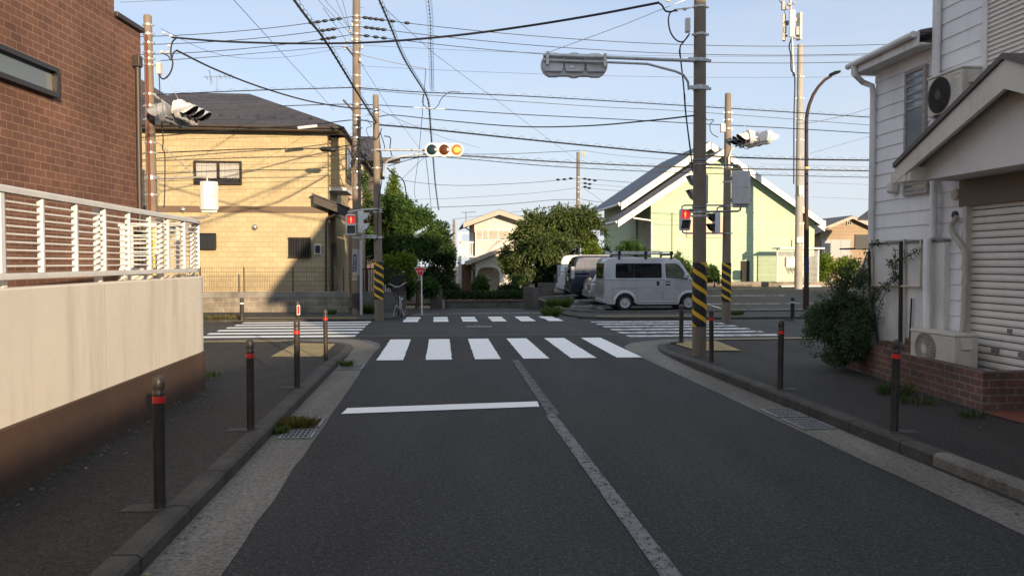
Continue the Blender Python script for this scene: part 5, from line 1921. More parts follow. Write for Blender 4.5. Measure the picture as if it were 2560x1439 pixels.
rail(rp, 2.245, 2.295, 0.075, "top_rail")
rail(rp, 1.625, 1.67, 0.05, "bottom_rail")
posts = []
t = 5.94 - 0.586 * 12
while t < 10.5:
    posts.append((RS, t, 0.0))
    t += 0.586
for k in (1, 2, 3, 4, 5):
    a = math.radians(90 * k / 5)
    posts.append((RS - 1.2 * (1 - math.cos(a)), 10.45 + 1.2 * math.sin(a), a))
for k in range(1, 8):
    posts.append((RS - 1.2 - k * 0.586, 11.65, math.pi / 2))
for i, (s, t_, a) in enumerate(posts):
    q = MB(ROAD @ Matrix.Translation((s, t_, 0)) @ Matrix.Rotation(a, 4, 'Z'))
    thick = (i - 12) % 6 == 0
    w = 0.028 if thick else 0.016
    q.box(-0.02, 0.024, -w, w, 1.671, 2.244)
    q.build("baluster", RAILW, rl, bevel=0.003)
for s, t_, a in [(RS - 0.09, tt, 0) for tt in (2.7, 4.4, 6.12, 7.8, 9.5)] + [(RS - 0.2, 11.05, 0.5), (RS - 1.25, 11.5, 1.57), (RS - 2.8, 11.5, 1.57), (-7.5, 11.5, 1.57)]:
    q = MB(ROAD @ Matrix.Translation((s, t_, 0)) @ Matrix.Rotation(a, 4, 'Z'))
    q.box(-0.03, 0.03, -0.03, 0.03, 1.5, 2.243)
    q.build("support_post", RAILW, rl, bevel=0.004)
for k in range(9):
    z = 1.715 + k * 0.058
    q = MB()
    q.M = Matrix()
    inner = inset(rp, 0.0, 1)
    strip = wall_strip(inset(rp, -0.012, 1), 0.012, z, z + 0.014)
    strip.build("slat", RAILW, rl)

# ---- yellow house -------------------------------------------------------------
TF = 28.5
yh = thing("yellow_house", "two storey house clad in yellow tiles with a dark hipped roof", "house", R(-8, 31, 0.2), ANG)
sr = on_t(820, 600, TF).x
sl = sr - 9.2
ze = on_t(700, 330, TF).z
depth = 6.6
b = MB(ROAD)
b.box(sl, sr, TF, TF + depth, -0.2, ze)
b.build("wall", SIDING_YELLOW, yh, uv=True)
zm0, zm1 = on_t(700, 532, TF).z, on_t(700, 516, TF).z
b = MB(ROAD)
b.box(sl - 0.02, sr + 0.025, TF - 0.025, TF + depth, zm0, zm1)
b.build("belt_course", mat("belt course", (0.13, 0.085, 0.055), 0.6, var=0.08), yh)
ov = 0.55
b = MB(ROAD)
e0, e1, f0, f1 = sl - ov, sr + ov, TF - ov, TF + depth + ov
zr = ze + 0.02
rise = 1.95
hip = (f1 - f0) / 2
b.add([(e0, f0, zr + .14), (e1, f0, zr + .14), (e1, f1, zr + .14), (e0, f1, zr + .14), (e0 + hip, (f0 + f1) / 2, zr + rise), (e1 - hip * 1.02, (f0 + f1) / 2, zr + rise)],
      [(0, 1, 5, 4), (1, 2, 5), (2, 3, 4, 5), (3, 0, 4), (0, 3, 2, 1)])
b.add([(-12.4, 30.8, zr + 1.1), (-9.4, 30.8, zr + 1.1), (-10.9, 30.8, zr + 2.25), (-12.4, 34, zr + 1.1), (-9.4, 34, zr + 1.1), (-10.9, 34, zr + 2.25)], [(0, 1, 2), (0, 2, 5, 3), (1, 4, 5, 2), (3, 5, 4)])
roof = b.build("roof", ROOF_DARK, yh, uv=True)
b = MB(ROAD)
b.box(e0, e1, f0, f0 + 0.03, zr - 0.03, zr + 0.135)
b.box(e0, e1, f1 - 0.03, f1, zr - 0.03, zr + 0.135)
b.box(e1 - 0.03, e1, f0 + 0.031, f1 - 0.031, zr - 0.03, zr + 0.135)
b.box(e0 + 0.03, e1 - 0.031, f0 + 0.031, f1 - 0.031, zr - 0.02, zr)
b.build("eaves", DKBROWN, yh)
b = MB(ROAD)
b.tube([(e0, f0 - 0.05, zr + 0.08), (e1 + 0.03, f0 - 0.05, zr + 0.06)], 0.055, 8)
b.tube([(e1 + 0.05, f0, zr + 0.07), (e1 + 0.05, f1, zr + 0.07)], 0.055, 8)
b.build("gutter_pipe", DKBROWN, yh, smooth=60)
b = MB(ROAD)
for k in range(13):
    b.cbox((sr - 0.6 - k * 0.62, f0 + 0.75 + (k % 2) * 0.18, zr + 0.14 + (0.75 + (k % 2) * 0.18) * rise / hip * 0.93), (0.1, 0.09, 0.10))
b.build("snow_guards", ROOF_DARK, roof)


def win_t(root, x0, y0, x1, y1, t, *a, **k):
    p0, p1 = on_t(x0, y1, t), on_t(x1, y0, t)
    return window(root, tM(((p0.x + p1.x) / 2, t, (p0.z + p1.z) / 2)), p1.x - p0.x, p1.z - p0.z, *a, **k)


def room_hole(root):
    pass


win_t(yh, 485, 403, 604, 460, TF - 0.10, BRONZE, GLASS_CLEAR, curtain=True, fw=0.06, proud=0.05)
win_t(yh, 495, 584, 540, 622, TF - 0.09, BRONZE, GLASS, grille=7, fw=0.04, curtain=True)
win_t(yh, 722, 595, 777, 642, TF - 0.09, BRONZE, GLASS, grille=9, fw=0.045, curtain=True)
for (x, y) in ((638, 568), (459, 524)):
    p = on_t(x, y, TF)
    q = MB(ROAD)
    q.lathe([(0.10, -0.02), (0.10, -0.08), (0.085, -0.12), (0.05, -0.145), (0.01, -0.15)], c=(p.x, TF, p.z), n=16, axis='y')
    q.build("vent_hood", mat("bright steel", (0.6, 0.58, 0.55), 0.25, 0.9), yh, smooth=60)
p = on_t(795, 622, TF)
q = MB(ROAD)
q.box(p.x - 0.12, p.x + 0.12, TF - 0.06, TF, p.z - 0.2, p.z + 0.17)
mb_ = q.build("meter_panel", WHITE_PAINT, yh, bevel=0.01)
q = MB(ROAD)
q.box(p.x - 0.08, p.x + 0.08, TF - 0.13, TF - 0.06, p.z - 0.14, p.z + 0.12)
q.build("meter", BLACK, mb_, bevel=0.02)
# oriel on the shaded side wall, porch roof, door, downpipe
q = MB(ROAD)
o0, o1 = on_t(822, 470, TF + 0.6).z, on_t(822, 345, TF + 0.6).z
q.box(sr + 0.0, sr + 0.55, TF + 0.5, TF + 2.6, o0, o1)
q.build("oriel", SIDING_YELLOW, yh, uv=True)
q = MB(ROAD)
q.box(sr, sr + 0.6, TF + 0.45, TF + 2.65, o0 - 0.1, o0)
q.build("oriel_base", WHITE_PAINT, yh)
window(yh, ROAD @ face_frame((sr + 0.57, TF + 1.55, (o0 + o1) / 2), (0, 1, 0)), 1.7, 1.25, BRONZE, GLASS)
q = MB(ROAD)
z1_, z0_ = on_t(795, 487, TF - 0.3).z, on_t(850, 525, TF - 0.3).z
q.add([(sr - 0.42, TF - 0.45, z1_), (sr - 0.42, TF - 0.45, z1_ - 0.3), (sr + 0.95, TF - 0.45, z0_ - 0.05), (sr + 0.95, TF - 0.45, z0_ - 0.3), (sr - 0.42, TF + 2.2, z1_), (sr - 0.42, TF + 2.2, z1_ - 0.3), (sr + 0.95, TF + 2.2, z0_ - 0.05), (sr + 0.95, TF + 2.2, z0_ - 0.3)],
      [(0, 1, 3, 2), (4, 6, 7, 5), (0, 2, 6, 4), (1, 5, 7, 3), (0, 4, 5, 1), (2, 3, 7, 6)])
pr = q.build("porch_roof", DKBROWN, yh)
q = MB(ROAD)
q.add([(sr - 0.47, TF - 0.5, z1_ + 0.005), (sr + 1.0, TF - 0.5, z0_ - 0.045), (sr + 1.0, TF + 2.2, z0_ - 0.045), (sr - 0.47, TF + 2.2, z1_ + 0.005), (sr - 0.47, TF - 0.5, z1_ + 0.05), (sr + 1.0, TF - 0.5, z0_), (sr + 1.0, TF + 2.2, z0_), (sr - 0.47, TF + 2.2, z1_ + 0.05)],
      [(0, 3, 2, 1), (4, 5, 6, 7), (0, 1, 5, 4), (1, 2, 6, 5), (2, 3, 7, 6), (3, 0, 4, 7)])
q.build("porch_tiles", ROOF_DARK, pr, uv=True)
q = MB(ROAD)
pd = [on_t(x, y, TF - 0.12) for x, y in ((852, 530), (818, 545), (815, 560), (815, 728))]
q.tube(pd, 0.04, 8)
q.build("downpipe", DKBROWN, yh, smooth=60)
q = MB(ROAD)
q.box(sr + 0.003, sr + 0.06, TF + 0.9, TF + 1.95, 0.2, 2.45)
dr = q.build("door", mat("dark door", (0.035, 0.026, 0.022), 0.5), yh)
q = MB(ROAD)
q.tube([(sr + 0.06, TF + 1.05, 1.6), (sr + 0.13, TF + 1.05, 1.5), (sr + 0.13, TF + 1.05, 0.85), (sr + 0.06, TF + 1.05, 0.75)], 0.025, 8)
q.build("handle", STEEL_BAND, dr, smooth=60)
q = MB(ROAD)
q.box(sr + 0.95, sr + 1.1, TF - 0.05, TF + 2.2, 0.05, z0_ - 0.35)
q.build("porch_screen", SIDING_PINK, yh, uv=True)
# antenna on the roof
an = thing("roof_antenna", "thin television antenna on the roof of the yellow house", "antenna", ROAD @ Vector((on_t(543, 245, 31.8).x, 31.8, zr + rise)))
q = MB()
ya = (ROAD @ on_t(543, 245, 31.8)).y
q.tube([at(543, 252, ya), at(543, 190, ya)], 0.018, 6)
for (x0, y0_, x1, y1_) in ((508, 193, 584, 191), (522, 175, 531, 205), (524, 177, 528, 212), (515, 190, 520, 200), (560, 186, 566, 198), (570, 186, 576, 198), (578, 186, 583, 198), (548, 187, 553, 197)):
    q.tube([at(x0, y0_, ya - 0.1), at(x1, y1_, ya + 0.1)], 0.010, 5)
q.build("aerial", GALV_DARK, an)

# block wall with mesh fence in front of the yellow house
TW = 27.1
bw = thing("block_wall", "low concrete block wall in front of the yellow house", "wall", R(-8, TW, 0.05), ANG)
sw1 = on_t(872, 760, TW).x
zt_ = on_t(680, 729, TW).z
zmid = on_t(680, 744, TW).z
q = MB(ROAD)
q.box(-18, sw1, TW, TW + 0.15, 0.0, zmid)
q.build("blocks", BLOCK, bw, uv=True)
q = MB(ROAD)
q.box(-18, sw1 + 0.02, TW - 0.01, TW + 0.17, zmid + 0.002, zt_)
q.build("coping", CONC, bw, bevel=0.01)
q = MB(ROAD)
q.box(sw1 + 0.25, sw1 + 1.9, TW + 0.2, TW + 0.35, -0.1, zt_ - 0.02)
tag(q.build("block_wall", CONC_DARK), "dark rough wall piece behind the power pole and striped pole", "wall")
fe = thing("mesh_fence", "brown wire mesh fence on the block wall of the yellow house", "fence", R(-8, TW + 0.08, zt_), ANG)
zf = on_t(680, 669, TW).z
FENCE_M = mat("fence wire", (0.055, 0.040, 0.030), 0.5)
q = MB(ROAD)
s_ = -14.0
while s_ < sw1 - 0.6:
    q.box(s_ - 0.003, s_ + 0.003, TW + 0.075, TW + 0.081, zt_ + 0.05, zf)
    s_ += 0.055
for z in [zt_ + 0.06 + k * (zf - zt_ - 0.07) / 5 for k in range(6)]:
    q.box(-14, sw1 - 0.6, TW + 0.07, TW + 0.075, z - 0.004, z + 0.004)
q.build("wire_mesh", FENCE_M, fe)
for px in (498, 608, 731, 858):
    s_ = on_t(px, 700, TW).x
    q = MB(ROAD)
    q.box(s_ - 0.02, s_ + 0.02, TW + 0.085, TW + 0.12, zt_, zf + 0.02)
    q.build("post", FENCE_M, fe)

# ---- second house behind ----
h2 = thing("tiled_house", "buff brick tile house half hidden behind the power pole", "house", R(-3.2, 39, 0), ANG)
T2 = 36.6
s20, s21 = on_t(858, 500, T2).x, on_t(908, 500, T2).x
z2 = on_t(880, 405, T2).z
q = MB(ROAD)
q.box(s20 - 3, s21, T2, T2 + 7, -0.4, z2)
q.build("wall", SIDING_PINK, h2, uv=True)
q = MB(ROAD)
q.prism([(T2 - 0.6, z2), (T2 + 7.6, z2), (T2 + 3.5, z2 + 1.7)], 'x', s20 - 3.5, s21 + 0.5)
q.build("roof", ROOF_DARK, h2, uv=True)
q = MB(ROAD)
q.box(s21 + 0.003, s21 + 0.5, T2 + 0.5, T2 + 2.5, on_t(900, 500, T2).z, on_t(900, 440, T2).z)
q.build("bay", DKBROWN, h2)
window(h2, ROAD @ face_frame((s21 + 0.52, T2 + 1.5, on_t(900, 470, T2).z), (0, 1, 0)), 1.5, 1.0, BRONZE, GLASS)
h3 = thing("far_house", "sliver of a dark roofed house beyond the tiled one", "house", R(-2.6, 52, -0.5), ANG)
s3, z3 = on_t(928, 480, 50).x, on_t(925, 470, 50).z
q = MB(ROAD)
q.box(s3 - 5, s3, 50, 58, -0.9, z3)
q.build("wall", BUFF_SIDING, h3, uv=True)
q = MB(ROAD)
q.prism([(s3 - 6, z3 - 0.1), (s3 + 0.4, z3 - 0.1), (s3 - 2.5, z3 + 1.5)], 'y', 49.4, 58.5)
q.build("roof", ROOF_GREY, h3, uv=True)

# ---- white house at the end of the lane ----
wh = thing("white_house", "cream stucco two storey house with an arched porch at the end of the lane", "house", R(2, 56, -0.9), ANG)
TWH = 52.0
pw = lambda x, y, t=TWH: on_t(x, y, t)
sL, sR = pw(1186, 600).x, pw(1330, 600).x
zE, zA = pw(1186, 553).z, pw(1246, 532).z
sA = pw(1246, 530).x
q = MB(ROAD)
q.prism([(sL, -1.0), (sR, -1.0), (sR, zE - 0.2), (sA, zA), (sL, zE)], 'y', TWH, TWH + 8)
q.build("wall", STUCCO_WHITE, wh)


def gable_roof(root, s0, s1, sa, z0, za, t0, t1, th, m, trim, z1=None, fascia=True):
    z1 = z0 if z1 is None else z1
    q = MB(ROAD)
    for (sx, zx) in ((s0, z0), (s1, z1)):
        a, b_ = Vector((sx, 0, zx)), Vector((sa, 0, za))
        q.add([(sx, t0, zx), (sa, t0, za), (sa, t1, za), (sx, t1, zx), (sx, t0, zx - th), (sa, t0, za - th), (sa, t1, za - th), (sx, t1, zx - th)],
              [(0, 1, 2, 3), (4, 7, 6, 5), (0, 4, 5, 1), (2, 6, 7, 3), (0, 3, 7, 4), (1, 5, 6, 2)])
    r = q.build("roof", m, root, uv=True)
    if fascia:
        q = MB(ROAD)
        for (sx, zx) in ((s0, z0), (s1, z1)):
            q.add([(sx, t0 - 0.04, zx - 0.03), (sa, t0 - 0.04, za - 0.03), (sa, t0 - 0.003, za - 0.03), (sx, t0 - 0.003, zx - 0.03),
                   (sx, t0 - 0.04, zx - fascia), (sa, t0 - 0.04, za - fascia), (sa, t0 - 0.003, za - fascia), (sx, t0 - 0.003, zx - fascia)],
                  [(0, 1, 2, 3), (4, 7, 6, 5), (0, 4, 5, 1), (2, 6, 7, 3), (0, 3, 7, 4), (1, 5, 6, 2)])
        q.build("bargeboard", trim, r)
    return r


FASC = mat("weathered board", (0.42, 0.37, 0.31), 0.7, var=0.15, scale=5)
gable_roof(wh, pw(1157, 557).x, pw(1345, 566).x, sA, pw(1160, 556, TWH - .8).z, pw(1246, 523, TWH - .8).z, TWH - 0.8, TWH + 8.5, 0.12, ROOF_GREY, FASC, fascia=0.34)
win_t(wh, 1188, 574, 1275, 601, TWH - 0.05, WHITE_PAINT, mat("storm shutter", (0.40, 0.36, 0.30), 0.6, var=0.1), bars=(0.2, 0.37, 0.66), fw=0.06)
# projecting ground floor with lean-to roof and arch
TG = TWH - 2.6
gL, gR = on_t(1189, 700, TG).x, on_t(1305, 700, TG).x
zgl, zgr = on_t(1189, 655, TG).z, on_t(1305, 612, TG).z
ax0, ax1 = on_t(1193, 700, TG).x, on_t(1249, 700, TG).x
azt = on_t(1220, 668, TG).z
rr_ = 0.45
arch = [(ax0, -1.0), (ax0, azt - rr_)]
for k in range(1, 6):
    a = math.pi - math.pi / 2 * k / 6
    arch.append((ax0 + rr_ + rr_ * math.cos(a), azt - rr_ + rr_ * math.sin(a)))
arch += [(ax0 + rr_, azt), (ax1 - rr_, azt)]
for k in range(1, 6):
    a = math.pi / 2 - math.pi / 2 * k / 6
    arch.append((ax1 - rr_ + rr_ * math.cos(a), azt - rr_ + rr_ * math.sin(a)))
arch += [(ax1, azt - rr_), (ax1, -1.0)]
outer = [(gL, -1.0)] + arch + [(gR, -1.0), (gR, zgr), (gL, zgl)]
q = MB(ROAD)
q.prism(outer, 'y', TG, TG + 0.25)
q.build("porch_front", STUCCO_WHITE, wh)
q = MB(ROAD)
q.box(ax0 - 0.3, ax1 + 0.3, TG + 1.3, TG + 1.4, -1.0, azt + 0.5)
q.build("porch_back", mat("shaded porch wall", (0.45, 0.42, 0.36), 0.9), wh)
q = MB(ROAD)
p = on_t(1236, 676, TG + 1.25)
q.cbox((p.x, TG + 1.25, p.z), (0.12, 0.1, 0.3))
q.build("porch_lamp", CREAM, wh, bevel=0.02)
q = MB(ROAD)
a0, a1 = on_t(1166, 653, TG - 0.5), on_t(1330, 590, TG - 0.5)
q.add([(a0.x, TG - 0.5, a0.z), (a1.x, TG - 0.5, a1.z), (a1.x, TWH, a1.z), (a0.x, TWH, a0.z), (a0.x, TG - 0.5, a0.z - 0.25), (a1.x, TG - 0.5, a1.z - 0.25), (a1.x, TWH, a1.z - 0.25), (a0.x, TWH, a0.z - 0.25)],
      [(0, 1, 2, 3), (4, 7, 6, 5), (0, 4, 5, 1), (2, 6, 7, 3), (0, 3, 7, 4), (1, 5, 6, 2)])
q.build("porch_roof", FASC, wh)
q = MB(ROAD)
q.tube([pw(1160, 560), pw(1162, 568), pw(1178, 578), pw(1186, 582), pw(1186, 640)], 0.05, 6)
q.tube([on_t(1160, 660, TG), on_t(1175, 668, TG), on_t(1185, 676, TG), on_t(1186, 740, TG)], 0.05, 6)
q.build("downpipe", BRONZE, wh)
q = MB(ROAD)
for x in (1149, 1152, 1156, 1160, 1164, 1168, 1172, 1176, 1180):
    a, b_ = pw(x, 607), pw(x, 640)
    q.box(a.x - 0.025, a.x + 0.025, TWH - 0.5, TWH - 0.46, b_.z, a.z)
for y in (606, 641):
    a, b_ = pw(1147, y), pw(1183, y)
    q.box(a.x, b_.x, TWH - 0.55, TWH - 0.42, a.z - 0.06, a.z + 0.06)
for x in (1147, 1150):
    a, b_ = pw(x, 582), pw(x, 735)
    q.box(a.x - 0.07, a.x + 0.07, TWH - 0.55, TWH - 0.42, b_.z, a.z)
a, b_ = pw(1147, 583), pw(1172, 583)
q.box(a.x, b_.x, TWH - 0.55, TWH - 0.45, a.z - 0.05, a.z + 0.05)
q.build("balcony", WHITE_PAINT, wh)
q = MB(ROAD)
a, b_ = pw(1152, 740), pw(1186, 660)
q.box(a.x, b_.x, TWH - 0.2, TWH + 0.4, a.z, b_.z)
q.build("entrance", mat("weathered wood", (0.15, 0.10, 0.065), 0.8, var=0.3), wh)
an = thing("roof_antenna", "faint antenna on the roof of the cream house", "antenna", ROAD @ Vector((pw(1165, 550).x, TWH + 1, zE)))
q = MB(ROAD)
q.tube([pw(1165, 552), pw(1165, 531)], 0.03, 5)
q.tube([pw(1153, 531), pw(1190, 530)], 0.025, 5)
q.build("aerial", GALV_DARK, an)

# garden wall, gate and pillars before the white house
TGW = 34.2
q = MB(ROAD)
a, b_ = on_t(1112, 775, TGW), on_t(1312, 749, TGW)
q.box(a.x, b_.x, TGW, TGW + 0.2, -0.9, b_.z - 0.07)
gwl = thing("garden_wall", "low stained concrete wall with brick capping before the white house", "wall", ROAD @ Vector(((a.x + b_.x) / 2, TGW, -0.4)), ANG)
q.build("wall", CONC_DARK, gwl)
q = MB(ROAD)
q.box(a.x - 0.03, b_.x + 0.03, TGW - 0.03, TGW + 0.23, b_.z - 0.068, b_.z)
q.build("brick_capping", BRICK_GARDEN, gwl, uv=True)
for x0, x1, y0_, y1_, t, m, nm, lab, cat in ((1311, 1336, 717, 783, 31.0, STACKED, "gate_pillar", "grey stacked slate pillar at the end of the low garden wall", "pillar"),
                                          (1334, 1346, 720, 785, 30.0, CONC_DARK, "gate_pillar", "narrow concrete pillar just right of the slate pillar", "pillar"),
                                          (1075, 1106, 723, 770, 33.6, CONC_DARK, "gate_pillar", "dark pillar holding a pale letter box beside the wooden gate", "pillar")):
    a, b_ = on_t(x0, y1_, t), on_t(x1, y0_, t)
    root = thing(nm, lab, cat, ROAD @ Vector(((a.x + b_.x) / 2, t + 0.2, -0.6)), ANG)
    q = MB(ROAD)
    q.box(a.x, b_.x, t, t + 0.42, -0.95, b_.z)
    q.build("shaft", m, root, uv=True)
    if x0 == 1075:
        for yy0, yy1, ww in ((724, 727, 4), (729, 736, 7), (737, 739, 6)):
            c0, c1 = on_t(1090 - ww, yy1, t), on_t(1090 + ww, yy0, t)
            q = MB(ROAD)
            q.box(c0.x, c1.x, t - 0.02, t - 0.002, c0.z, c1.z)
            q.build("letter_box", CREAM, root)
gt = thing("wooden_gate", "brown slatted gate left of the letter box pillar", "gate", ROAD @ Vector((on_t(1045, 745, 33.8).x, 33.8, -0.5)), ANG)
a, b_ = on_t(1016, 764, 33.8), on_t(1076, 727, 33.8)
GATEM = mat("gate wood", (0.17, 0.095, 0.05), 0.7, var=0.2)
q = MB(ROAD)
n = 26
for k in range(n):
    x = a.x + (b_.x - a.x) * (k + 0.5) / n
    q.box(x - 0.012, x + 0.012, 33.8, 33.82, a.z, b_.z)
for z in (a.z + 0.05, b_.z - 0.06):
    q.box(a.x, b_.x, 33.825, 33.86, z - 0.035, z + 0.035)
q.box((a.x + b_.x) / 2 - 0.04, (a.x + b_.x) / 2 + 0.04, 33.79, 33.87, a.z - 0.1, b_.z + 0.02)
q.build("slats", GATEM, gt)
# retaining wall at the left edge of the car park
q = MB(ROAD)
q.add([(3.75, 33.5, -0.7), (4.35, 27.6, -0.2), (4.52, 27.6, -0.2), (3.95, 33.5, -0.7), (3.75, 33.5, 0.42), (4.35, 27.6, 0.13), (4.52, 27.6, 0.13), (3.95, 33.5, 0.42)],
      [(0, 3, 2, 1), (4, 5, 6, 7), (0, 1, 5, 4), (1, 2, 6, 5), (2, 3, 7, 6), (3, 0, 4, 7)])
tag(q.build("retaining_wall", CONC_DARK), "low concrete edge wall along the left side of the car park", "wall")
a, b_ = on_t(1345, 745, 36.5), on_t(1386, 706, 36.5)
q = MB(ROAD)
q.box(a.x, b_.x, 36.5, 36.7, -0.7, b_.z)
tag(q.build("block_wall", CONC_DARK, uv=True), "plain grey wall behind the pillars, left of the white van", "wall")

# ---- pale green house -------------------------------------------------------
gh = thing("green_house", "pale green house with white bargeboards and a steep grey roof beyond the car park", "house", R(11, 42, 0.4), ANG)
TG1 = 38.6                                     # front wing
pg = lambda x, y, t=TG1: on_t(x, y, t)
g0, g1 = pg(1627, 600).x, pg(2036, 600).x
wa, wl, wr = pg(1808, 372, TG1 - .5), pg(1545, 549, TG1 - .5), pg(2064, 545, TG1 - .5)
slope = (wa.z - wl.z) / (wa.x - wl.x)
q = MB(ROAD)


def zroof(s, apex, z, sl):
    return z - abs(s - apex) * sl


q.prism([(g0, 0.2), (g1, 0.2), (g1, zroof(g1, wa.x, wa.z, slope) - 0.22), (wa.x, wa.z - 0.22), (g0, zroof(g0, wa.x, wa.z, slope) - 0.22)], 'y', TG1, TG1 + 9)
q.build("wall", GREEN_SIDING, gh, uv=True)
gable_roof(gh, wl.x, wr.x, wa.x, wl.z, wa.z, TG1 - 0.5, TG1 + 3.3, 0.14, ROOF_GREY, WHITE_PAINT, z1=zroof(wr.x, wa.x, wa.z, slope), fascia=0.36)
TG2 = TG1 + 2.6                                # taller main part behind, shifted left
ma, ml = pg(1776, 352, TG2 - .5), pg(1553, 505, TG2 - .5)
mr_s = ma.x + (ma.x - ml.x) * 1.33
q = MB(ROAD)
m0 = pg(1590, 560, TG2).x
sl2 = (ma.z - ml.z) / (ma.x - ml.x)
q.prism([(m0, 0.2), (g1 - 0.3, 0.2), (g1 - 0.3, zroof(g1 - .3, ma.x, ma.z, sl2) - 0.2), (ma.x, ma.z - 0.2), (m0, zroof(m0, ma.x, ma.z, sl2) - 0.2)], 'y', TG2, TG2 + 8)
q.build("rear_wall", GREEN_SIDING, gh, uv=True)
gable_roof(gh, ml.x, mr_s, ma.x, ml.z, ma.z, TG2 - 0.5, TG2 + 8.6, 0.14, ROOF_BLUE, WHITE_PAINT, z1=zroof(mr_s, ma.x, ma.z, sl2), fascia=0.42)
q = MB(ROAD)
q.tube([(ml.x - 0.04, TG2 - 0.45, ml.z - 0.1), (ml.x - 0.04, TG2 + 8.5, ml.z - 0.1)], 0.07, 8)
q.tube([(wl.x - 0.04, TG1 - 0.45, wl.z - 0.1), (wl.x - 0.04, TG1 + 3.2, wl.z - 0.1)], 0.07, 8)
q.build("gutter_pipe", WHITE_PAINT, gh, smooth=60)
q = MB(ROAD)
q.tube([pg(1546, 506, TG2 - .4), pg(1548, 513, TG2 - .4), pg(1572, 520, TG2 - .3), pg(1574, 527, TG2 - .3), pg(1540, 547, TG2 + 0.8)], 0.05, 8)
q.tube([pg(1580, 538, TG1 - .4), pg(1584, 545, TG1 - .4), pg(1628, 551, TG1 - .08), pg(1629, 556, TG1 - .08), pg(1629, 702, TG1 - .08)], 0.045, 8)
q.tube([pg(2064, 551, TG1 - .3), pg(2052, 560, TG1 - .2), pg(2037, 566, TG1 - .1)], 0.045, 8)
q.build("downpipe", WHITE_PAINT, gh, smooth=60)
q = MB(ROAD)
q.box(pg(1678.5, 600).x, pg(1681, 600).x, TG1 - 0.03, TG1 + 0.01, pg(1680, 650).z, pg(1680, 532).z)
q.build("wall_pipe", mat("olive pipe", (0.2, 0.22, 0.08), 0.6), gh)
q = MB(ROAD)
a, b_ = pg(1851, 703), pg(1884, 652)
q.box(a.x, b_.x, TG1 - 0.012, TG1 + 0.006, a.z - 0.3, b_.z)
q.build("doorway", INTERIOR, gh)
q = MB(ROAD)
c_ = pg(1874, 652).x
q.box(c_, b_.x, TG1 - 0.016, TG1 - 0.0125, a.z - 0.3, b_.z)
q.build("door_jamb", GREEN_SIDING, gh, uv=True)
q = MB(ROAD)
a, b_ = pg(1716, 594), pg(1806, 543)
q.box(a.x, b_.x, TG1 - 0.05, TG1 + 0.01, a.z, b_.z)
q.build("shutter_panel", mat("pinkish shutter", (0.56, 0.44, 0.33), 0.6, var=0.05), gh)
q = MB(ROAD)
q.box(g0 - 0.02, g0 - 0.003, TG1 + 0.25, TG1 + 1.0, 1.6, 3.7)
q.build("side_door", mat("grey door", (0.3, 0.28, 0.27), 0.6), gh)
q = MB(ROAD)
for k in range(8):
    q.box(g0 - 1.0 + 0.0, g0 - 0.97, TG1 + 0.1 + k * 0.3, TG1 + 0.13 + k * 0.3, 1.5, 2.4)
q.box(g0 - 1.01, g0 - 0.96, TG1 + 0.08, TG1 + 2.3, 2.4, 2.44)
q.box(g0 - 1.0, g0, TG1 + 0.1, TG1 + 2.4, 1.42, 1.5)
q.add([(g0 - 1.0, TG1 + 2.4, 1.5), (g0, TG1 + 2.4, 1.5), (g0, TG1 + 5.5, 0.3), (g0 - 1.0, TG1 + 5.5, 0.3), (g0 - 1.0, TG1 + 2.4, 1.3), (g0, TG1 + 2.4, 1.3), (g0, TG1 + 5.5, 0.1), (g0 - 1.0, TG1 + 5.5, 0.1)],
      [(0, 1, 2, 3), (4, 7, 6, 5), (0, 4, 5, 1), (2, 6, 7, 3), (0, 3, 7, 4), (1, 5, 6, 2)])
q.build("outside_stair", BLACK, gh)
# its boundary wall
TB = 37.6
q = MB(ROAD)
a, b_ = on_t(1660, 735, TB), on_t(2260, 703, TB)
q.box(a.x - 1.0, b_.x + 6, TB, TB + 0.15, 0.1, on_t(1900, 704, TB).z)
tag(q.build("block_wall", BLOCK, uv=True), "long low block wall between the car park and the green house", "wall")
# wire mesh cage by the antenna pole
cg = thing("mesh_cage", "wire mesh cage around the foot of the antenna pole", "fence", ROAD @ Vector((on_t(1992, 700, 37).x, 37.0, 0.6)), ANG)
q = MB(ROAD)
a, b_ = on_t(1943, 704, 37.3), on_t(2047, 622, 37.3)
n = 36
for k in range(n + 1):
    x = a.x + (b_.x - a.x) * k / n
    q.box(x - 0.004, x + 0.004, 37.3, 37.308, a.z, b_.z)
for k in range(28):
    z = a.z + (b_.z - a.z) * k / 27
    q.box(a.x, b_.x, 37.309, 37.315, z - 0.004, z + 0.004)
q.build("wire_mesh", GALV, cg)
q = MB(ROAD)
for x in (a.x, b_.x):
    q.box(x - 0.025, x + 0.025, 37.31, 37.36, a.z, b_.z)
q.box(a.x - 0.1, b_.x + 0.1, 36.9, 37.7, b_.z, b_.z + 0.06)
q.box(a.x, b_.x - 0.1, 36.8, 37.2, on_t(1990, 716, 37).z, on_t(1990, 713, 37).z)
q.build("frame", GALV, cg)

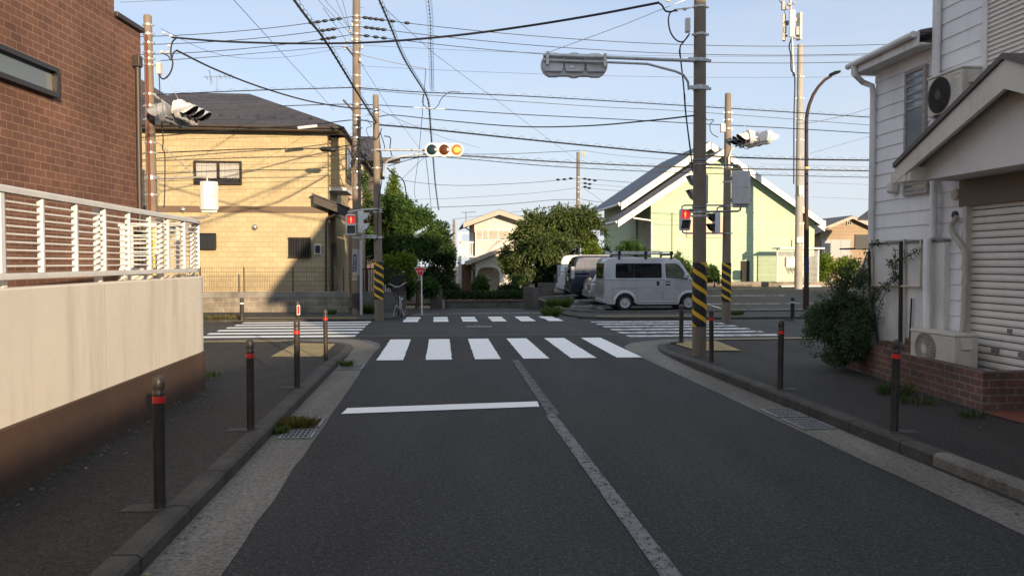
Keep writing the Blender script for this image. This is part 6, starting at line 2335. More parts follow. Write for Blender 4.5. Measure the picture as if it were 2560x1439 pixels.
# ---- brown house right of the green one, blue roofed corner ----
br = thing("brown_house", "tan two storey house with a brown gable between the lamp post and the white house", "house", R(21, 60, 0), ANG)
TB2 = 56.0
pp = lambda x, y, t=TB2: on_t(x, y, t)
q = MB(ROAD)
c0, c1, ca = pp(2050, 600), pp(2200, 600), pp(2132, 545)
q.prism([(c0.x, 0), (c1.x, 0), (c1.x, pp(2190, 568).z), (ca.x, ca.z), (c0.x, pp(2048, 580).z)], 'y', TB2, TB2 + 6)
q.build("wall", BUFF_SIDING, br, uv=True)
q = MB(ROAD)
c0_, c1_ = pp(2020, 590), pp(2050, 590)
q.box(c0_.x, c1_.x + 0.5, TB2 + 2.0, TB2 + 6, 0, pp(2035, 573, TB2 + 2).z)
q.build("side_wall", BUFF_SIDING, br, uv=True)
r0, r1, ra = pp(2034, 578, TB2 - .5), pp(2215, 576, TB2 - .5), pp(2132, 538, TB2 - .5)
gable_roof(br, r0.x, r1.x, ra.x, r0.z, ra.z, TB2 - 0.5, TB2 + 6.5, 0.18, ROOF_GREY, FASC, z1=r1.z, fascia=0.25)
q = MB(ROAD)
a, b_ = pp(2010, 580), pp(2060, 558)
q.add([(a.x - 2, TB2 + 1.2, pp(2010, 572).z), (ra.x, TB2 + 1.2, pp(2010, 572).z), (ra.x, TB2 + 4, ra.z), (a.x - 2, TB2 + 4, ra.z)], [(0, 1, 2, 3)])
q.build("roof", ROOF_GREY, br, uv=True, recalc=False)
win_t(br, 2053, 598, 2128, 645, TB2 - 0.06, FASC, GLASS_PALE, bars=(0.33, 0.66), fw=0.06)
win_t(br, 2117, 552, 2130, 563, TB2 - 0.06, FASC, INTERIOR, bars=(0.5,), fw=0.06)
bl = thing("blue_roofed_house", "dark blue roof corner peeping out left of the white house", "house", R(20, 47, 0), ANG)
q = MB(ROAD)
TB3 = 47.0
d0, d1, dk = on_t(2144, 545, TB3), on_t(2230, 515, TB3), on_t(2178, 520, TB3 + 3)
q.add([(d0.x, TB3, d0.z), (d1.x + 3, TB3, d0.z), (d1.x + 3, TB3 + 3, dk.z), (dk.x, TB3 + 3, dk.z), (d0.x, TB3, d0.z - 0.14), (d1.x + 3, TB3, d0.z - 0.14), (d1.x + 3, TB3 + 3, dk.z - .15), (dk.x, TB3 + 3, dk.z - .15)],
      [(0, 1, 2, 3), (4, 7, 6, 5), (0, 4, 5, 1), (2, 6, 7, 3), (0, 3, 7, 4), (1, 5, 6, 2)])
q.build("roof", ROOF_DARK, bl, uv=True)
q = MB(ROAD)
q.box(on_t(2175, 560, TB3 + 2.4).x, d1.x + 3, TB3 + 2.2, TB3 + 2.5, 0, d0.z - 0.05)
q.build("wall", mat("maroon wall", (0.12, 0.05, 0.04), 0.8), bl)
q = MB(ROAD)
e_ = on_t(2138, 590, TB3 - 1)
q.box(e_.x, e_.x + 4, TB3 - 1, TB3 - 0.9, on_t(2140, 622, TB3 - 1).z, on_t(2140, 586, TB3 - 1).z)
q.box(e_.x + 0.7, e_.x + 4, TB3 - 0.899, TB3 + 2.199, on_t(2140, 622, TB3 - 1).z, on_t(2140, 618, TB3 - 1).z)
q.build("balcony", mat("dark balcony", (0.022, 0.023, 0.026), 0.6), bl)

# ---- white boarded house on the right ---------------------------------------
SF = 6.55                                    # its street side
ps_ = lambda x, y, s=SF: on_s(x, y, s)
rh = thing("white_house", "white boarded house with a gabled garage porch on the right", "house", R(SF + 3, 8, 0.13), ANG)
tc1 = ps_(2187, 400).y                        # far corner
tb1 = ps_(2352, 100).y                        # where the taller part begins
tsh = ps_(2416, 600).y                        # far jamb of the shutter
zlow = ps_(2190, 158).z


def boards_s(b, s, t0, t1, z0, z1, h, lap=0.016):
    """lapped boards on a wall facing -s"""
    z = z0
    while z < z1 - 0.01:
        zz = min(z + h, z1)
        b.prism([(s - lap, z), (s - 0.002, zz), (s + 0.01, zz), (s + 0.01, z)], 'y', t0, t1) if False else b.add(
            [(s - lap, t0, z), (s - 0.002, t0, zz), (s + 0.02, t0, zz), (s + 0.02, t0, z), (s - lap, t1, z), (s - 0.002, t1, zz), (s + 0.02, t1, zz), (s + 0.02, t1, z)],
            [(0, 1, 2, 3), (4, 7, 6, 5), (0, 4, 5, 1), (1, 5, 6, 2), (2, 6, 7, 3), (3, 7, 4, 0)])
        z = zz


def boards_t(b, t, s0, s1, z0, z1, h, lap=0.016):
    z = z0
    while z < z1 - 0.01:
        zz = min(z + h, z1)
        b.add([(s0, t + lap, z), (s0, t + 0.002, zz), (s0, t - 0.02, zz), (s0, t - 0.02, z), (s1, t + lap, z), (s1, t + 0.002, zz), (s1, t - 0.02, zz), (s1, t - 0.02, z)],
              [(0, 1, 2, 3), (4, 7, 6, 5), (0, 4, 5, 1), (1, 5, 6, 2), (2, 6, 7, 3), (3, 7, 4, 0)])
        z = zz


b = MB(ROAD)
boards_s(b, SF, tb1, tc1, 0.1, zlow, 0.196)
boards_t(b, tc1 - 0.02, SF, 13.5, 0.1, zlow, 0.196)
b.box(SF + 0.021, 13.5, tb1, tc1 - 0.041, 0.1, zlow)
b.build("wall", SIDING_WHITE, rh)
TALL_E, TALL_R = 6.75, 8.45                   # eaves and ridge of the taller part
b = MB(ROAD)
boards_s(b, SF - 0.03, tsh + 0.02, tb1, 0.1, 6.6, 0.196)
boards_s(b, SF - 0.03, -4.5, tsh + 0.02, 3.04, 6.6, 0.196)
b.prism([(-4.5, 6.6), (tb1, 6.6), (tb1, TALL_E), (1.4, TALL_R), (-4.5, TALL_E)], 'x', SF - 0.02, SF + 0.05)
b.prism([(-4.5, 0.1), (tb1, 0.1), (tb1, TALL_E), (1.4, TALL_R), (-4.5, TALL_E)], 'x', SF + 0.35, 13.5)
b.box(SF + 0.0, SF + 0.349, -4.5, tsh - 0.001, 2.95, 6.6)
b.build("tall_wall", SIDING_WHITE, rh)
q = MB(ROAD)
for (t0, t1, z0, z1) in ((-5.0, 1.4, TALL_E - 0.1, TALL_R + 0.05), (tb1 + 0.5, 1.4, TALL_E - 0.1, TALL_R + 0.05)):
    q.add([(SF - 0.5, t0, z0), (SF - 0.5, t1, z1), (14, t1, z1), (14, t0, z0), (SF - 0.5, t0, z0 + .15), (SF - 0.5, t1, z1 + .15), (14, t1, z1 + .15), (14, t0, z0 + .15)],
          [(0, 1, 2, 3), (4, 7, 6, 5), (0, 4, 5, 1), (2, 6, 7, 3), (0, 3, 7, 4), (1, 5, 6, 2)])
q.build("tall_roof", ROOF_GREY, rh, uv=True)
# low roof with gutter
EV = 6.28
er = on_s(2137, 156, EV)
q = MB(ROAD)
zl0 = er.z - 0.02
te = er.y
q.add([(EV, tb1 + 0.02, zl0 + 0.04), (EV, te, zl0 + 0.04), (13.5, te, zl0 + 1.5), (13.5, tb1 + 0.02, zl0 + 1.5), (EV, tb1 + 0.02, zl0 - 0.03), (EV, te, zl0 - 0.03), (13.5, te, zl0 + 1.4), (13.5, tb1 + 0.02, zl0 + 1.4)],
      [(0, 1, 2, 3), (4, 7, 6, 5), (0, 4, 5, 1), (2, 6, 7, 3), (0, 3, 7, 4), (1, 5, 6, 2)])
q.build("roof", ROOF_GREY, rh, uv=True)
q = MB(ROAD)
q.box(EV - 0.04, EV - 0.003, tb1 + 0.03, te + 0.03, zl0 - 0.17, zl0 + 0.02)
q.box(EV, SF - 0.02, tb1 + 0.03, te, zl0 - 0.15, zl0 - 0.12)
q.box(EV - 0.001, 6.9, te + 0.003, te + 0.035, zl0 - 0.17, zl0 + 0.05)
q.build("fascia", WHITE_PAINT, rh)
q = MB(ROAD)
q.tube([(EV - 0.085, tb1 + 0.03, zl0 - 0.02), (EV - 0.085, te + 0.05, zl0 - 0.04)], 0.045, 10)
q.build("gutter_pipe", WHITE_PAINT, rh, smooth=60)
q = MB(ROAD)
q.tube([(EV - .08, te - 0.12, zl0 - 0.05), (EV - .07, te - 0.14, zl0 - 0.2), (6.4, tc1 + 0.1, zl0 - 0.28), (6.48, tc1 - 0.02, zl0 - 0.36), (6.49, tc1 - 0.03, zl0 - 0.5), (6.49, tc1 - 0.03, 0.15)], 0.042, 10)
q.tube([(SF - 0.1, tb1 - 0.06, 6.6), (SF - 0.1, tb1 - 0.06, ps_(2362, 455, SF - .1).z)], 0.052, 10)
q.tube([(SF - 0.12, tb1 - 0.1, ps_(2362, 460, SF - .1).z + 0.05), (SF - 0.12, tb1 - 0.1, ps_(2362, 590, SF - .1).z), (SF - 0.2, tb1 - 0.1, ps_(2362, 597, SF - .1).z), (SF - 0.2, tb1 - 0.12, 0.15)], 0.05, 10)
q.build("downpipe", WHITE_PAINT, rh, smooth=60)


def win_s(root, x0, y0, x1, y1, s, *a, **k):
    """window on a wall facing -s; x0 is its far edge in the picture"""
    pc = on_s((x0 + x1) / 2, (y0 + y1) / 2, s)
    ta, tb = on_s(x0, y0, s).y, on_s(x1, y0, s).y
    z1, z0 = on_s(x0, y0, s).z, on_s(x0, y1, s).z
    return window(root, sM((s, (ta + tb) / 2, (z0 + z1) / 2)), abs(ta - tb), z1 - z0, *a, **k)


OLDWOOD = mat("peeling window frame", (0.33, 0.30, 0.28), 0.8, var=0.35, scale=18)
win_s(rh, 2266, 182, 2318, 392, SF - 0.03, OLDWOOD, mat("louvre glass", (0.20, 0.24, 0.25), 0.06, spec=0.8, var=0.15), bars=(), hbars=(0.55, 0.64, 0.73, 0.82, 0.9), fw=0.045)
win_s(rh, 2262, 423, 2322, 490, SF - 0.03, OLDWOOD, MATS["louvre glass"], bars=(), hbars=(0.2, 0.4, 0.6, 0.8), fw=0.045)
pv = on_s(2243, 470, SF)
q = MB(ROAD)
q.box(SF - 0.13, SF - 0.01, pv.y - 0.08, pv.y + 0.08, pv.z - 0.08, pv.z + 0.1)
q.build("vent_hood", CREAM, rh, bevel=0.04)
# ribbed storm shutter box on the tall part
tA = on_s(2475, 60, SF - 0.06).y
q = MB(ROAD)
z = 3.4
while z < 6.4:
    q.add([(SF - 0.09, tA, z), (SF - 0.07, tA, z + 0.035), (SF - 0.07, tA, z + 0.055), (SF - 0.04, tA, z + 0.055), (SF - 0.04, tA, z), (SF - 0.09, tA - 3, z), (SF - 0.07, tA - 3, z + 0.035), (SF - 0.07, tA - 3, z + 0.055), (SF - 0.04, tA - 3, z + 0.055), (SF - 0.04, tA - 3, z)],
          [(0, 1, 2, 3, 4), (9, 8, 7, 6, 5), (0, 5, 6, 1), (1, 6, 7, 2), (2, 7, 8, 3), (3, 8, 9, 4), (4, 9, 5, 0)])
    z += 0.055
q.build("storm_shutter", SHUTTER, rh)
q = MB(ROAD)
q.box(SF - 0.10, SF - 0.03, tA + 0.001, tA + 0.09, 3.3, 6.5)
q.build("corner_trim", WHITE_PAINT, rh)
# gabled porch
SP = 5.8
pa, pe = on_s(2512, 132, SP), on_s(2237, 408, SP)
halfw = pe.y - pa.y
tA_, zA_ = pa.y, pa.z
zE_ = pe.z
q = MB(ROAD)
for sg in (1, -1):
    t1 = tA_ + sg * halfw
    q.add([(SP - 0.03, tA_, zA_), (SP - 0.03, t1, zE_), (SF - 0.05, t1, zE_), (SF - 0.05, tA_, zA_), (SP - 0.03, tA_, zA_ - 0.06), (SP - 0.03, t1, zE_ - 0.06), (SF - 0.05, t1, zE_ - 0.06), (SF - 0.05, tA_, zA_ - 0.06)],
          [(0, 1, 2, 3), (4, 7, 6, 5), (0, 4, 5, 1), (2, 6, 7, 3), (0, 3, 7, 4), (1, 5, 6, 2)])
q.build("porch_roof", mat("porch roof edge", (0.10, 0.085, 0.08), 0.6, var=0.15), rh)
q = MB(ROAD)
th = 0.30
for sg in (1, -1):
    t1 = tA_ + sg * halfw
    zb_ = zE_ - 0.065
    q.add([(SP, tA_, zA_ - 0.065), (SP, t1, zb_), (SP + 0.05, t1, zb_), (SP + 0.05, tA_, zA_ - 0.065), (SP, tA_, zA_ - 0.065 - th), (SP, t1 - sg * 0.0, zb_ - 0.18), (SP + 0.05, t1, zb_ - 0.18), (SP + 0.05, tA_, zA_ - 0.065 - th)],
          [(0, 1, 2, 3), (4, 7, 6, 5), (0, 4, 5, 1), (2, 6, 7, 3), (0, 3, 7, 4), (1, 5, 6, 2)])
q.build("bargeboard", CREAM, rh)
pbz = on_s(2302, 452, SP + 0.22).z
tL = on_s(2302, 452, SP + 0.22).y
q = MB(ROAD)
sl_ = (zA_ - zE_) / halfw
zq = zA_ - 0.07 - (tL - tA_) * sl_
q.prism([(tL, pbz), (tL, zq), (tA_, zA_ - 0.07), (2 * tA_ - tL, zq), (2 * tA_ - tL, pbz)], 'x', SP + 0.22, SF - 0.05)
q.build("pediment", mat("porch stucco", (0.70, 0.67, 0.62), 0.9, var=0.04, bump=0.3, bscale=120, dirt=((0.58, 0.55, 0.5), 1.2)), rh)
q = MB(ROAD)
q.box(SP + 0.005, SP + 0.22, tL - 0.02, tL + 0.30, zE_ - 0.25, zE_ - 0.12)
q.box(SP + 0.02, SP + 0.3, tL - 0.1, tL + 0.02, zE_ - 0.25, zE_ - 0.08)
q.build("soffit", CREAM, rh)
# garage: brown header, jamb, shutter
zh1, zh0 = on_s(2402, 470, SF - 0.04).z, on_s(2402, 517, SF - 0.04).z
tH = on_s(2400, 500, SF - 0.04).y
q = MB(ROAD)
q.box(SF - 0.055, SF + 0.3, -1.0, tH, zh0, pbz - 0.002)
q.build("garage_header", mat("brown panel", (0.155, 0.115, 0.08), 0.6, var=0.06), rh)
zsh = on_s(2424, 517, SF).z
q = MB(ROAD)
z = 0.14
tS = on_s(2424, 700, SF).y
while z < zh0 + 0.05:
    prof = [(0.0, 0.0), (-0.016, 0.006), (-0.020, 0.03), (-0.012, 0.066), (0.0, 0.078)]
    vs_ = [(SF + 0.03 + a, tS, z + c) for a, c in prof] + [(SF + 0.03 + a, -0.6, z + c) for a, c in prof]
    q.add(vs_, [(i, i + 1, i + 6, i + 5) for i in range(4)])
    z += 0.0865
sh = q.build("garage_shutter", SHUTTER, rh, recalc=False)
for m_ in (sh,):
    pass
q = MB(ROAD)
q.box(SF + 0.04, SF + 0.06, -0.6, tS, 0.13, zh0 + 0.2)
q.build("shutter_shade", mat("shutter gap", (0.10, 0.095, 0.09), 0.8), sh)
q = MB(ROAD)
for (x, y, w) in ((2523, 827, 0.03), (2487, 876, 0.06), (2555, 887, 0.06)):
    c = on_s(x, y, SF)
    q.box(SF - 0.005, SF + 0.02, c.y - w, c.y + w, c.z - 0.025, c.z + 0.025)
q.build("shutter_handle", GALV_DARK, sh)
q = MB(ROAD)
q.box(SF - 0.06, SF + 0.05, tS, tS + 0.06, 0.13, zh0)
q.build("jamb", CREAM, rh)
# drain hose of the air conditioner and round vents
HOSE = mat("hose wrap", (0.46, 0.42, 0.36), 0.7, var=0.12, scale=10)
q = MB(ROAD)
hp = [on_s(x, y, SF - 0.09) for x, y in ((2392, 541), (2388, 548), (2380, 562), (2382, 582), (2398, 606), (2410, 625), (2414, 650), (2412, 720), (2408, 800), (2404, 840))]
q.tube(through(hp, 5), 0.032, 8)
q.build("hose", HOSE, rh, smooth=60)
q = MB(ROAD)
c = on_s(2391, 538, SF - 0.03)
q.lathe([(0.055, 0), (0.055, -0.03), (0.02, -0.04)], c=(SF - 0.03, c.y, c.z), n=14, axis='x')
q.build("hose_collar", BLACK, rh)
q = MB(ROAD)
c = on_s(2393, 486, SF - 0.03)
q.lathe([(0.075, 0), (0.075, -0.03), (0.06, -0.045)], c=(SF - 0.03, c.y, c.z), n=16, axis='x')
for k in range(-2, 3):
    q.box(SF - 0.082, SF - 0.07, c.y - 0.05, c.y + 0.05, c.z + k * 0.022 - 0.005, c.z + k * 0.022 + 0.005)
q.build("round_vent", CREAM, rh)

# stucco wing wall with sloping end, in front of the house
ww = thing("wing_wall", "low aged stucco wall with a sloped end before the white boarded house", "wall", R(SF - 0.1, 11, 0.1), ANG)
SW = SF - 0.12
zc_ = on_s(2300, 607, SW).z
tw0, tw1 = on_s(2362, 610, SW).y, on_s(2183, 610, SW).y
tw2 = on_s(2112, 700, SW).y
q = MB(ROAD)
q.prism([(tw0, 0.05), (tw2 + 0.5, 0.05), (tw2 + 0.2, on_s(2112, 720, SW).z - 0.3), (tw1, zc_), (tw0, zc_)], 'x', SW, SW + 0.095)
q.build("wall", STUCCO_GREY, ww)
q = MB(ROAD)
q.box(SW - 0.015, SW + 0.093, tw0, tw1, zc_ + 0.002, zc_ + 0.035)
q.build("coping", GALV_DARK, ww)
q = MB(ROAD)
PIPE_C = mat("cream pipe", (0.55, 0.48, 0.38), 0.6, var=0.1)
sp_ = SW - 0.03
P_ = lambda x, y: on_s(x, y, sp_)
q.tube([P_(2180, 607), P_(2180, 870)], 0.016, 8)
q.tube([P_(2261, 860), P_(2261, 598), P_(2302, 600), P_(2302, 716), P_(2180, 714)], 0.016, 8)
q.tube([P_(2180, 606), P_(2215, 605)], 0.012, 6)
q.build("pipes", PIPE_C, ww, smooth=60)
q = MB(ROAD)
q.tube([P_(2252, 603), P_(2250, 856)], 0.024, 8)
q.tube([P_(2172, 628), P_(2175, 700), P_(2182, 770), P_(2198, 870)], 0.02, 8)
q.tube([P_(2279, 745), P_(2274, 850)], 0.012, 6)
q.build("black_stakes", BLACK, ww, smooth=60)

# air conditioners ------------------------------------------------------------


def air_conditioner(label, M, w, h, d, m, grille_m):
    """local: x along the front (0..w), faces -y, base at z 0; fan on the x=0 side"""
    root = thing("air_conditioner", label, "air conditioner", M=M, group="outdoor air conditioner units")
    q = MB(M)
    q.box(0, w, -d, 0, 0.03, h - 0.03)
    q.build("casing", m, root, bevel=0.012)
    q = MB(M)
    q.box(-0.008, w + 0.008, -d - 0.008, 0.008, h - 0.029, h)
    q.build("lid", m, root, bevel=0.008)
    cx, cz, R0 = w * 0.36, h * 0.5, min(h * 0.45, w * 0.33)
    q = MB(M)
    q.lathe([(R0, -d - 0.003), (R0, -d - 0.006), (0.01, -d - 0.006)], c=(cx, 0, cz), n=40, axis='y')
    q.build("fan_opening", INTERIOR, root)
    q = MB(M)
    for r in [R0 * k / 9 for k in range(3, 10)]:
        pts = [(cx + r * math.cos(a), -d - 0.014, cz + r * math.sin(a)) for a in [2 * math.pi * k / 40 for k in range(41)]]
        q.tube(pts, 0.0032, 4, cap=False)
    for k in range(30):
        a = 2 * math.pi * k / 30
        q.tube([(cx + R0 * 0.25 * math.cos(a), -d - 0.018, cz + R0 * 0.25 * math.sin(a)), (cx + R0 * math.cos(a + 0.12), -d - 0.010, cz + R0 * math.sin(a + 0.12))], 0.003, 4)
    q.build("fan_grille", grille_m, root)
    q = MB(M)
    q.lathe([(R0 * 0.27, -d - 0.008), (R0 * 0.27, -d - 0.022), (R0 * 0.1, -d - 0.025)], c=(cx, 0, cz), n=20, axis='y')
    q.build("fan_hub", grille_m, root, smooth=50)
    q = MB(M)
    for k in range(10):
        z = h * 0.2 + k * h * 0.06
        q.box(w * 0.74, w * 0.95, -d - 0.004, -d + 0.004, z, z + 0.006)
    q.box(w * 0.73, w * 0.96, -d - 0.006, -d + 0.004, h * 0.86, h * 0.88)
    q.build("front_ribs", m, root)
    q = MB(M)
    q.add([(w + 0.001, -d * 0.75, h * 0.62), (w + 0.05, -d * 0.72, h * 0.62), (w + 0.05, -d * 0.35, h * 0.62), (w + 0.001, -d * 0.32, h * 0.62), (w + 0.001, -d * 0.8, h * 0.9), (w + 0.02, -d * 0.78, h * 0.9), (w + 0.02, -d * 0.3, h * 0.9), (w + 0.001, -d * 0.28, h * 0.9)],
          [(0, 3, 2, 1), (4, 5, 6, 7), (0, 1, 5, 4), (1, 2, 6, 5), (2, 3, 7, 6), (3, 0, 4, 7)])
    q.box(w + 0.001, w + 0.03, -d * 0.72, -d * 0.35, h * 0.12, h * 0.58)
    for k in range(7):
        q.box(w + 0.001, w + 0.008, -d * 0.22, -d * 0.06, h * (0.12 + k * 0.07), h * (0.125 + k * 0.07))
    q.build("valve_cover", m, root, bevel=0.006)
    q = MB(M)
    for x in (w * 0.14, w * 0.82):
        q.box(x, x + 0.06, -d - 0.02, 0.02, 0.0, 0.029)
    q.build("feet", GALV_DARK, root)
    return root


AC_M = mat("beige unit", (0.60, 0.555, 0.47), 0.5, var=0.06, scale=3, dirt=((0.42, 0.37, 0.3), 3))
f0_, f1_ = on_s(2276, 850, 6.12), on_s(2386, 880, 6.12)
wac = f0_.y - f1_.y
zac0, zac1 = 0.43, on_s(2386, 836, 6.12).z
Mac = ROAD @ face_frame((6.12 + 0.30, f0_.y, zac0), (0, -1, 0), (0, 0, 1))
Mac = ROAD @ Matrix(((0, 1, 0, 6.42), (-1, 0, 0, f0_.y), (0, 0, 1, zac0), (0, 0, 0, 1)))
air_conditioner("beige air conditioner unit standing in the brick planter before the shutter", Mac, wac, zac1 - zac0, 0.30, AC_M, CREAM)
u0, u1 = on_s(2319, 240, 6.2), on_s(2404, 240, 6.2)
zu1, zu0 = on_s(2319, 196, 6.2).z, on_s(2319, 300, 6.2).z
Mu = ROAD @ Matrix(((0, 1, 0, 6.48), (-1, 0, 0, u0.y), (0, 0, 1, zu0), (0, 0, 0, 1)))
air_conditioner("grey air conditioner unit hung high on the white boards behind the porch roof", Mu, u0.y - u1.y, zu1 - zu0, 0.28, CREAM, mat("dark grille", (0.05, 0.045, 0.042), 0.7))

# brick planter -----------------------------------------------------------------
PL = [(6.52, 8.10), (5.92, 8.10), (6.0, 9.0), (6.1, 9.9), (6.2, 10.7), (6.3, 11.4), (6.42, 12.2), (6.5, 12.5)]
zp_ = [0.56, 0.56, 0.56, 0.55, 0.54, 0.54, 0.48, 0.42]
pl = thing("brick_planter", "low red brick planter wall along the right pavement", "planter", R(6.2, 10, 0.13), ANG)
q = MB(ROAD)
for i in range(len(PL) - 1):
    for k in range(1):
        pass
ins = inset(PL, 0.1, 1)
ins = [(s + (0.1 if True else 0), t) for s, t in PL]
ins[0], ins[1] = (6.52, 8.2), (6.02, 8.2)
for (s, t), (s2, t2), z in zip(PL, ins, zp_):
    q.v += [ROAD @ Vector((s, t, 0.03)), ROAD @ Vector((s, t, z)), ROAD @ Vector((s2, t2, z)), ROAD @ Vector((s2, t2, 0.03))]
n = len(PL)
for i in range(n - 1):
    for j in range(3):
        q.f.append((4 * i + j, 4 * i + j + 1, 4 * i + 5 + j, 4 * i + 4 + j))
q.f += [(0, 1, 2, 3), (4 * n - 1, 4 * n - 2, 4 * n - 3, 4 * n - 4)]
q.build("bricks", BRICK_GARDEN, pl, uv=True)
q = MB(ROAD)
for s, t, w, h in ((6.3, 10.2, 0.2, 0.10), (6.27, 9.95, 0.2, 0.2), (6.32, 10.45, 0.2, 0.08), (6.36, 10.75, 0.22, 0.09), (6.3, 9.7, 0.18, 0.09)):
    q.box(s - 0.05, s + 0.07, t - w / 2, t + w / 2, 0.541, 0.541 + h)
q.build("loose_bricks", BRICK_GARDEN, pl, uv=True)
q = MB(ROAD)
q.add([(6.02, 8.2, 0.42), (6.5, 8.2, 0.42), (6.5, 12.4, 0.38), (6.45, 12.3, 0.38), (6.2, 10.7, 0.42)], [(0, 1, 2, 3, 4)])
q.build("planter_soil", SOIL, pl, recalc=False)

# ---- the row of houses behind the camera on the right (they shade the street) ----


def plain_house(label, s0, s1, t0, t1, he, hr, wall_m, roof_m, along=True):
    root = thing("house", label, "house", R((s0 + s1) / 2, (t0 + t1) / 2, 0), ANG, "houses around the corner on the right")
    q = MB(ROAD)
    if along:
        q.prism([(s0, 0), (s1, 0), (s1, he), ((s0 + s1) / 2, hr), (s0, he)], 'y', t0, t1)
    else:
        q.prism([(t0, 0), (t1, 0), (t1, he), ((t0 + t1) / 2, hr), (t0, he)], 'x', s0, s1)
    q.build("wall", wall_m, root, uv=True)
    q = MB(ROAD)
    if along:
        m_ = (s0 + s1) / 2
        for sx in (s0 - 0.4, s1 + 0.4):
            dz = 0.4 * (hr - he) / ((s1 - s0) / 2)
            q.add([(sx, t0 - .4, he - dz + .02), (m_, t0 - .4, hr + .02), (m_, t1 + .4, hr + .02), (sx, t1 + .4, he - dz + .02), (sx, t0 - .4, he - dz + .14), (m_, t0 - .4, hr + .14), (m_, t1 + .4, hr + .14), (sx, t1 + .4, he - dz + .14)],
                  [(0, 3, 2, 1), (4, 5, 6, 7), (0, 1, 5, 4), (1, 2, 6, 5), (2, 3, 7, 6), (3, 0, 4, 7)])
    else:
        m_ = (t0 + t1) / 2
        for tx in (t0 - 0.4, t1 + 0.4):
            dz = 0.4 * (hr - he) / ((t1 - t0) / 2)
            q.add([(s0 - .4, tx, he - dz + .02), (s0 - .4, m_, hr + .02), (s1 + .4, m_, hr + .02), (s1 + .4, tx, he - dz + .02), (s0 - .4, tx, he - dz + .14), (s0 - .4, m_, hr + .14), (s1 + .4, m_, hr + .14), (s1 + .4, tx, he - dz + .14)],
                  [(0, 3, 2, 1), (4, 5, 6, 7), (0, 1, 5, 4), (1, 2, 6, 5), (2, 3, 7, 6), (3, 0, 4, 7)])
    q.build("roof", roof_m, root, uv=True)
    for tt in ((t0 * 0.7 + t1 * 0.3), (t0 * 0.3 + t1 * 0.7)):
        for zz in ((1.5, 4.2) if he > 4.4 else (1.5,)):
            window(root, sM((s0 - 0.005, tt, zz)), 1.6, 1.1, BRONZE, GLASS)
    return root


plain_house("low cream house standing behind the camera past the garage", 6.9, 14, -14.3, -5.2, 3.75, 4.35, STUCCO_WHITE, ROOF_DARK)
plain_house("two storey grey house farther behind the camera", 6.9, 15, -36.0, -15.2, 5.4, 6.2, STUCCO_GREY, ROOF_GREY)
plain_house("buff house behind the white boarded one on the cross street", 13.95, 24.4, 2.5, 11.5, 5.6, 6.2, BUFF_SIDING, ROOF_DARK, False)
plain_house("cream house farther right along the cross street", 25.0, 36.0, 2.0, 11.5, 4.6, 5.9, STUCCO_WHITE, ROOF_GREY, False)
plain_house("grey house at the right end of the cross street", 37.0, 50.0, 2.0, 11.5, 5.0, 6.2, STUCCO_GREY, ROOF_DARK, False)

# ------------------------------------------------------------------ vehicles
CAR_GLASS = glass_mat("car glass", (0.008, 0.009, 0.011), 0.0, 0.02)
CAR_GLASS_CLEAR = glass_mat("clear car glass", (0.02, 0.025, 0.025), 0.62, 0.02)
TYRE = mat("tyre", (0.016, 0.016, 0.017), 0.85, var=0.15, scale=10)
ALLOY = mat("wheel trim", (0.55, 0.56, 0.57), 0.35, 0.6, var=0.05)
PLASTIC = mat("grey plastic", (0.045, 0.045, 0.047), 0.6)
TAIL_RED = mat("tail lamp", (0.45, 0.012, 0.015), 0.15, var=0.05)
TAIL_CLEAR = mat("clear lamp", (0.55, 0.55, 0.56), 0.12, 0.3)


def car_paint(name, c, metal=0.5):
    m = mat(name, c, 0.32, metal, var=0.03, scale=1.5, coat=0.8, dirt=((c[0] * .75, c[1] * .74, c[2] * .72), 2.5, 0.5))
    return m


def wheel(root, M, x, y, r, w, side):
    """side -1: outer face towards -y"""
    q = MB(M @ Matrix.Translation((x, y, r)))
    q.lathe([(r * 0.62, -w / 2), (r * 0.92, -w / 2), (r, -w * 0.3), (r, w * 0.3), (r * 0.92, w / 2), (r * 0.62, w / 2)], n=28, axis='y')
    t = q.build("wheel", TYRE, root, smooth=40)
    q = MB(M @ Matrix.Translation((x, y, r)))
    f = side * (w / 2 + 0.004)
    q.lathe([(r * 0.63, f), (r * 0.61, f + side * 0.012), (r * 0.56, f + side * 0.006), (r * 0.55, f - side * 0.004)], n=28, axis='y')
    for k in range(6):
        a = 2 * math.pi * k / 6 + 0.2
        for da in (-0.2, 0.2):
            c, s_ = math.cos(a), math.sin(a)
            q.add([(c * r * .1 - s_ * da * .2, f, s_ * r * .1 + c * da * .2), (c * r * .58 - s_ * (da * .24 - 0.028), f + side * .006, s_ * r * .58 + c * (da * .24 - 0.028)),
                   (c * r * .58 - s_ * (da * .24 + 0.028), f + side * .006, s_ * r * .58 + c * (da * .24 + 0.028)), (c * r * .1 - s_ * (da * .2 + .02), f, s_ * r * .1 + c * (da * .2 + .02))], [(0, 1, 2, 3)])
    q.lathe([(r * 0.24, f), (r * 0.2, f + side * 0.016), (0.003, f + side * 0.02)], n=16, axis='y')
    q.build("rim", ALLOY, t, recalc=True)
    q = MB(M @ Matrix.Translation((x, y, r)))
    q.lathe([(r * 0.57, f - side * 0.03), (0.003, f - side * 0.03)], n=24, axis='y')
    q.build("hub_shade", BLACK, t)


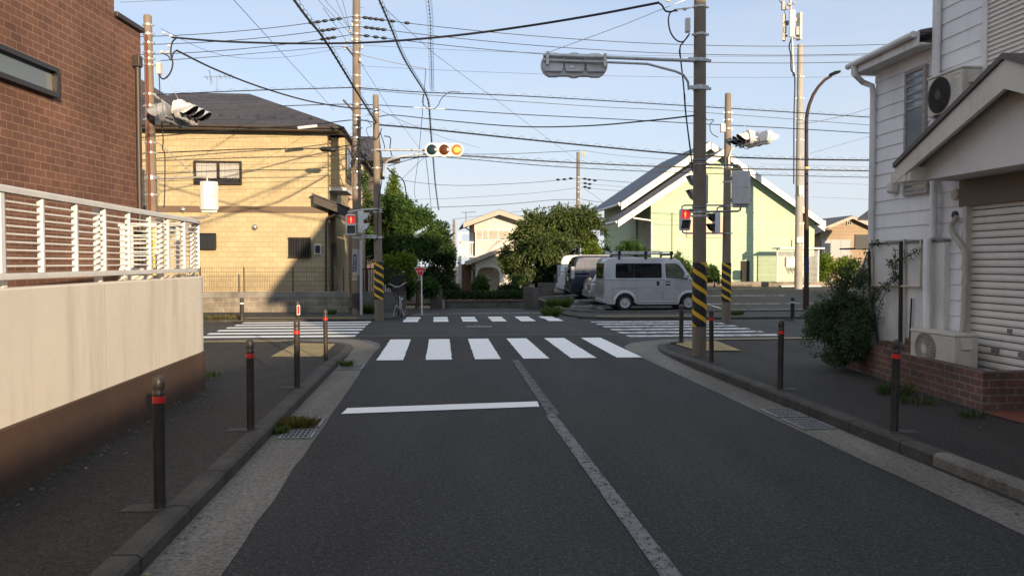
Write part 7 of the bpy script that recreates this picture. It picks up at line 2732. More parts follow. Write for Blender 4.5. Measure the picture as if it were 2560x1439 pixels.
def car_body(root, M, L, W, lower, upper, belt, paint, wheels, wr, lean=0.11, bevel=0.05):
    """lower/upper: side outlines (x, z); the cabin leans inward above the belt"""
    arches = []
    low = []
    for p in lower:
        if p[0] == 'arch':
            cx = p[1]
            ra = wr * 1.17
            for k in range(13):
                a = math.pi - math.pi * k / 12 if p[2] > 0 else math.pi * k / 12
                low.append((cx + ra * math.cos(a), max(0.20, wr + ra * math.sin(a) - 0.0)))
        else:
            low.append(p)
    n = len(low)
    q = MB(M)
    ys = [(-W / 2 + 0.0, 1.0), (W / 2, 1.0)]
    q.prism(low, 'y', -W / 2, W / 2)
    body = q.build("body", paint, root, bevel=bevel, seg=3, smooth=40)
    q = MB(M)
    zt = max(z for x, z in upper)
    vs_ = []
    m = len(upper)
    for sg in (-1, 1):
        for x, z in upper:
            vs_.append((x, sg * (W / 2 - 0.004 - lean * max(0, (z - belt)) / (zt - belt)), z))
    q.add(vs_, [tuple(range(m)), tuple(range(2 * m - 1, m - 1, -1))] + [(i, (i + 1) % m, (i + 1) % m + m, i + m) for i in range(m)])
    q.build("cabin", paint, root, bevel=bevel * 1.1, seg=3, smooth=40)
    return body


def side_panel(root, M, poly, W, lean, belt, zt, name, m, off=0.004, sides=(-1,), th=0.012, rnd=0.0):
    """flat panel lying on the leaning cabin side (x, z outline)"""
    for sg in sides:
        q = MB(M)

        def yy(z, o):
            return sg * (W / 2 - 0.004 - lean * max(0, (z - belt)) / (zt - belt) + o)
        k = len(poly)
        q.add([(x, yy(z, off), z) for x, z in poly] + [(x, yy(z, off - th), z) for x, z in poly],
              [tuple(range(k)), tuple(range(2 * k - 1, k - 1, -1))] + [(i, (i + 1) % k, (i + 1) % k + k, i + k) for i in range(k)])
        o = q.build(name, m, root, bevel=rnd)
    return o


def rounded(poly, r, n=4):
    out = []
    k = len(poly)
    for i in range(k):
        p, a, b_ = Vector(poly[i]), Vector(poly[i - 1]), Vector(poly[(i + 1) % k])
        da, db = (a - p).normalized(), (b_ - p).normalized()
        rr = min(r, (a - p).length * 0.45, (b_ - p).length * 0.45)
        for j in range(n + 1):
            t = j / n
            q0, q1 = p + da * rr, p + db * rr
            out.append(tuple((q0 * (1 - t) + p * t) * (1 - t) + (p * (1 - t) + q1 * t) * t))
    return out


# silver kei van ---------------------------------------------------------------
vp = ROADI @ ground(1492, 779, 0.04)
VZ = lot_z(6, 27.3) + 0.005
MV = ROAD @ Matrix.Translation((vp.x + 0.30, 27.25 + 0.74, VZ)) @ Matrix.Rotation(math.radians(0.5), 4, 'Z')
SILVER = car_paint("silver paint", (0.47, 0.475, 0.485), 0.3)
van = thing("parked_van", "silver box van with a roof rack at the front of the car park", "van", M=MV, group="vehicles in the car park")
VL, VW = 3.40, 1.475
BELT, ZT, LEAN = 1.06, 1.86, 0.10
lower = [(0.03, 0.30), (0.0, 0.55), (0.0, 1.06), (3.17, 1.06), (3.32, 0.98), (3.385, 0.82), (3.40, 0.58), (3.385, 0.30), (3.30, 0.22), ('arch', 3.05 - .02, -1), (2.65, 0.22), (1.2, 0.22), ('arch', 0.74, -1), (0.36, 0.22), (0.12, 0.24)]
car_body(van, MV, VL, VW, lower, [(0.0, 1.05), (0.015, 1.6), (0.06, 1.78), (0.18, 1.855), (0.6, 1.87), (2.2, 1.865), (2.56, 1.835), (2.74, 1.74), (3.20, 1.05)], BELT, SILVER, None, 0.285, LEAN, 0.045)
for x in (0.74, 3.03):
    wheel(van, MV, x, -VW / 2 + 0.085, 0.285, 0.155, -1)
    wheel(van, MV, x, VW / 2 - 0.085, 0.285, 0.155, 1)
q = MB(MV)
q.box(0.3, 3.2, -0.6, 0.6, 0.16, 0.24)
q.build("underbody", BLACK, van)
side_panel(van, MV, rounded([(0.40, 1.145), (2.06, 1.145), (2.06, 1.655), (0.42, 1.655)], 0.06), VW, LEAN, BELT, ZT, "side_window", CAR_GLASS, 0.006, (-1, 1))
side_panel(van, MV, [(1.055, 1.15), (1.085, 1.15), (1.085, 1.65), (1.055, 1.65)], VW, LEAN, BELT, ZT, "window_pillar", BLACK, 0.009, (-1, 1))
side_panel(van, MV, rounded([(2.21, 1.145), (3.02, 1.10), (2.77, 1.50), (2.63, 1.645), (2.19, 1.655)], 0.05), VW, LEAN, BELT, ZT, "front_window_frame", BLACK, 0.005, (-1, 1))
side_panel(van, MV, rounded([(2.245, 1.17), (2.95, 1.13), (2.735, 1.47), (2.61, 1.615), (2.22, 1.62)], 0.04), VW, LEAN, BELT, ZT, "front_window", mat("reflecting window", (0.10, 0.115, 0.085), 0.05, var=0.35, scale=4, spec=0.8), 0.008, (-1, 1))
# panel gaps, rail, waist line
GAP = mat("panel gap", (0.17, 0.17, 0.175), 0.7)
q = MB(MV)
yo = -VW / 2 - 0.0015
for x0, x1, z0, z1 in ((1.135, 1.141, 0.36, 1.06), (2.115, 2.122, 0.36, 1.06), (3.065, 3.071, 0.62, 1.0), (0.285, 0.291, 0.4, 1.06), (0.29, 1.13, 0.770, 0.786), (0.29, 3.3, 0.800, 0.805), (1.15, 2.85, 0.375, 0.381)):
    q.box(x0, x1, yo, yo + 0.006, z0, z1)
q.build("panel_gaps", GAP, van)
side_panel(van, MV, [(2.112, 1.06), (2.119, 1.06), (2.119, 1.70), (2.112, 1.70)], VW, LEAN, BELT, ZT, "door_gap", GAP, 0.002)
q = MB(MV)
q.box(1.15, 2.7, yo - 0.012, yo + 0.01, 0.29, 0.345)
q.box(0.29, 0.44, yo - 0.006, yo + 0.01, 0.752, 0.80)
q.build("sill_trim", SILVER, van, bevel=0.012)
for cx in (0.74, 3.03):
    q = MB(MV)
    n = 14
    for k in range(n + 1):
        a = math.pi * (0.06 + 0.88 * k / n)
        for rr, yy_ in ((0.335, yo + 0.004), (0.345, yo - 0.014), (0.40, yo - 0.012), (0.43, yo + 0.004)):
            q.v.append(MV @ Vector((min(3.37, cx + rr * math.cos(a)), yy_, 0.285 + rr * math.sin(a))))
    for k in range(n):
        for j in range(3):
            q.f.append((4 * k + j, 4 * k + j + 1, 4 * k + 5 + j, 4 * k + 4 + j))
    q.build("wheel_arch", SILVER, van, smooth=60)
for x0 in (1.86, 2.19):
    q = MB(MV)
    q.box(x0, x0 + 0.17, yo - 0.001, yo + 0.008, 0.88, 1.03)
    hd = q.build("handle", CAR_GLASS, van, bevel=0.02)
    q = MB(MV)
    q.box(x0 + (0.1 if x0 < 2 else 0.0), x0 + (0.17 if x0 < 2 else 0.16), yo - 0.022, yo - 0.002, 0.885 if x0 < 2 else 0.935, 1.025 if x0 < 2 else 0.985)
    q.build("grip", SILVER, hd, bevel=0.012)
q = MB(MV)
q.add([(2.86, -VW / 2 + 0.01, 1.14), (2.96, -VW / 2 - 0.16, 1.12), (3.0, -VW / 2 - 0.17, 1.28), (2.88, -VW / 2 - 0.02, 1.30), (2.80, -VW / 2 - 0.02, 1.14), (2.86, -VW / 2 - 0.19, 1.14), (2.9, -VW / 2 - 0.20, 1.27), (2.82, -VW / 2 - 0.05, 1.29)],
      [(0, 1, 2, 3), (4, 7, 6, 5), (0, 4, 5, 1), (1, 5, 6, 2), (2, 6, 7, 3), (3, 7, 4, 0)])
q.build("mirror", SILVER, van, bevel=0.02)
q = MB(MV)
q.box(-0.008, 0.02, -0.56, 0.56, 1.12, 1.66)
q.build("rear_window", CAR_GLASS, van, bevel=0.01)
for sg in (-1, 1):
    q = MB(MV)
    q.box(-0.012, 0.12, sg * (VW / 2 - 0.11) - 0.04, sg * (VW / 2 - 0.11) + 0.065 * 1, 0.34, 0.56) if sg < 0 else q.box(-0.012, 0.12, VW / 2 - 0.17, VW / 2 - 0.05, 0.34, 0.56)
    q.build("tail_lamp", TAIL_CLEAR, van, bevel=0.02)
q = MB(MV)
q.box(-0.03, 0.3, -VW / 2 + 0.02, VW / 2 - 0.02, 0.27, 0.40)
q.build("rear_bumper", SILVER, van, bevel=0.03)
# roof rack
q = MB(MV)
for x in (0.55, 1.5, 2.42):
    q.box(x - 0.03, x + 0.03, -0.62, 0.62, 1.93, 1.97)
q.build("cross_bars", PLASTIC, van)
q = MB(MV)
for y in (-0.64, -0.3, 0.0, 0.3, 0.64):
    q.tube([(0.32, y, 1.995), (2.5, y, 1.995)], 0.024, 8)
    if abs(y) > 0.6:
        q.tube([(0.32, y, 2.06), (2.45, y, 2.06)], 0.014, 8)
q.build("rack_bars", mat("rack steel", (0.6, 0.61, 0.62), 0.3, 0.8), van, smooth=60)
for x in (0.55, 1.5, 2.42):
    for sg in (-1, 1):
        q = MB(MV)
        q.add([(x - 0.05, sg * 0.665, 1.80), (x + 0.05, sg * 0.665, 1.80), (x + 0.03, sg * 0.64, 1.97), (x - 0.03, sg * 0.64, 1.97), (x - 0.05, sg * 0.63, 1.82), (x + 0.05, sg * 0.63, 1.82), (x + 0.03, sg * 0.60, 1.97), (x - 0.03, sg * 0.60, 1.97)],
              [(0, 1, 2, 3), (4, 7, 6, 5), (0, 4, 5, 1), (1, 5, 6, 2), (2, 6, 7, 3), (3, 7, 4, 0)])
        q.box(x - 0.055, x + 0.055, sg * 0.64 - 0.03, sg * 0.64 + 0.03, 1.95, 2.08)
        q.build("rack_foot", BLACK, van, bevel=0.008)


def hatchback(label, M, paint, L, W, H, upright, lamp="red", badge=False, group="vehicles in the car park"):
    """car seen from behind on the left; x runs forward from the rear"""
    root = thing("parked_car" if H < 1.7 else "parked_minivan", label, "car" if H < 1.7 else "minivan", M=M, group=group)
    belt = H * 0.56
    lower = [(0.05, 0.30), (0.0, 0.50), (0.02, belt), (L - 1.15, belt), (L - 0.3, belt - 0.12), (L, belt - 0.35), (L, 0.32), (L - 0.15, 0.22), ('arch', L - 0.85, -1), (L - 1.3, 0.22), (1.2, 0.22), ('arch', 0.80, -1), (0.35, 0.22), (0.12, 0.24)]
    top = H
    car_body(root, M, L, W, lower, [(0.02, belt - .01), (0.05 + upright, top * 0.86), (0.16 + upright, top * 0.965), (0.45 + upright, top), (L - 2.0, top), (L - 1.6, top * 0.965), (L - 1.0, belt - .01)], belt, paint, None, 0.32, 0.15, 0.07)
    for x in (0.8, L - 0.85):
        wheel(root, M, x, -W / 2 + 0.1, 0.32, 0.2, -1)
        wheel(root, M, x, W / 2 - 0.1, 0.32, 0.2, 1)
    side_panel(root, M, rounded([(0.42 + upright, belt + 0.10), (1.35, belt + 0.06), (1.35, top * 0.92), (0.52 + upright, top * 0.90)], 0.14), W, 0.15, belt, top, "side_window", mat("grey car window", (0.13, 0.14, 0.15), 0.08, spec=0.8), 0.008, (-1, 1))
    side_panel(root, M, rounded([(1.45, belt + 0.06), (2.9, belt + 0.05), (2.8, top * 0.92), (1.45, top * 0.92)], 0.06), W, 0.15, belt, top, "side_window", MATS["grey car window"], 0.008, (-1, 1))
    q = MB(M)
    zr0, zr1 = belt + 0.08, top * 0.88
    x0, x1 = 0.02 + upright * 0.15 - 0.012, 0.05 + upright * 0.95 - 0.012
    q.add([(x0, -W * .40, zr0), (x0, W * .40, zr0), (x1, W * .35, zr1), (x1, -W * .35, zr1), (x0 + .05, -W * .40, zr0), (x0 + .05, W * .40, zr0), (x1 + .05, W * .35, zr1), (x1 + .05, -W * .35, zr1)],
          [(0, 1, 2, 3), (4, 7, 6, 5), (0, 4, 5, 1), (1, 5, 6, 2), (2, 6, 7, 3), (3, 7, 4, 0)])
    q.build("rear_window", CAR_GLASS, root, bevel=0.02)
    for sg in (-1, 1):
        q = MB(M)
        ya, yb = sg * (W / 2 - 0.19), sg * (W / 2 + 0.006)
        if lamp == "red":
            q.add([(-0.012, ya, belt - 0.22), (0.20, yb, belt - 0.02), (0.30, yb, belt + 0.07), (0.0, ya, belt - 0.02), (0.06, ya, belt - .22), (0.26, yb - sg * .05, belt - .02), (0.32, yb - sg * .05, belt + .05), (0.06, ya, belt - .02)],
                  [(0, 1, 2, 3), (4, 7, 6, 5), (0, 4, 5, 1), (1, 5, 6, 2), (2, 6, 7, 3), (3, 7, 4, 0)])
        else:
            q.box(-0.012, 0.14, min(ya, yb), max(ya, yb), belt - 0.18, belt + 0.34)
        q.build("tail_lamp", TAIL_RED if lamp == "red" else TAIL_CLEAR, root, bevel=0.025)
    q = MB(M)
    q.box(-0.05, 0.4, -W / 2 + 0.03, W / 2 - 0.03, 0.28, 0.55)
    q.build("rear_bumper", paint, root, bevel=0.06)
    q = MB(M)
    q.box(-0.03, -0.012, -0.18, 0.18, belt - 0.28, belt - 0.1)
    q.build("number_plate", WHITE_PAINT, root)
    q = MB(M)
    q.box(0.3, L - 0.3, -W * .4, W * .4, 0.16, 0.24)
    q.build("underbody", BLACK, root)
    return root


def at_lot(px, t):
    s = on_t(px, 740, t).x
    return ROAD @ Matrix.Translation((s, t, lot_z(s, t) + 0.005))


hatchback("small silver hatchback, only its red lamped rear showing behind the silver van", at_lot(1466, 31.2), car_paint("pale silver paint", (0.44, 0.45, 0.46)), 3.6, 1.60, 1.50, 0.28)
hatchback("dark navy minivan parked between the white minivan and the silver car", at_lot(1420, 34.2), car_paint("navy paint", (0.018, 0.022, 0.045), 0.3), 4.5, 1.70, 1.84, 0.12, lamp="clear")
hatchback("white minivan at the far left end of the parked row", at_lot(1387, 37.4), car_paint("white paint coat", (0.70, 0.70, 0.70), 0.0), 4.6, 1.70, 1.86, 0.14, lamp="clear")
# wheel stops
for px, t, lab in ((1508, 27.5, "concrete wheel stop behind the silver van"), (1482, 28.6, "farther concrete wheel stop behind the silver van"), (1446, 31.0, "concrete wheel stop behind the silver hatchback"), (1432, 33.5, "concrete wheel stop behind the navy minivan")):
    s = on_t(px, 770, t).x
    q = MB(ROAD @ Matrix.Translation((s, t, lot_z(s, t) + .012)))
    q.prism([(-0.07, 0), (0.07, 0), (0.05, 0.11), (-0.05, 0.11)], 'y', 0, 0.6)
    tag(q.build("wheel_stop", CONC, bevel=0.01), lab, "wheel stop", "wheel stops")

# ------------------------------------------------------------------ bicycle
pbk = ROADI @ ground(1003, 795, 0.05)
MBK = ROAD @ Matrix.Translation((pbk.x, pbk.y, 0.045)) @ Matrix.Rotation(math.radians(97), 4, 'Z') @ Matrix.Rotation(math.radians(-5), 4, 'X')
bk = thing("bicycle", "black city bicycle with a front basket parked nose towards us by the corner", "bicycle", M=MBK)
# local: x towards the rear wheel, front wheel at x = 0 pointing at the viewer
for x in (0.0, 1.08):
    q = MB(MBK)
    n = 32
    for (R_, rr) in ((0.315, 0.019),):
        q.tube([(x + R_ * math.cos(a), 0, 0.335 + R_ * math.sin(a)) for a in [2 * math.pi * k / n for k in range(n + 1)]], rr, 8, cap=False)
    wl_ = q.build("wheel", TYRE, bk, smooth=60)
    q = MB(MBK)
    for k in range(14):
        a = 2 * math.pi * k / 14
        q.tube([(x, 0.02 if k % 2 else -0.02, 0.335), (x + 0.3 * math.cos(a), 0, 0.335 + 0.3 * math.sin(a))], 0.0018, 4)
    q.lathe([(0.02, -0.05), (0.02, 0.05)], c=(x, 0, 0.335), n=8, axis='y')
    q.build("spokes", ALLOY, wl_)
    q = MB(MBK)
    arc = [(x + 0.352 * math.cos(a), 0, 0.335 + 0.352 * math.sin(a)) for a in [math.radians(d) for d in range(20, 190, 12)]]
    for p in arc:
        for y in (-0.03, 0.03):
            q.v.append(MBK @ Vector((p[0], y, p[2])))
    q.f += [(2 * k, 2 * k + 1, 2 * k + 3, 2 * k + 2) for k in range(len(arc) - 1)]
    q.build("mudguard", GALV_DARK, bk, recalc=False)
q = MB(MBK)
q.tube([(0.0, 0.06, 0.335), (0.12, 0.06, 0.68), (0.16, 0.02, 0.72)], 0.011, 6)
q.tube([(0.0, -0.06, 0.335), (0.12, -0.06, 0.68), (0.16, -0.02, 0.72)], 0.011, 6)
q.tube([(0.14, 0, 0.66), (0.22, 0, 0.95)], 0.016, 8)
q.tube([(0.15, 0, 0.70), (0.36, 0, 0.40), (0.62, 0, 0.29), (0.78, 0, 0.80)], 0.018, 8)
for y in (-0.06, 0.06):
    q.tube([(0.62, 0, 0.29), (1.08, y, 0.335), (0.76, 0, 0.72)], 0.009, 6)
q.build("frame", mat("bicycle paint", (0.02, 0.02, 0.028), 0.3, 0.2), bk, smooth=60)
q = MB(MBK)
q.tube(through([(0.42, -0.28, 1.02), (0.24, -0.24, 1.06), (0.16, -0.10, 0.98), (0.20, 0, 0.96), (0.16, 0.10, 0.98), (0.24, 0.24, 1.06), (0.42, 0.28, 1.02)], 4), 0.012, 8)
q.build("handlebar", GALV, bk, smooth=60)
q = MB(MBK)
for y in (-0.27, 0.27):
    q.tube([(0.30, y * 0.97, 1.045), (0.46, y * 1.04, 1.01)], 0.018, 8)
q.build("grips", BLACK, bk, smooth=60)
q = MB(MBK)
for k in range(9):
    f = k / 8
    w = 0.15 + 0.035 * f
    z = 0.70 + 0.24 * f
    pts = [(-0.16 - 0.03 * f, -w, z), (0.12, -w, z), (0.12, w, z), (-0.16 - 0.03 * f, w, z), (-0.16 - 0.03 * f, -w, z)]
    q.tube(pts, 0.004, 4)
for k in range(9):
    y = -0.15 + 0.3 * k / 8
    q.tube([(0.12, y, 0.70), (-0.16, y, 0.70), (-0.19, y * 1.22, 0.94)], 0.003, 4)
for k in range(6):
    x = -0.14 + 0.24 * k / 5
    for y in (-1, 1):
        q.tube([(x, y * 0.15, 0.70), (x, y * 0.185, 0.94)], 0.003, 4)
q.build("basket", BLACK, bk)
q = MB(MBK)
q.prism([(0.66, 0.90), (0.92, 0.93), (0.95, 0.87), (0.80, 0.84), (0.68, 0.87)], 'y', -0.09, 0.09)
q.tube([(0.76, 0, 0.74), (0.79, 0, 0.86)], 0.014, 6)
q.build("saddle", BLACK, bk, bevel=0.02)
q = MB(MBK)
q.lathe([(0.035, -0.04), (0.04, -0.02), (0.02, 0.04)], c=(-0.13, -0.07, 0.60), n=12, axis='x')
q.build("headlamp", TAIL_CLEAR, bk, smooth=60)
q = MB(MBK)
q.box(-0.005, 0.025, -0.17, -0.14, 0.18, 0.20)
q.build("reflector", mat("orange reflector", (0.8, 0.25, 0.03), 0.3), bk)
q = MB(MBK)
q.tube([(1.08, -0.06, 0.335), (0.98, -0.18, 0.0)], 0.009, 6)
q.tube([(1.08, 0.06, 0.335), (0.98, 0.18, 0.0)], 0.009, 6)
q.tube([(0.6, -0.1, 0.22), (0.6, 0.1, 0.36)], 0.012, 6)
q.build("stand", GALV, bk)
# dark panel fence behind the bicycle
q = MB(ROAD)
fa = on_t(978, 790, 28.2)
fb = on_t(1013, 690, 28.2)
q.box(fa.x, fb.x, 28.2, 28.24, -0.2, fb.z)
for k in range(9):
    x = fa.x + (fb.x - fa.x) * k / 8
    q.box(x - 0.008, x + 0.008, 28.17, 28.2, -0.2, fb.z)
q.box(fa.x - 0.02, fb.x + 0.02, 28.16, 28.26, fb.z, fb.z + 0.04)
tag(q.build("garden_fence", mat("dark fence", (0.022, 0.02, 0.018), 0.6)), "dark slatted fence panel standing behind the bicycle", "fence")
q = MB(ROAD)
for k in range(16):
    x = on_t(908, 700, 29.5).x + k * 0.085
    q.box(x - 0.012, x + 0.012, 29.5, 29.53, 0.6, on_t(930, 672, 29.5).z)
q.box(on_t(908, 700, 29.5).x, on_t(972, 700, 29.5).x, 29.48, 29.54, on_t(930, 674, 29.5).z, on_t(930, 670, 29.5).z)
q.box(on_t(908, 700, 29.5).x, on_t(972, 700, 29.5).x, 29.45, 29.6, -0.2, 0.6)
tag(q.build("garden_fence", MATS["dark fence"]), "dark railing fence between the power pole and the striped signal pole", "fence")

# ------------------------------------------------------------------ plants


def leaves(mb, blobs, n, size, seed, gap=0.0, gscale=1.1, droop=0.0, shape=0.42, shell=0.45, jitter=1.0):
    rng = random.Random(seed)
    wts = [(b_[1][0] * b_[1][1] * b_[1][2]) ** 0.66 for b_ in blobs]
    off = Vector((seed * 1.7, seed * 0.9, seed * 0.3))
    made = 0
    tries = 0
    while made < n and tries < n * 4:
        tries += 1
        c, rad = rng.choices(blobs, wts)[0]
        u = Vector((rng.gauss(0, 1), rng.gauss(0, 1), rng.gauss(0, 1))).normalized()
        r = rng.random() ** shell * (1 + 0.16 * jitter * rng.gauss(0, 0.6))
        bump_ = 1 + 0.28 * noise.noise(u * 2.2 + Vector(c) + off)
        p = Vector(c) + Vector((u.x * rad[0], u.y * rad[1], u.z * rad[2])) * r * bump_
        if gap and noise.noise(p * gscale + off) < -0.35 + gap:
            continue
        ax = (u * 0.7 + Vector((rng.gauss(0, .6), rng.gauss(0, .6), rng.gauss(0, .6) - droop))).normalized()
        sd = ax.cross(Vector((rng.gauss(0, 1), rng.gauss(0, 1), rng.gauss(0, 1)))).normalized()
        L = size * rng.uniform(0.6, 1.35)
        w = L * shape
        o = len(mb.v)
        nrm = ax.cross(sd) * L * 0.12
        mb.v += [p, p + ax * L * 0.5 + sd * w * 0.5 + nrm, p + ax * L, p + ax * L * 0.5 - sd * w * 0.5 + nrm]
        mb.f.append((o, o + 1, o + 2, o + 3))
        made += 1


BARK = mat("bark", (0.085, 0.06, 0.042), 0.9, var=0.3, scale=8, bump=0.8, bscale=30)


def plant(name, label, cat, base, blobs, n, size, lm, seed, trunk_r=0.1, gap=0.1, droop=0.0, shape=0.42, group=None, part="crown", gscale=1.1, shell=0.45, stems=None):
    root = thing(name, label, cat, base, 0, group)
    mb = MB()
    leaves(mb, blobs, n, size, seed, gap, gscale, droop, shape, shell)
    mb.build(part, lm, root, recalc=False)
    q = MB()
    base = Vector(base)
    if stems:
        for st in stems:
            q.tube([Vector(p) for p in st], [trunk_r * (1 - 0.8 * i / (len(st) - 1)) for i in range(len(st))], 7)
    else:
        low = min(b_[0][2] - b_[1][2] * 0.4 for b_ in blobs)
        cx = sum(b_[0][0] for b_ in blobs) / len(blobs)
        cy = sum(b_[0][1] for b_ in blobs) / len(blobs)
        fork = Vector((base.x * .6 + cx * .4, base.y * .6 + cy * .4, max(base.z + 0.2, low)))
        q.tube([base - Vector((0, 0, .1)), base.lerp(fork, 0.5) + Vector((0.04, 0, 0)), fork], [trunk_r * 1.2, trunk_r, trunk_r * 0.85], 8)
        for c, rad in blobs:
            e = Vector(c)
            m_ = fork.lerp(e, 0.55) + Vector((0, 0, 0.08 * rad[2]))
            q.tube([fork, m_, e], [trunk_r * 0.6, trunk_r * 0.35, trunk_r * 0.1], 6)
    q.build("trunk" if trunk_r > 0.03 else "stems", BARK, root, smooth=60)
    return root


def blob(px, py, y, rx, ry, rz=None):
    """crown clump: picture position at distance y, half sizes in picture pixels"""
    k = y / FPX
    return (at(px, py, y), (rx * k, (rz if rz else rx) * k, ry * k))


LEAF_DARK = leaf_mat("dark leaves", (0.012, 0.032, 0.008), (0.050, 0.095, 0.020), 0.25)
LEAF_MID = leaf_mat("mid green leaves", (0.022, 0.060, 0.010), (0.080, 0.150, 0.026), 0.35)
LEAF_LOQUAT = leaf_mat("loquat leaves", (0.024, 0.052, 0.010), (0.110, 0.145, 0.034), 0.25)
LEAF_LIME = leaf_mat("lime leaves", (0.075, 0.130, 0.014), (0.20, 0.27, 0.035), 0.4)
LEAF_CONIFER = leaf_mat("golden conifer", (0.070, 0.125, 0.012), (0.19, 0.26, 0.028), 0.35)
LEAF_OLIVE = leaf_mat("bush leaves", (0.022, 0.044, 0.016), (0.085, 0.13, 0.05), 0.25)
GRASS = leaf_mat("weed green", (0.035, 0.07, 0.012), (0.12, 0.17, 0.04), 0.35)
GRASS_DK = leaf_mat("dark grass", (0.025, 0.045, 0.010), (0.095, 0.12, 0.035), 0.3)
GRASS_DRY = leaf_mat("weed mixed", (0.035, 0.065, 0.015), (0.16, 0.115, 0.035), 0.3)

# left of the lane
Yc = 40
plant("conifer", "bright narrow pointed conifer behind the striped signal pole", "tree", at(985, 640, Yc) - Vector((0, 0, 1.0)),
      [blob(984, 430 + 16 * k, Yc, 4 + 5.6 * k, 16) for k in range(0, 12)], 16000, 0.13, LEAF_CONIFER, 3, 0.10, gap=0.0, shape=0.4, shell=0.55)
plant("garden_tree", "dark feathery broadleaf tree right of the striped signal pole", "tree", at(985, 790, 31.5),
      [blob(985, 520, 31.5, 48, 34), blob(965, 565, 31.5, 42, 40), blob(1012, 570, 31.5, 58, 45), blob(1052, 560, 31.8, 34, 40), blob(1000, 618, 31.2, 70, 34), blob(1060, 600, 31.5, 40, 40), blob(940, 600, 32, 26, 55)],
      21000, 0.17, LEAF_MID, 5, 0.12, gap=0.22, droop=0.5, shape=0.34, gscale=1.3)
plant("laurel_tree", "tall dense laurel tree at the left of the lane end", "tree", at(1092, 765, 34.5),
      [blob(1095, 590, 34.5, 30, 36), blob(1080, 630, 34.5, 36, 40), blob(1112, 640, 34.5, 26, 42), blob(1092, 690, 34.5, 40, 34)], 11000, 0.15, LEAF_DARK, 7, 0.10, gap=0.2, shape=0.45, gscale=1.6)
plant("wispy_tree", "thin leaved branches between the two left poles", "tree", at(915, 770, 33), [blob(912, 500, 33, 16, 30), blob(905, 450, 33, 14, 26), blob(925, 560, 33, 20, 50), blob(905, 600, 33, 18, 60)], 2600, 0.14, LEAF_MID, 11, 0.05, gap=0.25, droop=0.4, shape=0.3)
plant("lime_shrub", "yellow green sunlit shrub above the bicycle", "shrub", at(998, 770, 29.6), [blob(975, 665, 29.6, 24, 28), blob(1008, 655, 29.6, 22, 24), blob(1030, 668, 29.6, 16, 30), blob(990, 700, 29.6, 30, 20)], 4200, 0.13, LEAF_LIME, 13, 0.04, gap=0.1)
plant("dark_shrub", "dark shrub above the wooden gate", "shrub", at(1040, 765, 31.0), [blob(1042, 700, 31, 26, 32), blob(1075, 720, 32, 22, 24), blob(1020, 720, 30.5, 16, 24)], 4200, 0.13, LEAF_MID, 17, 0.04, gap=0.08)
# centre
plant("loquat_tree", "big round loquat tree with long leaves left of the parked vans", "tree", at(1330, 760, 39),
      [blob(1345, 560, 39, 48, 34), blob(1400, 552, 39, 56, 36), blob(1455, 556, 39, 48, 38), blob(1320, 600, 39, 46, 34), blob(1480, 600, 39, 38, 38), blob(1300, 640, 38.5, 48, 34), blob(1370, 620, 38, 70, 44), blob(1440, 640, 38.5, 50, 40),
       blob(1330, 680, 38.5, 60, 26), blob(1400, 680, 39, 50, 28), blob(1275, 655, 38.5, 24, 22)], 34000, 0.23, LEAF_LOQUAT, 19, 0.13, gap=0.24, droop=0.6, shape=0.30, gscale=1.2)
plant("lime_shrub", "light green young shrub just left above the navy minivan", "shrub", at(1478, 720, 38), [blob(1478, 632, 38, 22, 26), blob(1492, 650, 38, 16, 20), blob(1470, 660, 38, 20, 18)], 2600, 0.14, LEAF_LIME, 23, 0.03)
plant("lime_shrub", "rounded shrub behind the roof rack of the silver van", "shrub", at(1580, 700, 37.5), [blob(1575, 628, 37.5, 30, 26), blob(1602, 640, 37.5, 20, 24), blob(1560, 650, 37.5, 24, 20)], 4200, 0.13, LEAF_MID, 29, 0.04)
plant("shrub", "leafy shrub between the van and the thick striped pole", "shrub", at(1705, 712, 36.9), [blob(1696, 655, 36.9, 11, 26), blob(1712, 675, 36.9, 18, 26), blob(1690, 690, 36.9, 24, 20), blob(1730, 690, 36.9, 16, 18)], 4200, 0.12, LEAF_MID, 31, 0.03)
plant("shrub", "pale green shrub between the two striped poles", "shrub", at(1785, 712, 36.9), [blob(1782, 682, 36.9, 16, 20), blob(1798, 690, 36.9, 14, 16), blob(1770, 694, 36.9, 10, 12)], 2200, 0.12, LEAF_MID, 37, 0.03)
plant("shrub", "bushy shrub right of the lamp post before the brown house", "shrub", at(2090, 705, 39.5), [blob(2062, 660, 39.5, 20, 26), blob(2085, 680, 39.5, 30, 24), blob(2118, 668, 39.5, 28, 24), blob(2062, 690, 39.5, 24, 16)], 4200, 0.15, LEAF_LIME, 41, 0.04)
# garden of the white house
plant("clipped_shrub", "small dark shrub on a stem in front of the arched porch", "shrub", at(1203, 762, 37.5), [blob(1200, 706, 37.5, 20, 18), blob(1212, 722, 37.5, 14, 14), blob(1190, 718, 37.5, 12, 12)], 2600, 0.11, LEAF_MID, 43, 0.035)
plant("hedge", "long low dark hedge on top of the garden wall", "hedge", at(1180, 770, 36.2), [blob(1115 + 14 * k, 738, 36.2, 12, 11, 14) for k in range(14)], 5200, 0.10, LEAF_DARK, 47, 0.02, gap=0.0)
plant("dark_shrub", "dark shrub right of the laurel trunk behind the garden wall", "shrub", at(1125, 765, 36.8), [blob(1118, 715, 36.8, 18, 22), blob(1135, 725, 36.8, 18, 16)], 2200, 0.12, LEAF_DARK, 53, 0.03)
plant("dark_shrub", "low shrub right of the arched porch", "shrub", at(1255, 765, 37.4), [blob(1240, 732, 37.4, 16, 14), blob(1266, 728, 37.4, 20, 16), blob(1295, 715, 37.6, 22, 26)], 3200, 0.12, LEAF_DARK, 59, 0.03)
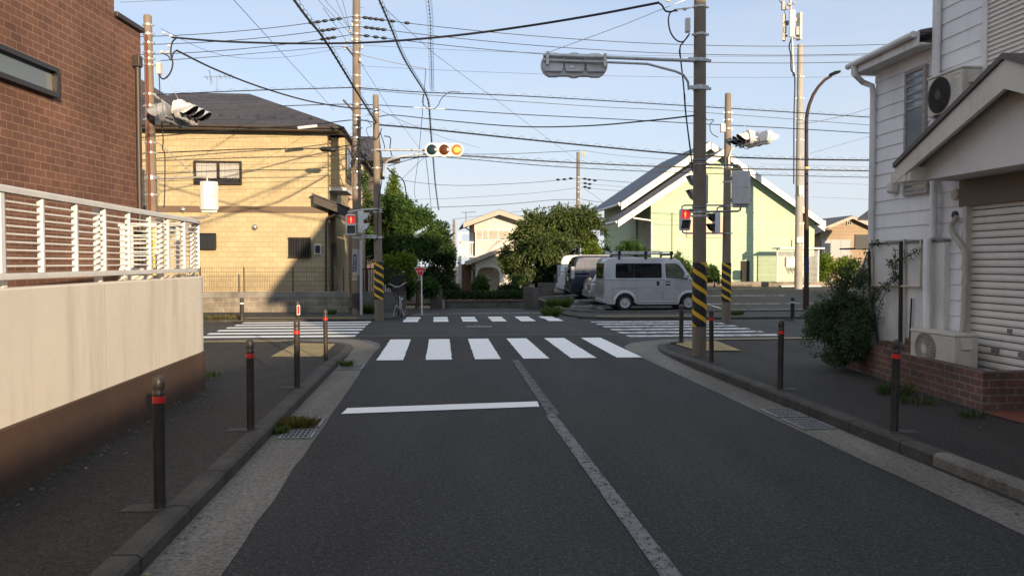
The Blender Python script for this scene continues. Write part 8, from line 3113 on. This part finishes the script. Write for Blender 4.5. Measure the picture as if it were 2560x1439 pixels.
plant("fern_plant", "spiky dark plant under the loquat tree", "plant", at(1300, 762, 36.8), [blob(1300, 722, 36.8, 18, 22), blob(1322, 740, 36.8, 12, 14)], 900, 0.3, LEAF_DARK, 61, 0.02, shape=0.14, droop=0.5)
# bush at the white boarded house
B0 = R(6.75, 11.9, 0.12)
yb = B0.y
plant("bush", "large dark evergreen bush spilling over the planter by the white house", "shrub", B0,
      [blob(2085, 800, 12.3, 62, 50), blob(2060, 840, 12.2, 48, 48), blob(2105, 860, 11.9, 46, 46), blob(2050, 790, 12.6, 34, 26), blob(2110, 770, 12.1, 40, 30), blob(2145, 800, 11.7, 36, 44), blob(2090, 895, 11.8, 30, 18), blob(2140, 850, 11.5, 34, 46)],
      20000, 0.052, LEAF_OLIVE, 67, 0.035, gap=0.12, shape=0.36, gscale=3.0, shell=0.4)
plant("bush", "loose upright branches with small leaves rising out of the dark bush", "shrub", B0,
      [blob(2090, 725, 12.1, 30, 30), blob(2120, 700, 12.0, 26, 40), blob(2150, 690, 11.8, 22, 44), blob(2165, 740, 11.7, 24, 40), blob(2070, 750, 12.3, 24, 24), blob(2125, 750, 11.9, 40, 26)],
      3600, 0.045, LEAF_OLIVE, 68, 0.012, gap=0.3, shape=0.36, gscale=4.0, shell=0.6)
vine = thing("climbing_branches", "long sparse leafy branches reaching right from the dark bush against the stucco wall", "plant", B0)
q, lv = MB(), MB()
rng = random.Random(71)
for pts in (((2150, 800), (2162, 740), (2166, 680), (2168, 630)), ((2160, 780), (2185, 740), (2210, 712)), ((2190, 770), (2215, 720), (2245, 690)), ((2200, 770), (2230, 715), (2250, 690)), ((2170, 700), (2150, 660), (2140, 650)),
            ((2245, 700), (2246, 660), (2245, 620)), ((2246, 650), (2275, 640), (2302, 622)), ((2240, 690), (2238, 665), (2225, 650)), ((2165, 650), (2185, 615), (2195, 600)), ((2120, 700), (2128, 680), (2130, 665)), ((2170, 760), (2195, 800), (2205, 770))):
    c = [ROAD @ (on_s(x, y, SW - 0.06) + Vector((rng.uniform(-.06, 0), 0, 0))) for x, y in pts]
    c = through(c, 8)
    q.tube(c, 0.005, 5)
    for p in c:
        for k in range(5):
            cc = p + Vector((rng.gauss(0, .018), rng.gauss(0, .018), rng.gauss(0, .018)))
            leaves(lv, [(cc, (0.02, 0.02, 0.02))], 1, 0.045, rng.randrange(9999), 0, 1, 0, 0.4)
q.build("stems", BARK, vine)
lv.build("leaves", LEAF_OLIVE, vine, recalc=False)
for st in (((0.0, 0, 0), (0.05, -0.1, 0.7), (0.02, -0.2, 1.3)),):
    pass


def weed(label, px, py, z, w, h, n, lm, seed, blade=0.02, flat=False, name="weed"):
    """tuft of upright blades and small leaves; w, h in metres"""
    c = ground(px, py, z)
    rng = random.Random(seed)
    mb = MB()
    for k in range(n):
        a, r = rng.uniform(0, 6.283), w * 0.5 * math.sqrt(rng.random())
        p = c + Vector((math.cos(a) * r, math.sin(a) * r * 0.7, 0))
        l = h * rng.uniform(0.35, 1.0)
        d = Vector((math.cos(a) * rng.uniform(0.1, 0.9), math.sin(a) * rng.uniform(0.1, 0.9), 1.0)).normalized()
        sd = d.cross(Vector((rng.gauss(0, 1), rng.gauss(0, 1), 0.1))).normalized() * blade * rng.uniform(0.5, 1.3)
        o = len(mb.v)
        e = p + d * l - Vector((0, 0, l * 0.15))
        m_ = p + d * l * 0.55
        mb.v += [p - sd * 0.4, p + sd * 0.4, m_ + sd, e, m_ - sd]
        mb.f.append((o, o + 1, o + 2, o + 3, o + 4))
    return tag(mb.build(name, lm, recalc=False), label, "weed", "weeds in the paving")


weed("mixed green and reddish weeds growing over the left drain grates", 742, 1066, 0.01, 0.40, 0.15, 380, GRASS_DRY, 81, 0.011)
weed("small green weed clump at the kerb just nearer than the grates", 700, 1082, 0.01, 0.16, 0.10, 160, GRASS, 82, 0.012)
weed("bright weed tuft at the dropped kerb by the left corner", 866, 914, 0.02, 0.2, 0.16, 110, GRASS, 83, 0.008)
weed("weeds at the foot of the rounded beige wall", 528, 942, 0.12, 0.22, 0.13, 50, GRASS, 84, 0.009)
weed("grass clump at the middle of the brick planter wall", 2238, 985, 0.13, 0.42, 0.22, 230, GRASS_DK, 85, 0.005)
weed("longer grass along the brick planter wall, right of the nearest bollard", 2290, 1008, 0.13, 0.40, 0.15, 170, GRASS_DK, 86, 0.005)
weed("grass at the near end of the brick planter", 2432, 1042, 0.135, 0.28, 0.12, 130, GRASS_DK, 87, 0.005)
weed("tall grass on the edge of the car park beside the retaining wall", 1398, 768, 0.1, 0.8, 0.5, 900, GRASS, 88, 0.009)
weed("green weeds at the corner where the lane meets the car park edge", 1378, 790, 0.0, 0.5, 0.45, 600, GRASS, 89, 0.009)
weed("weeds between the tall pole and the striped signal pole", 920, 783, 0.06, 0.45, 0.5, 500, GRASS, 90, 0.010)
weed("weeds right of the slim signal pole at the car park kerb", 1838, 787, 0.06, 0.5, 0.22, 300, GRASS, 91, 0.009)
weed("tuft at the foot of the block wall under the fence, left of the tall pole", 826, 786, 0.06, 0.3, 0.28, 220, GRASS, 92, 0.009)
weed("dry grassy strip at the foot of the block wall, left end", 545, 797, 0.06, 1.6, 0.18, 600, GRASS_DRY, 93, 0.009)

# dry leaves and grit along the wall foot and in the gutters
rng = random.Random(404)
mb = MB()
for k in range(420):
    r_ = rng.random()
    t = rng.uniform(3.5, 16.5)
    if r_ < 0.45:
        s, z = -2.96 + abs(rng.gauss(0, 0.10)), 0.137
        if t > 10.3:
            continue
    elif r_ < 0.7:
        s, z = -1.63 + abs(rng.gauss(0, 0.09)), 0.012
    elif r_ < 0.85:
        s, z = 4.17 - abs(rng.gauss(0, 0.08)), 0.012
    else:
        s, z = rng.uniform(4.5, 6.0), 0.138
        if t > 12.5:
            continue
    a, l = rng.uniform(0, 6.28), rng.uniform(0.008, 0.026)
    c = R(s, t, z)
    d, e = Vector((math.cos(a), math.sin(a), rng.uniform(-.2, .3))) * l, Vector((-math.sin(a), math.cos(a), rng.uniform(-.2, .3))) * l * 0.5
    o = len(mb.v)
    mb.v += [c - d, c + e, c + d, c - e]
    mb.f.append((o, o + 1, o + 2, o + 3))
lt_ = tag(mb.build("leaf_litter", leaf_mat("dry litter", (0.10, 0.065, 0.03), (0.30, 0.22, 0.11), 0.1), recalc=False, loc=(0, 0, 0)), "dry leaf bits scattered along the wall foot and gutters", "litter")
lt_["kind"] = "stuff"
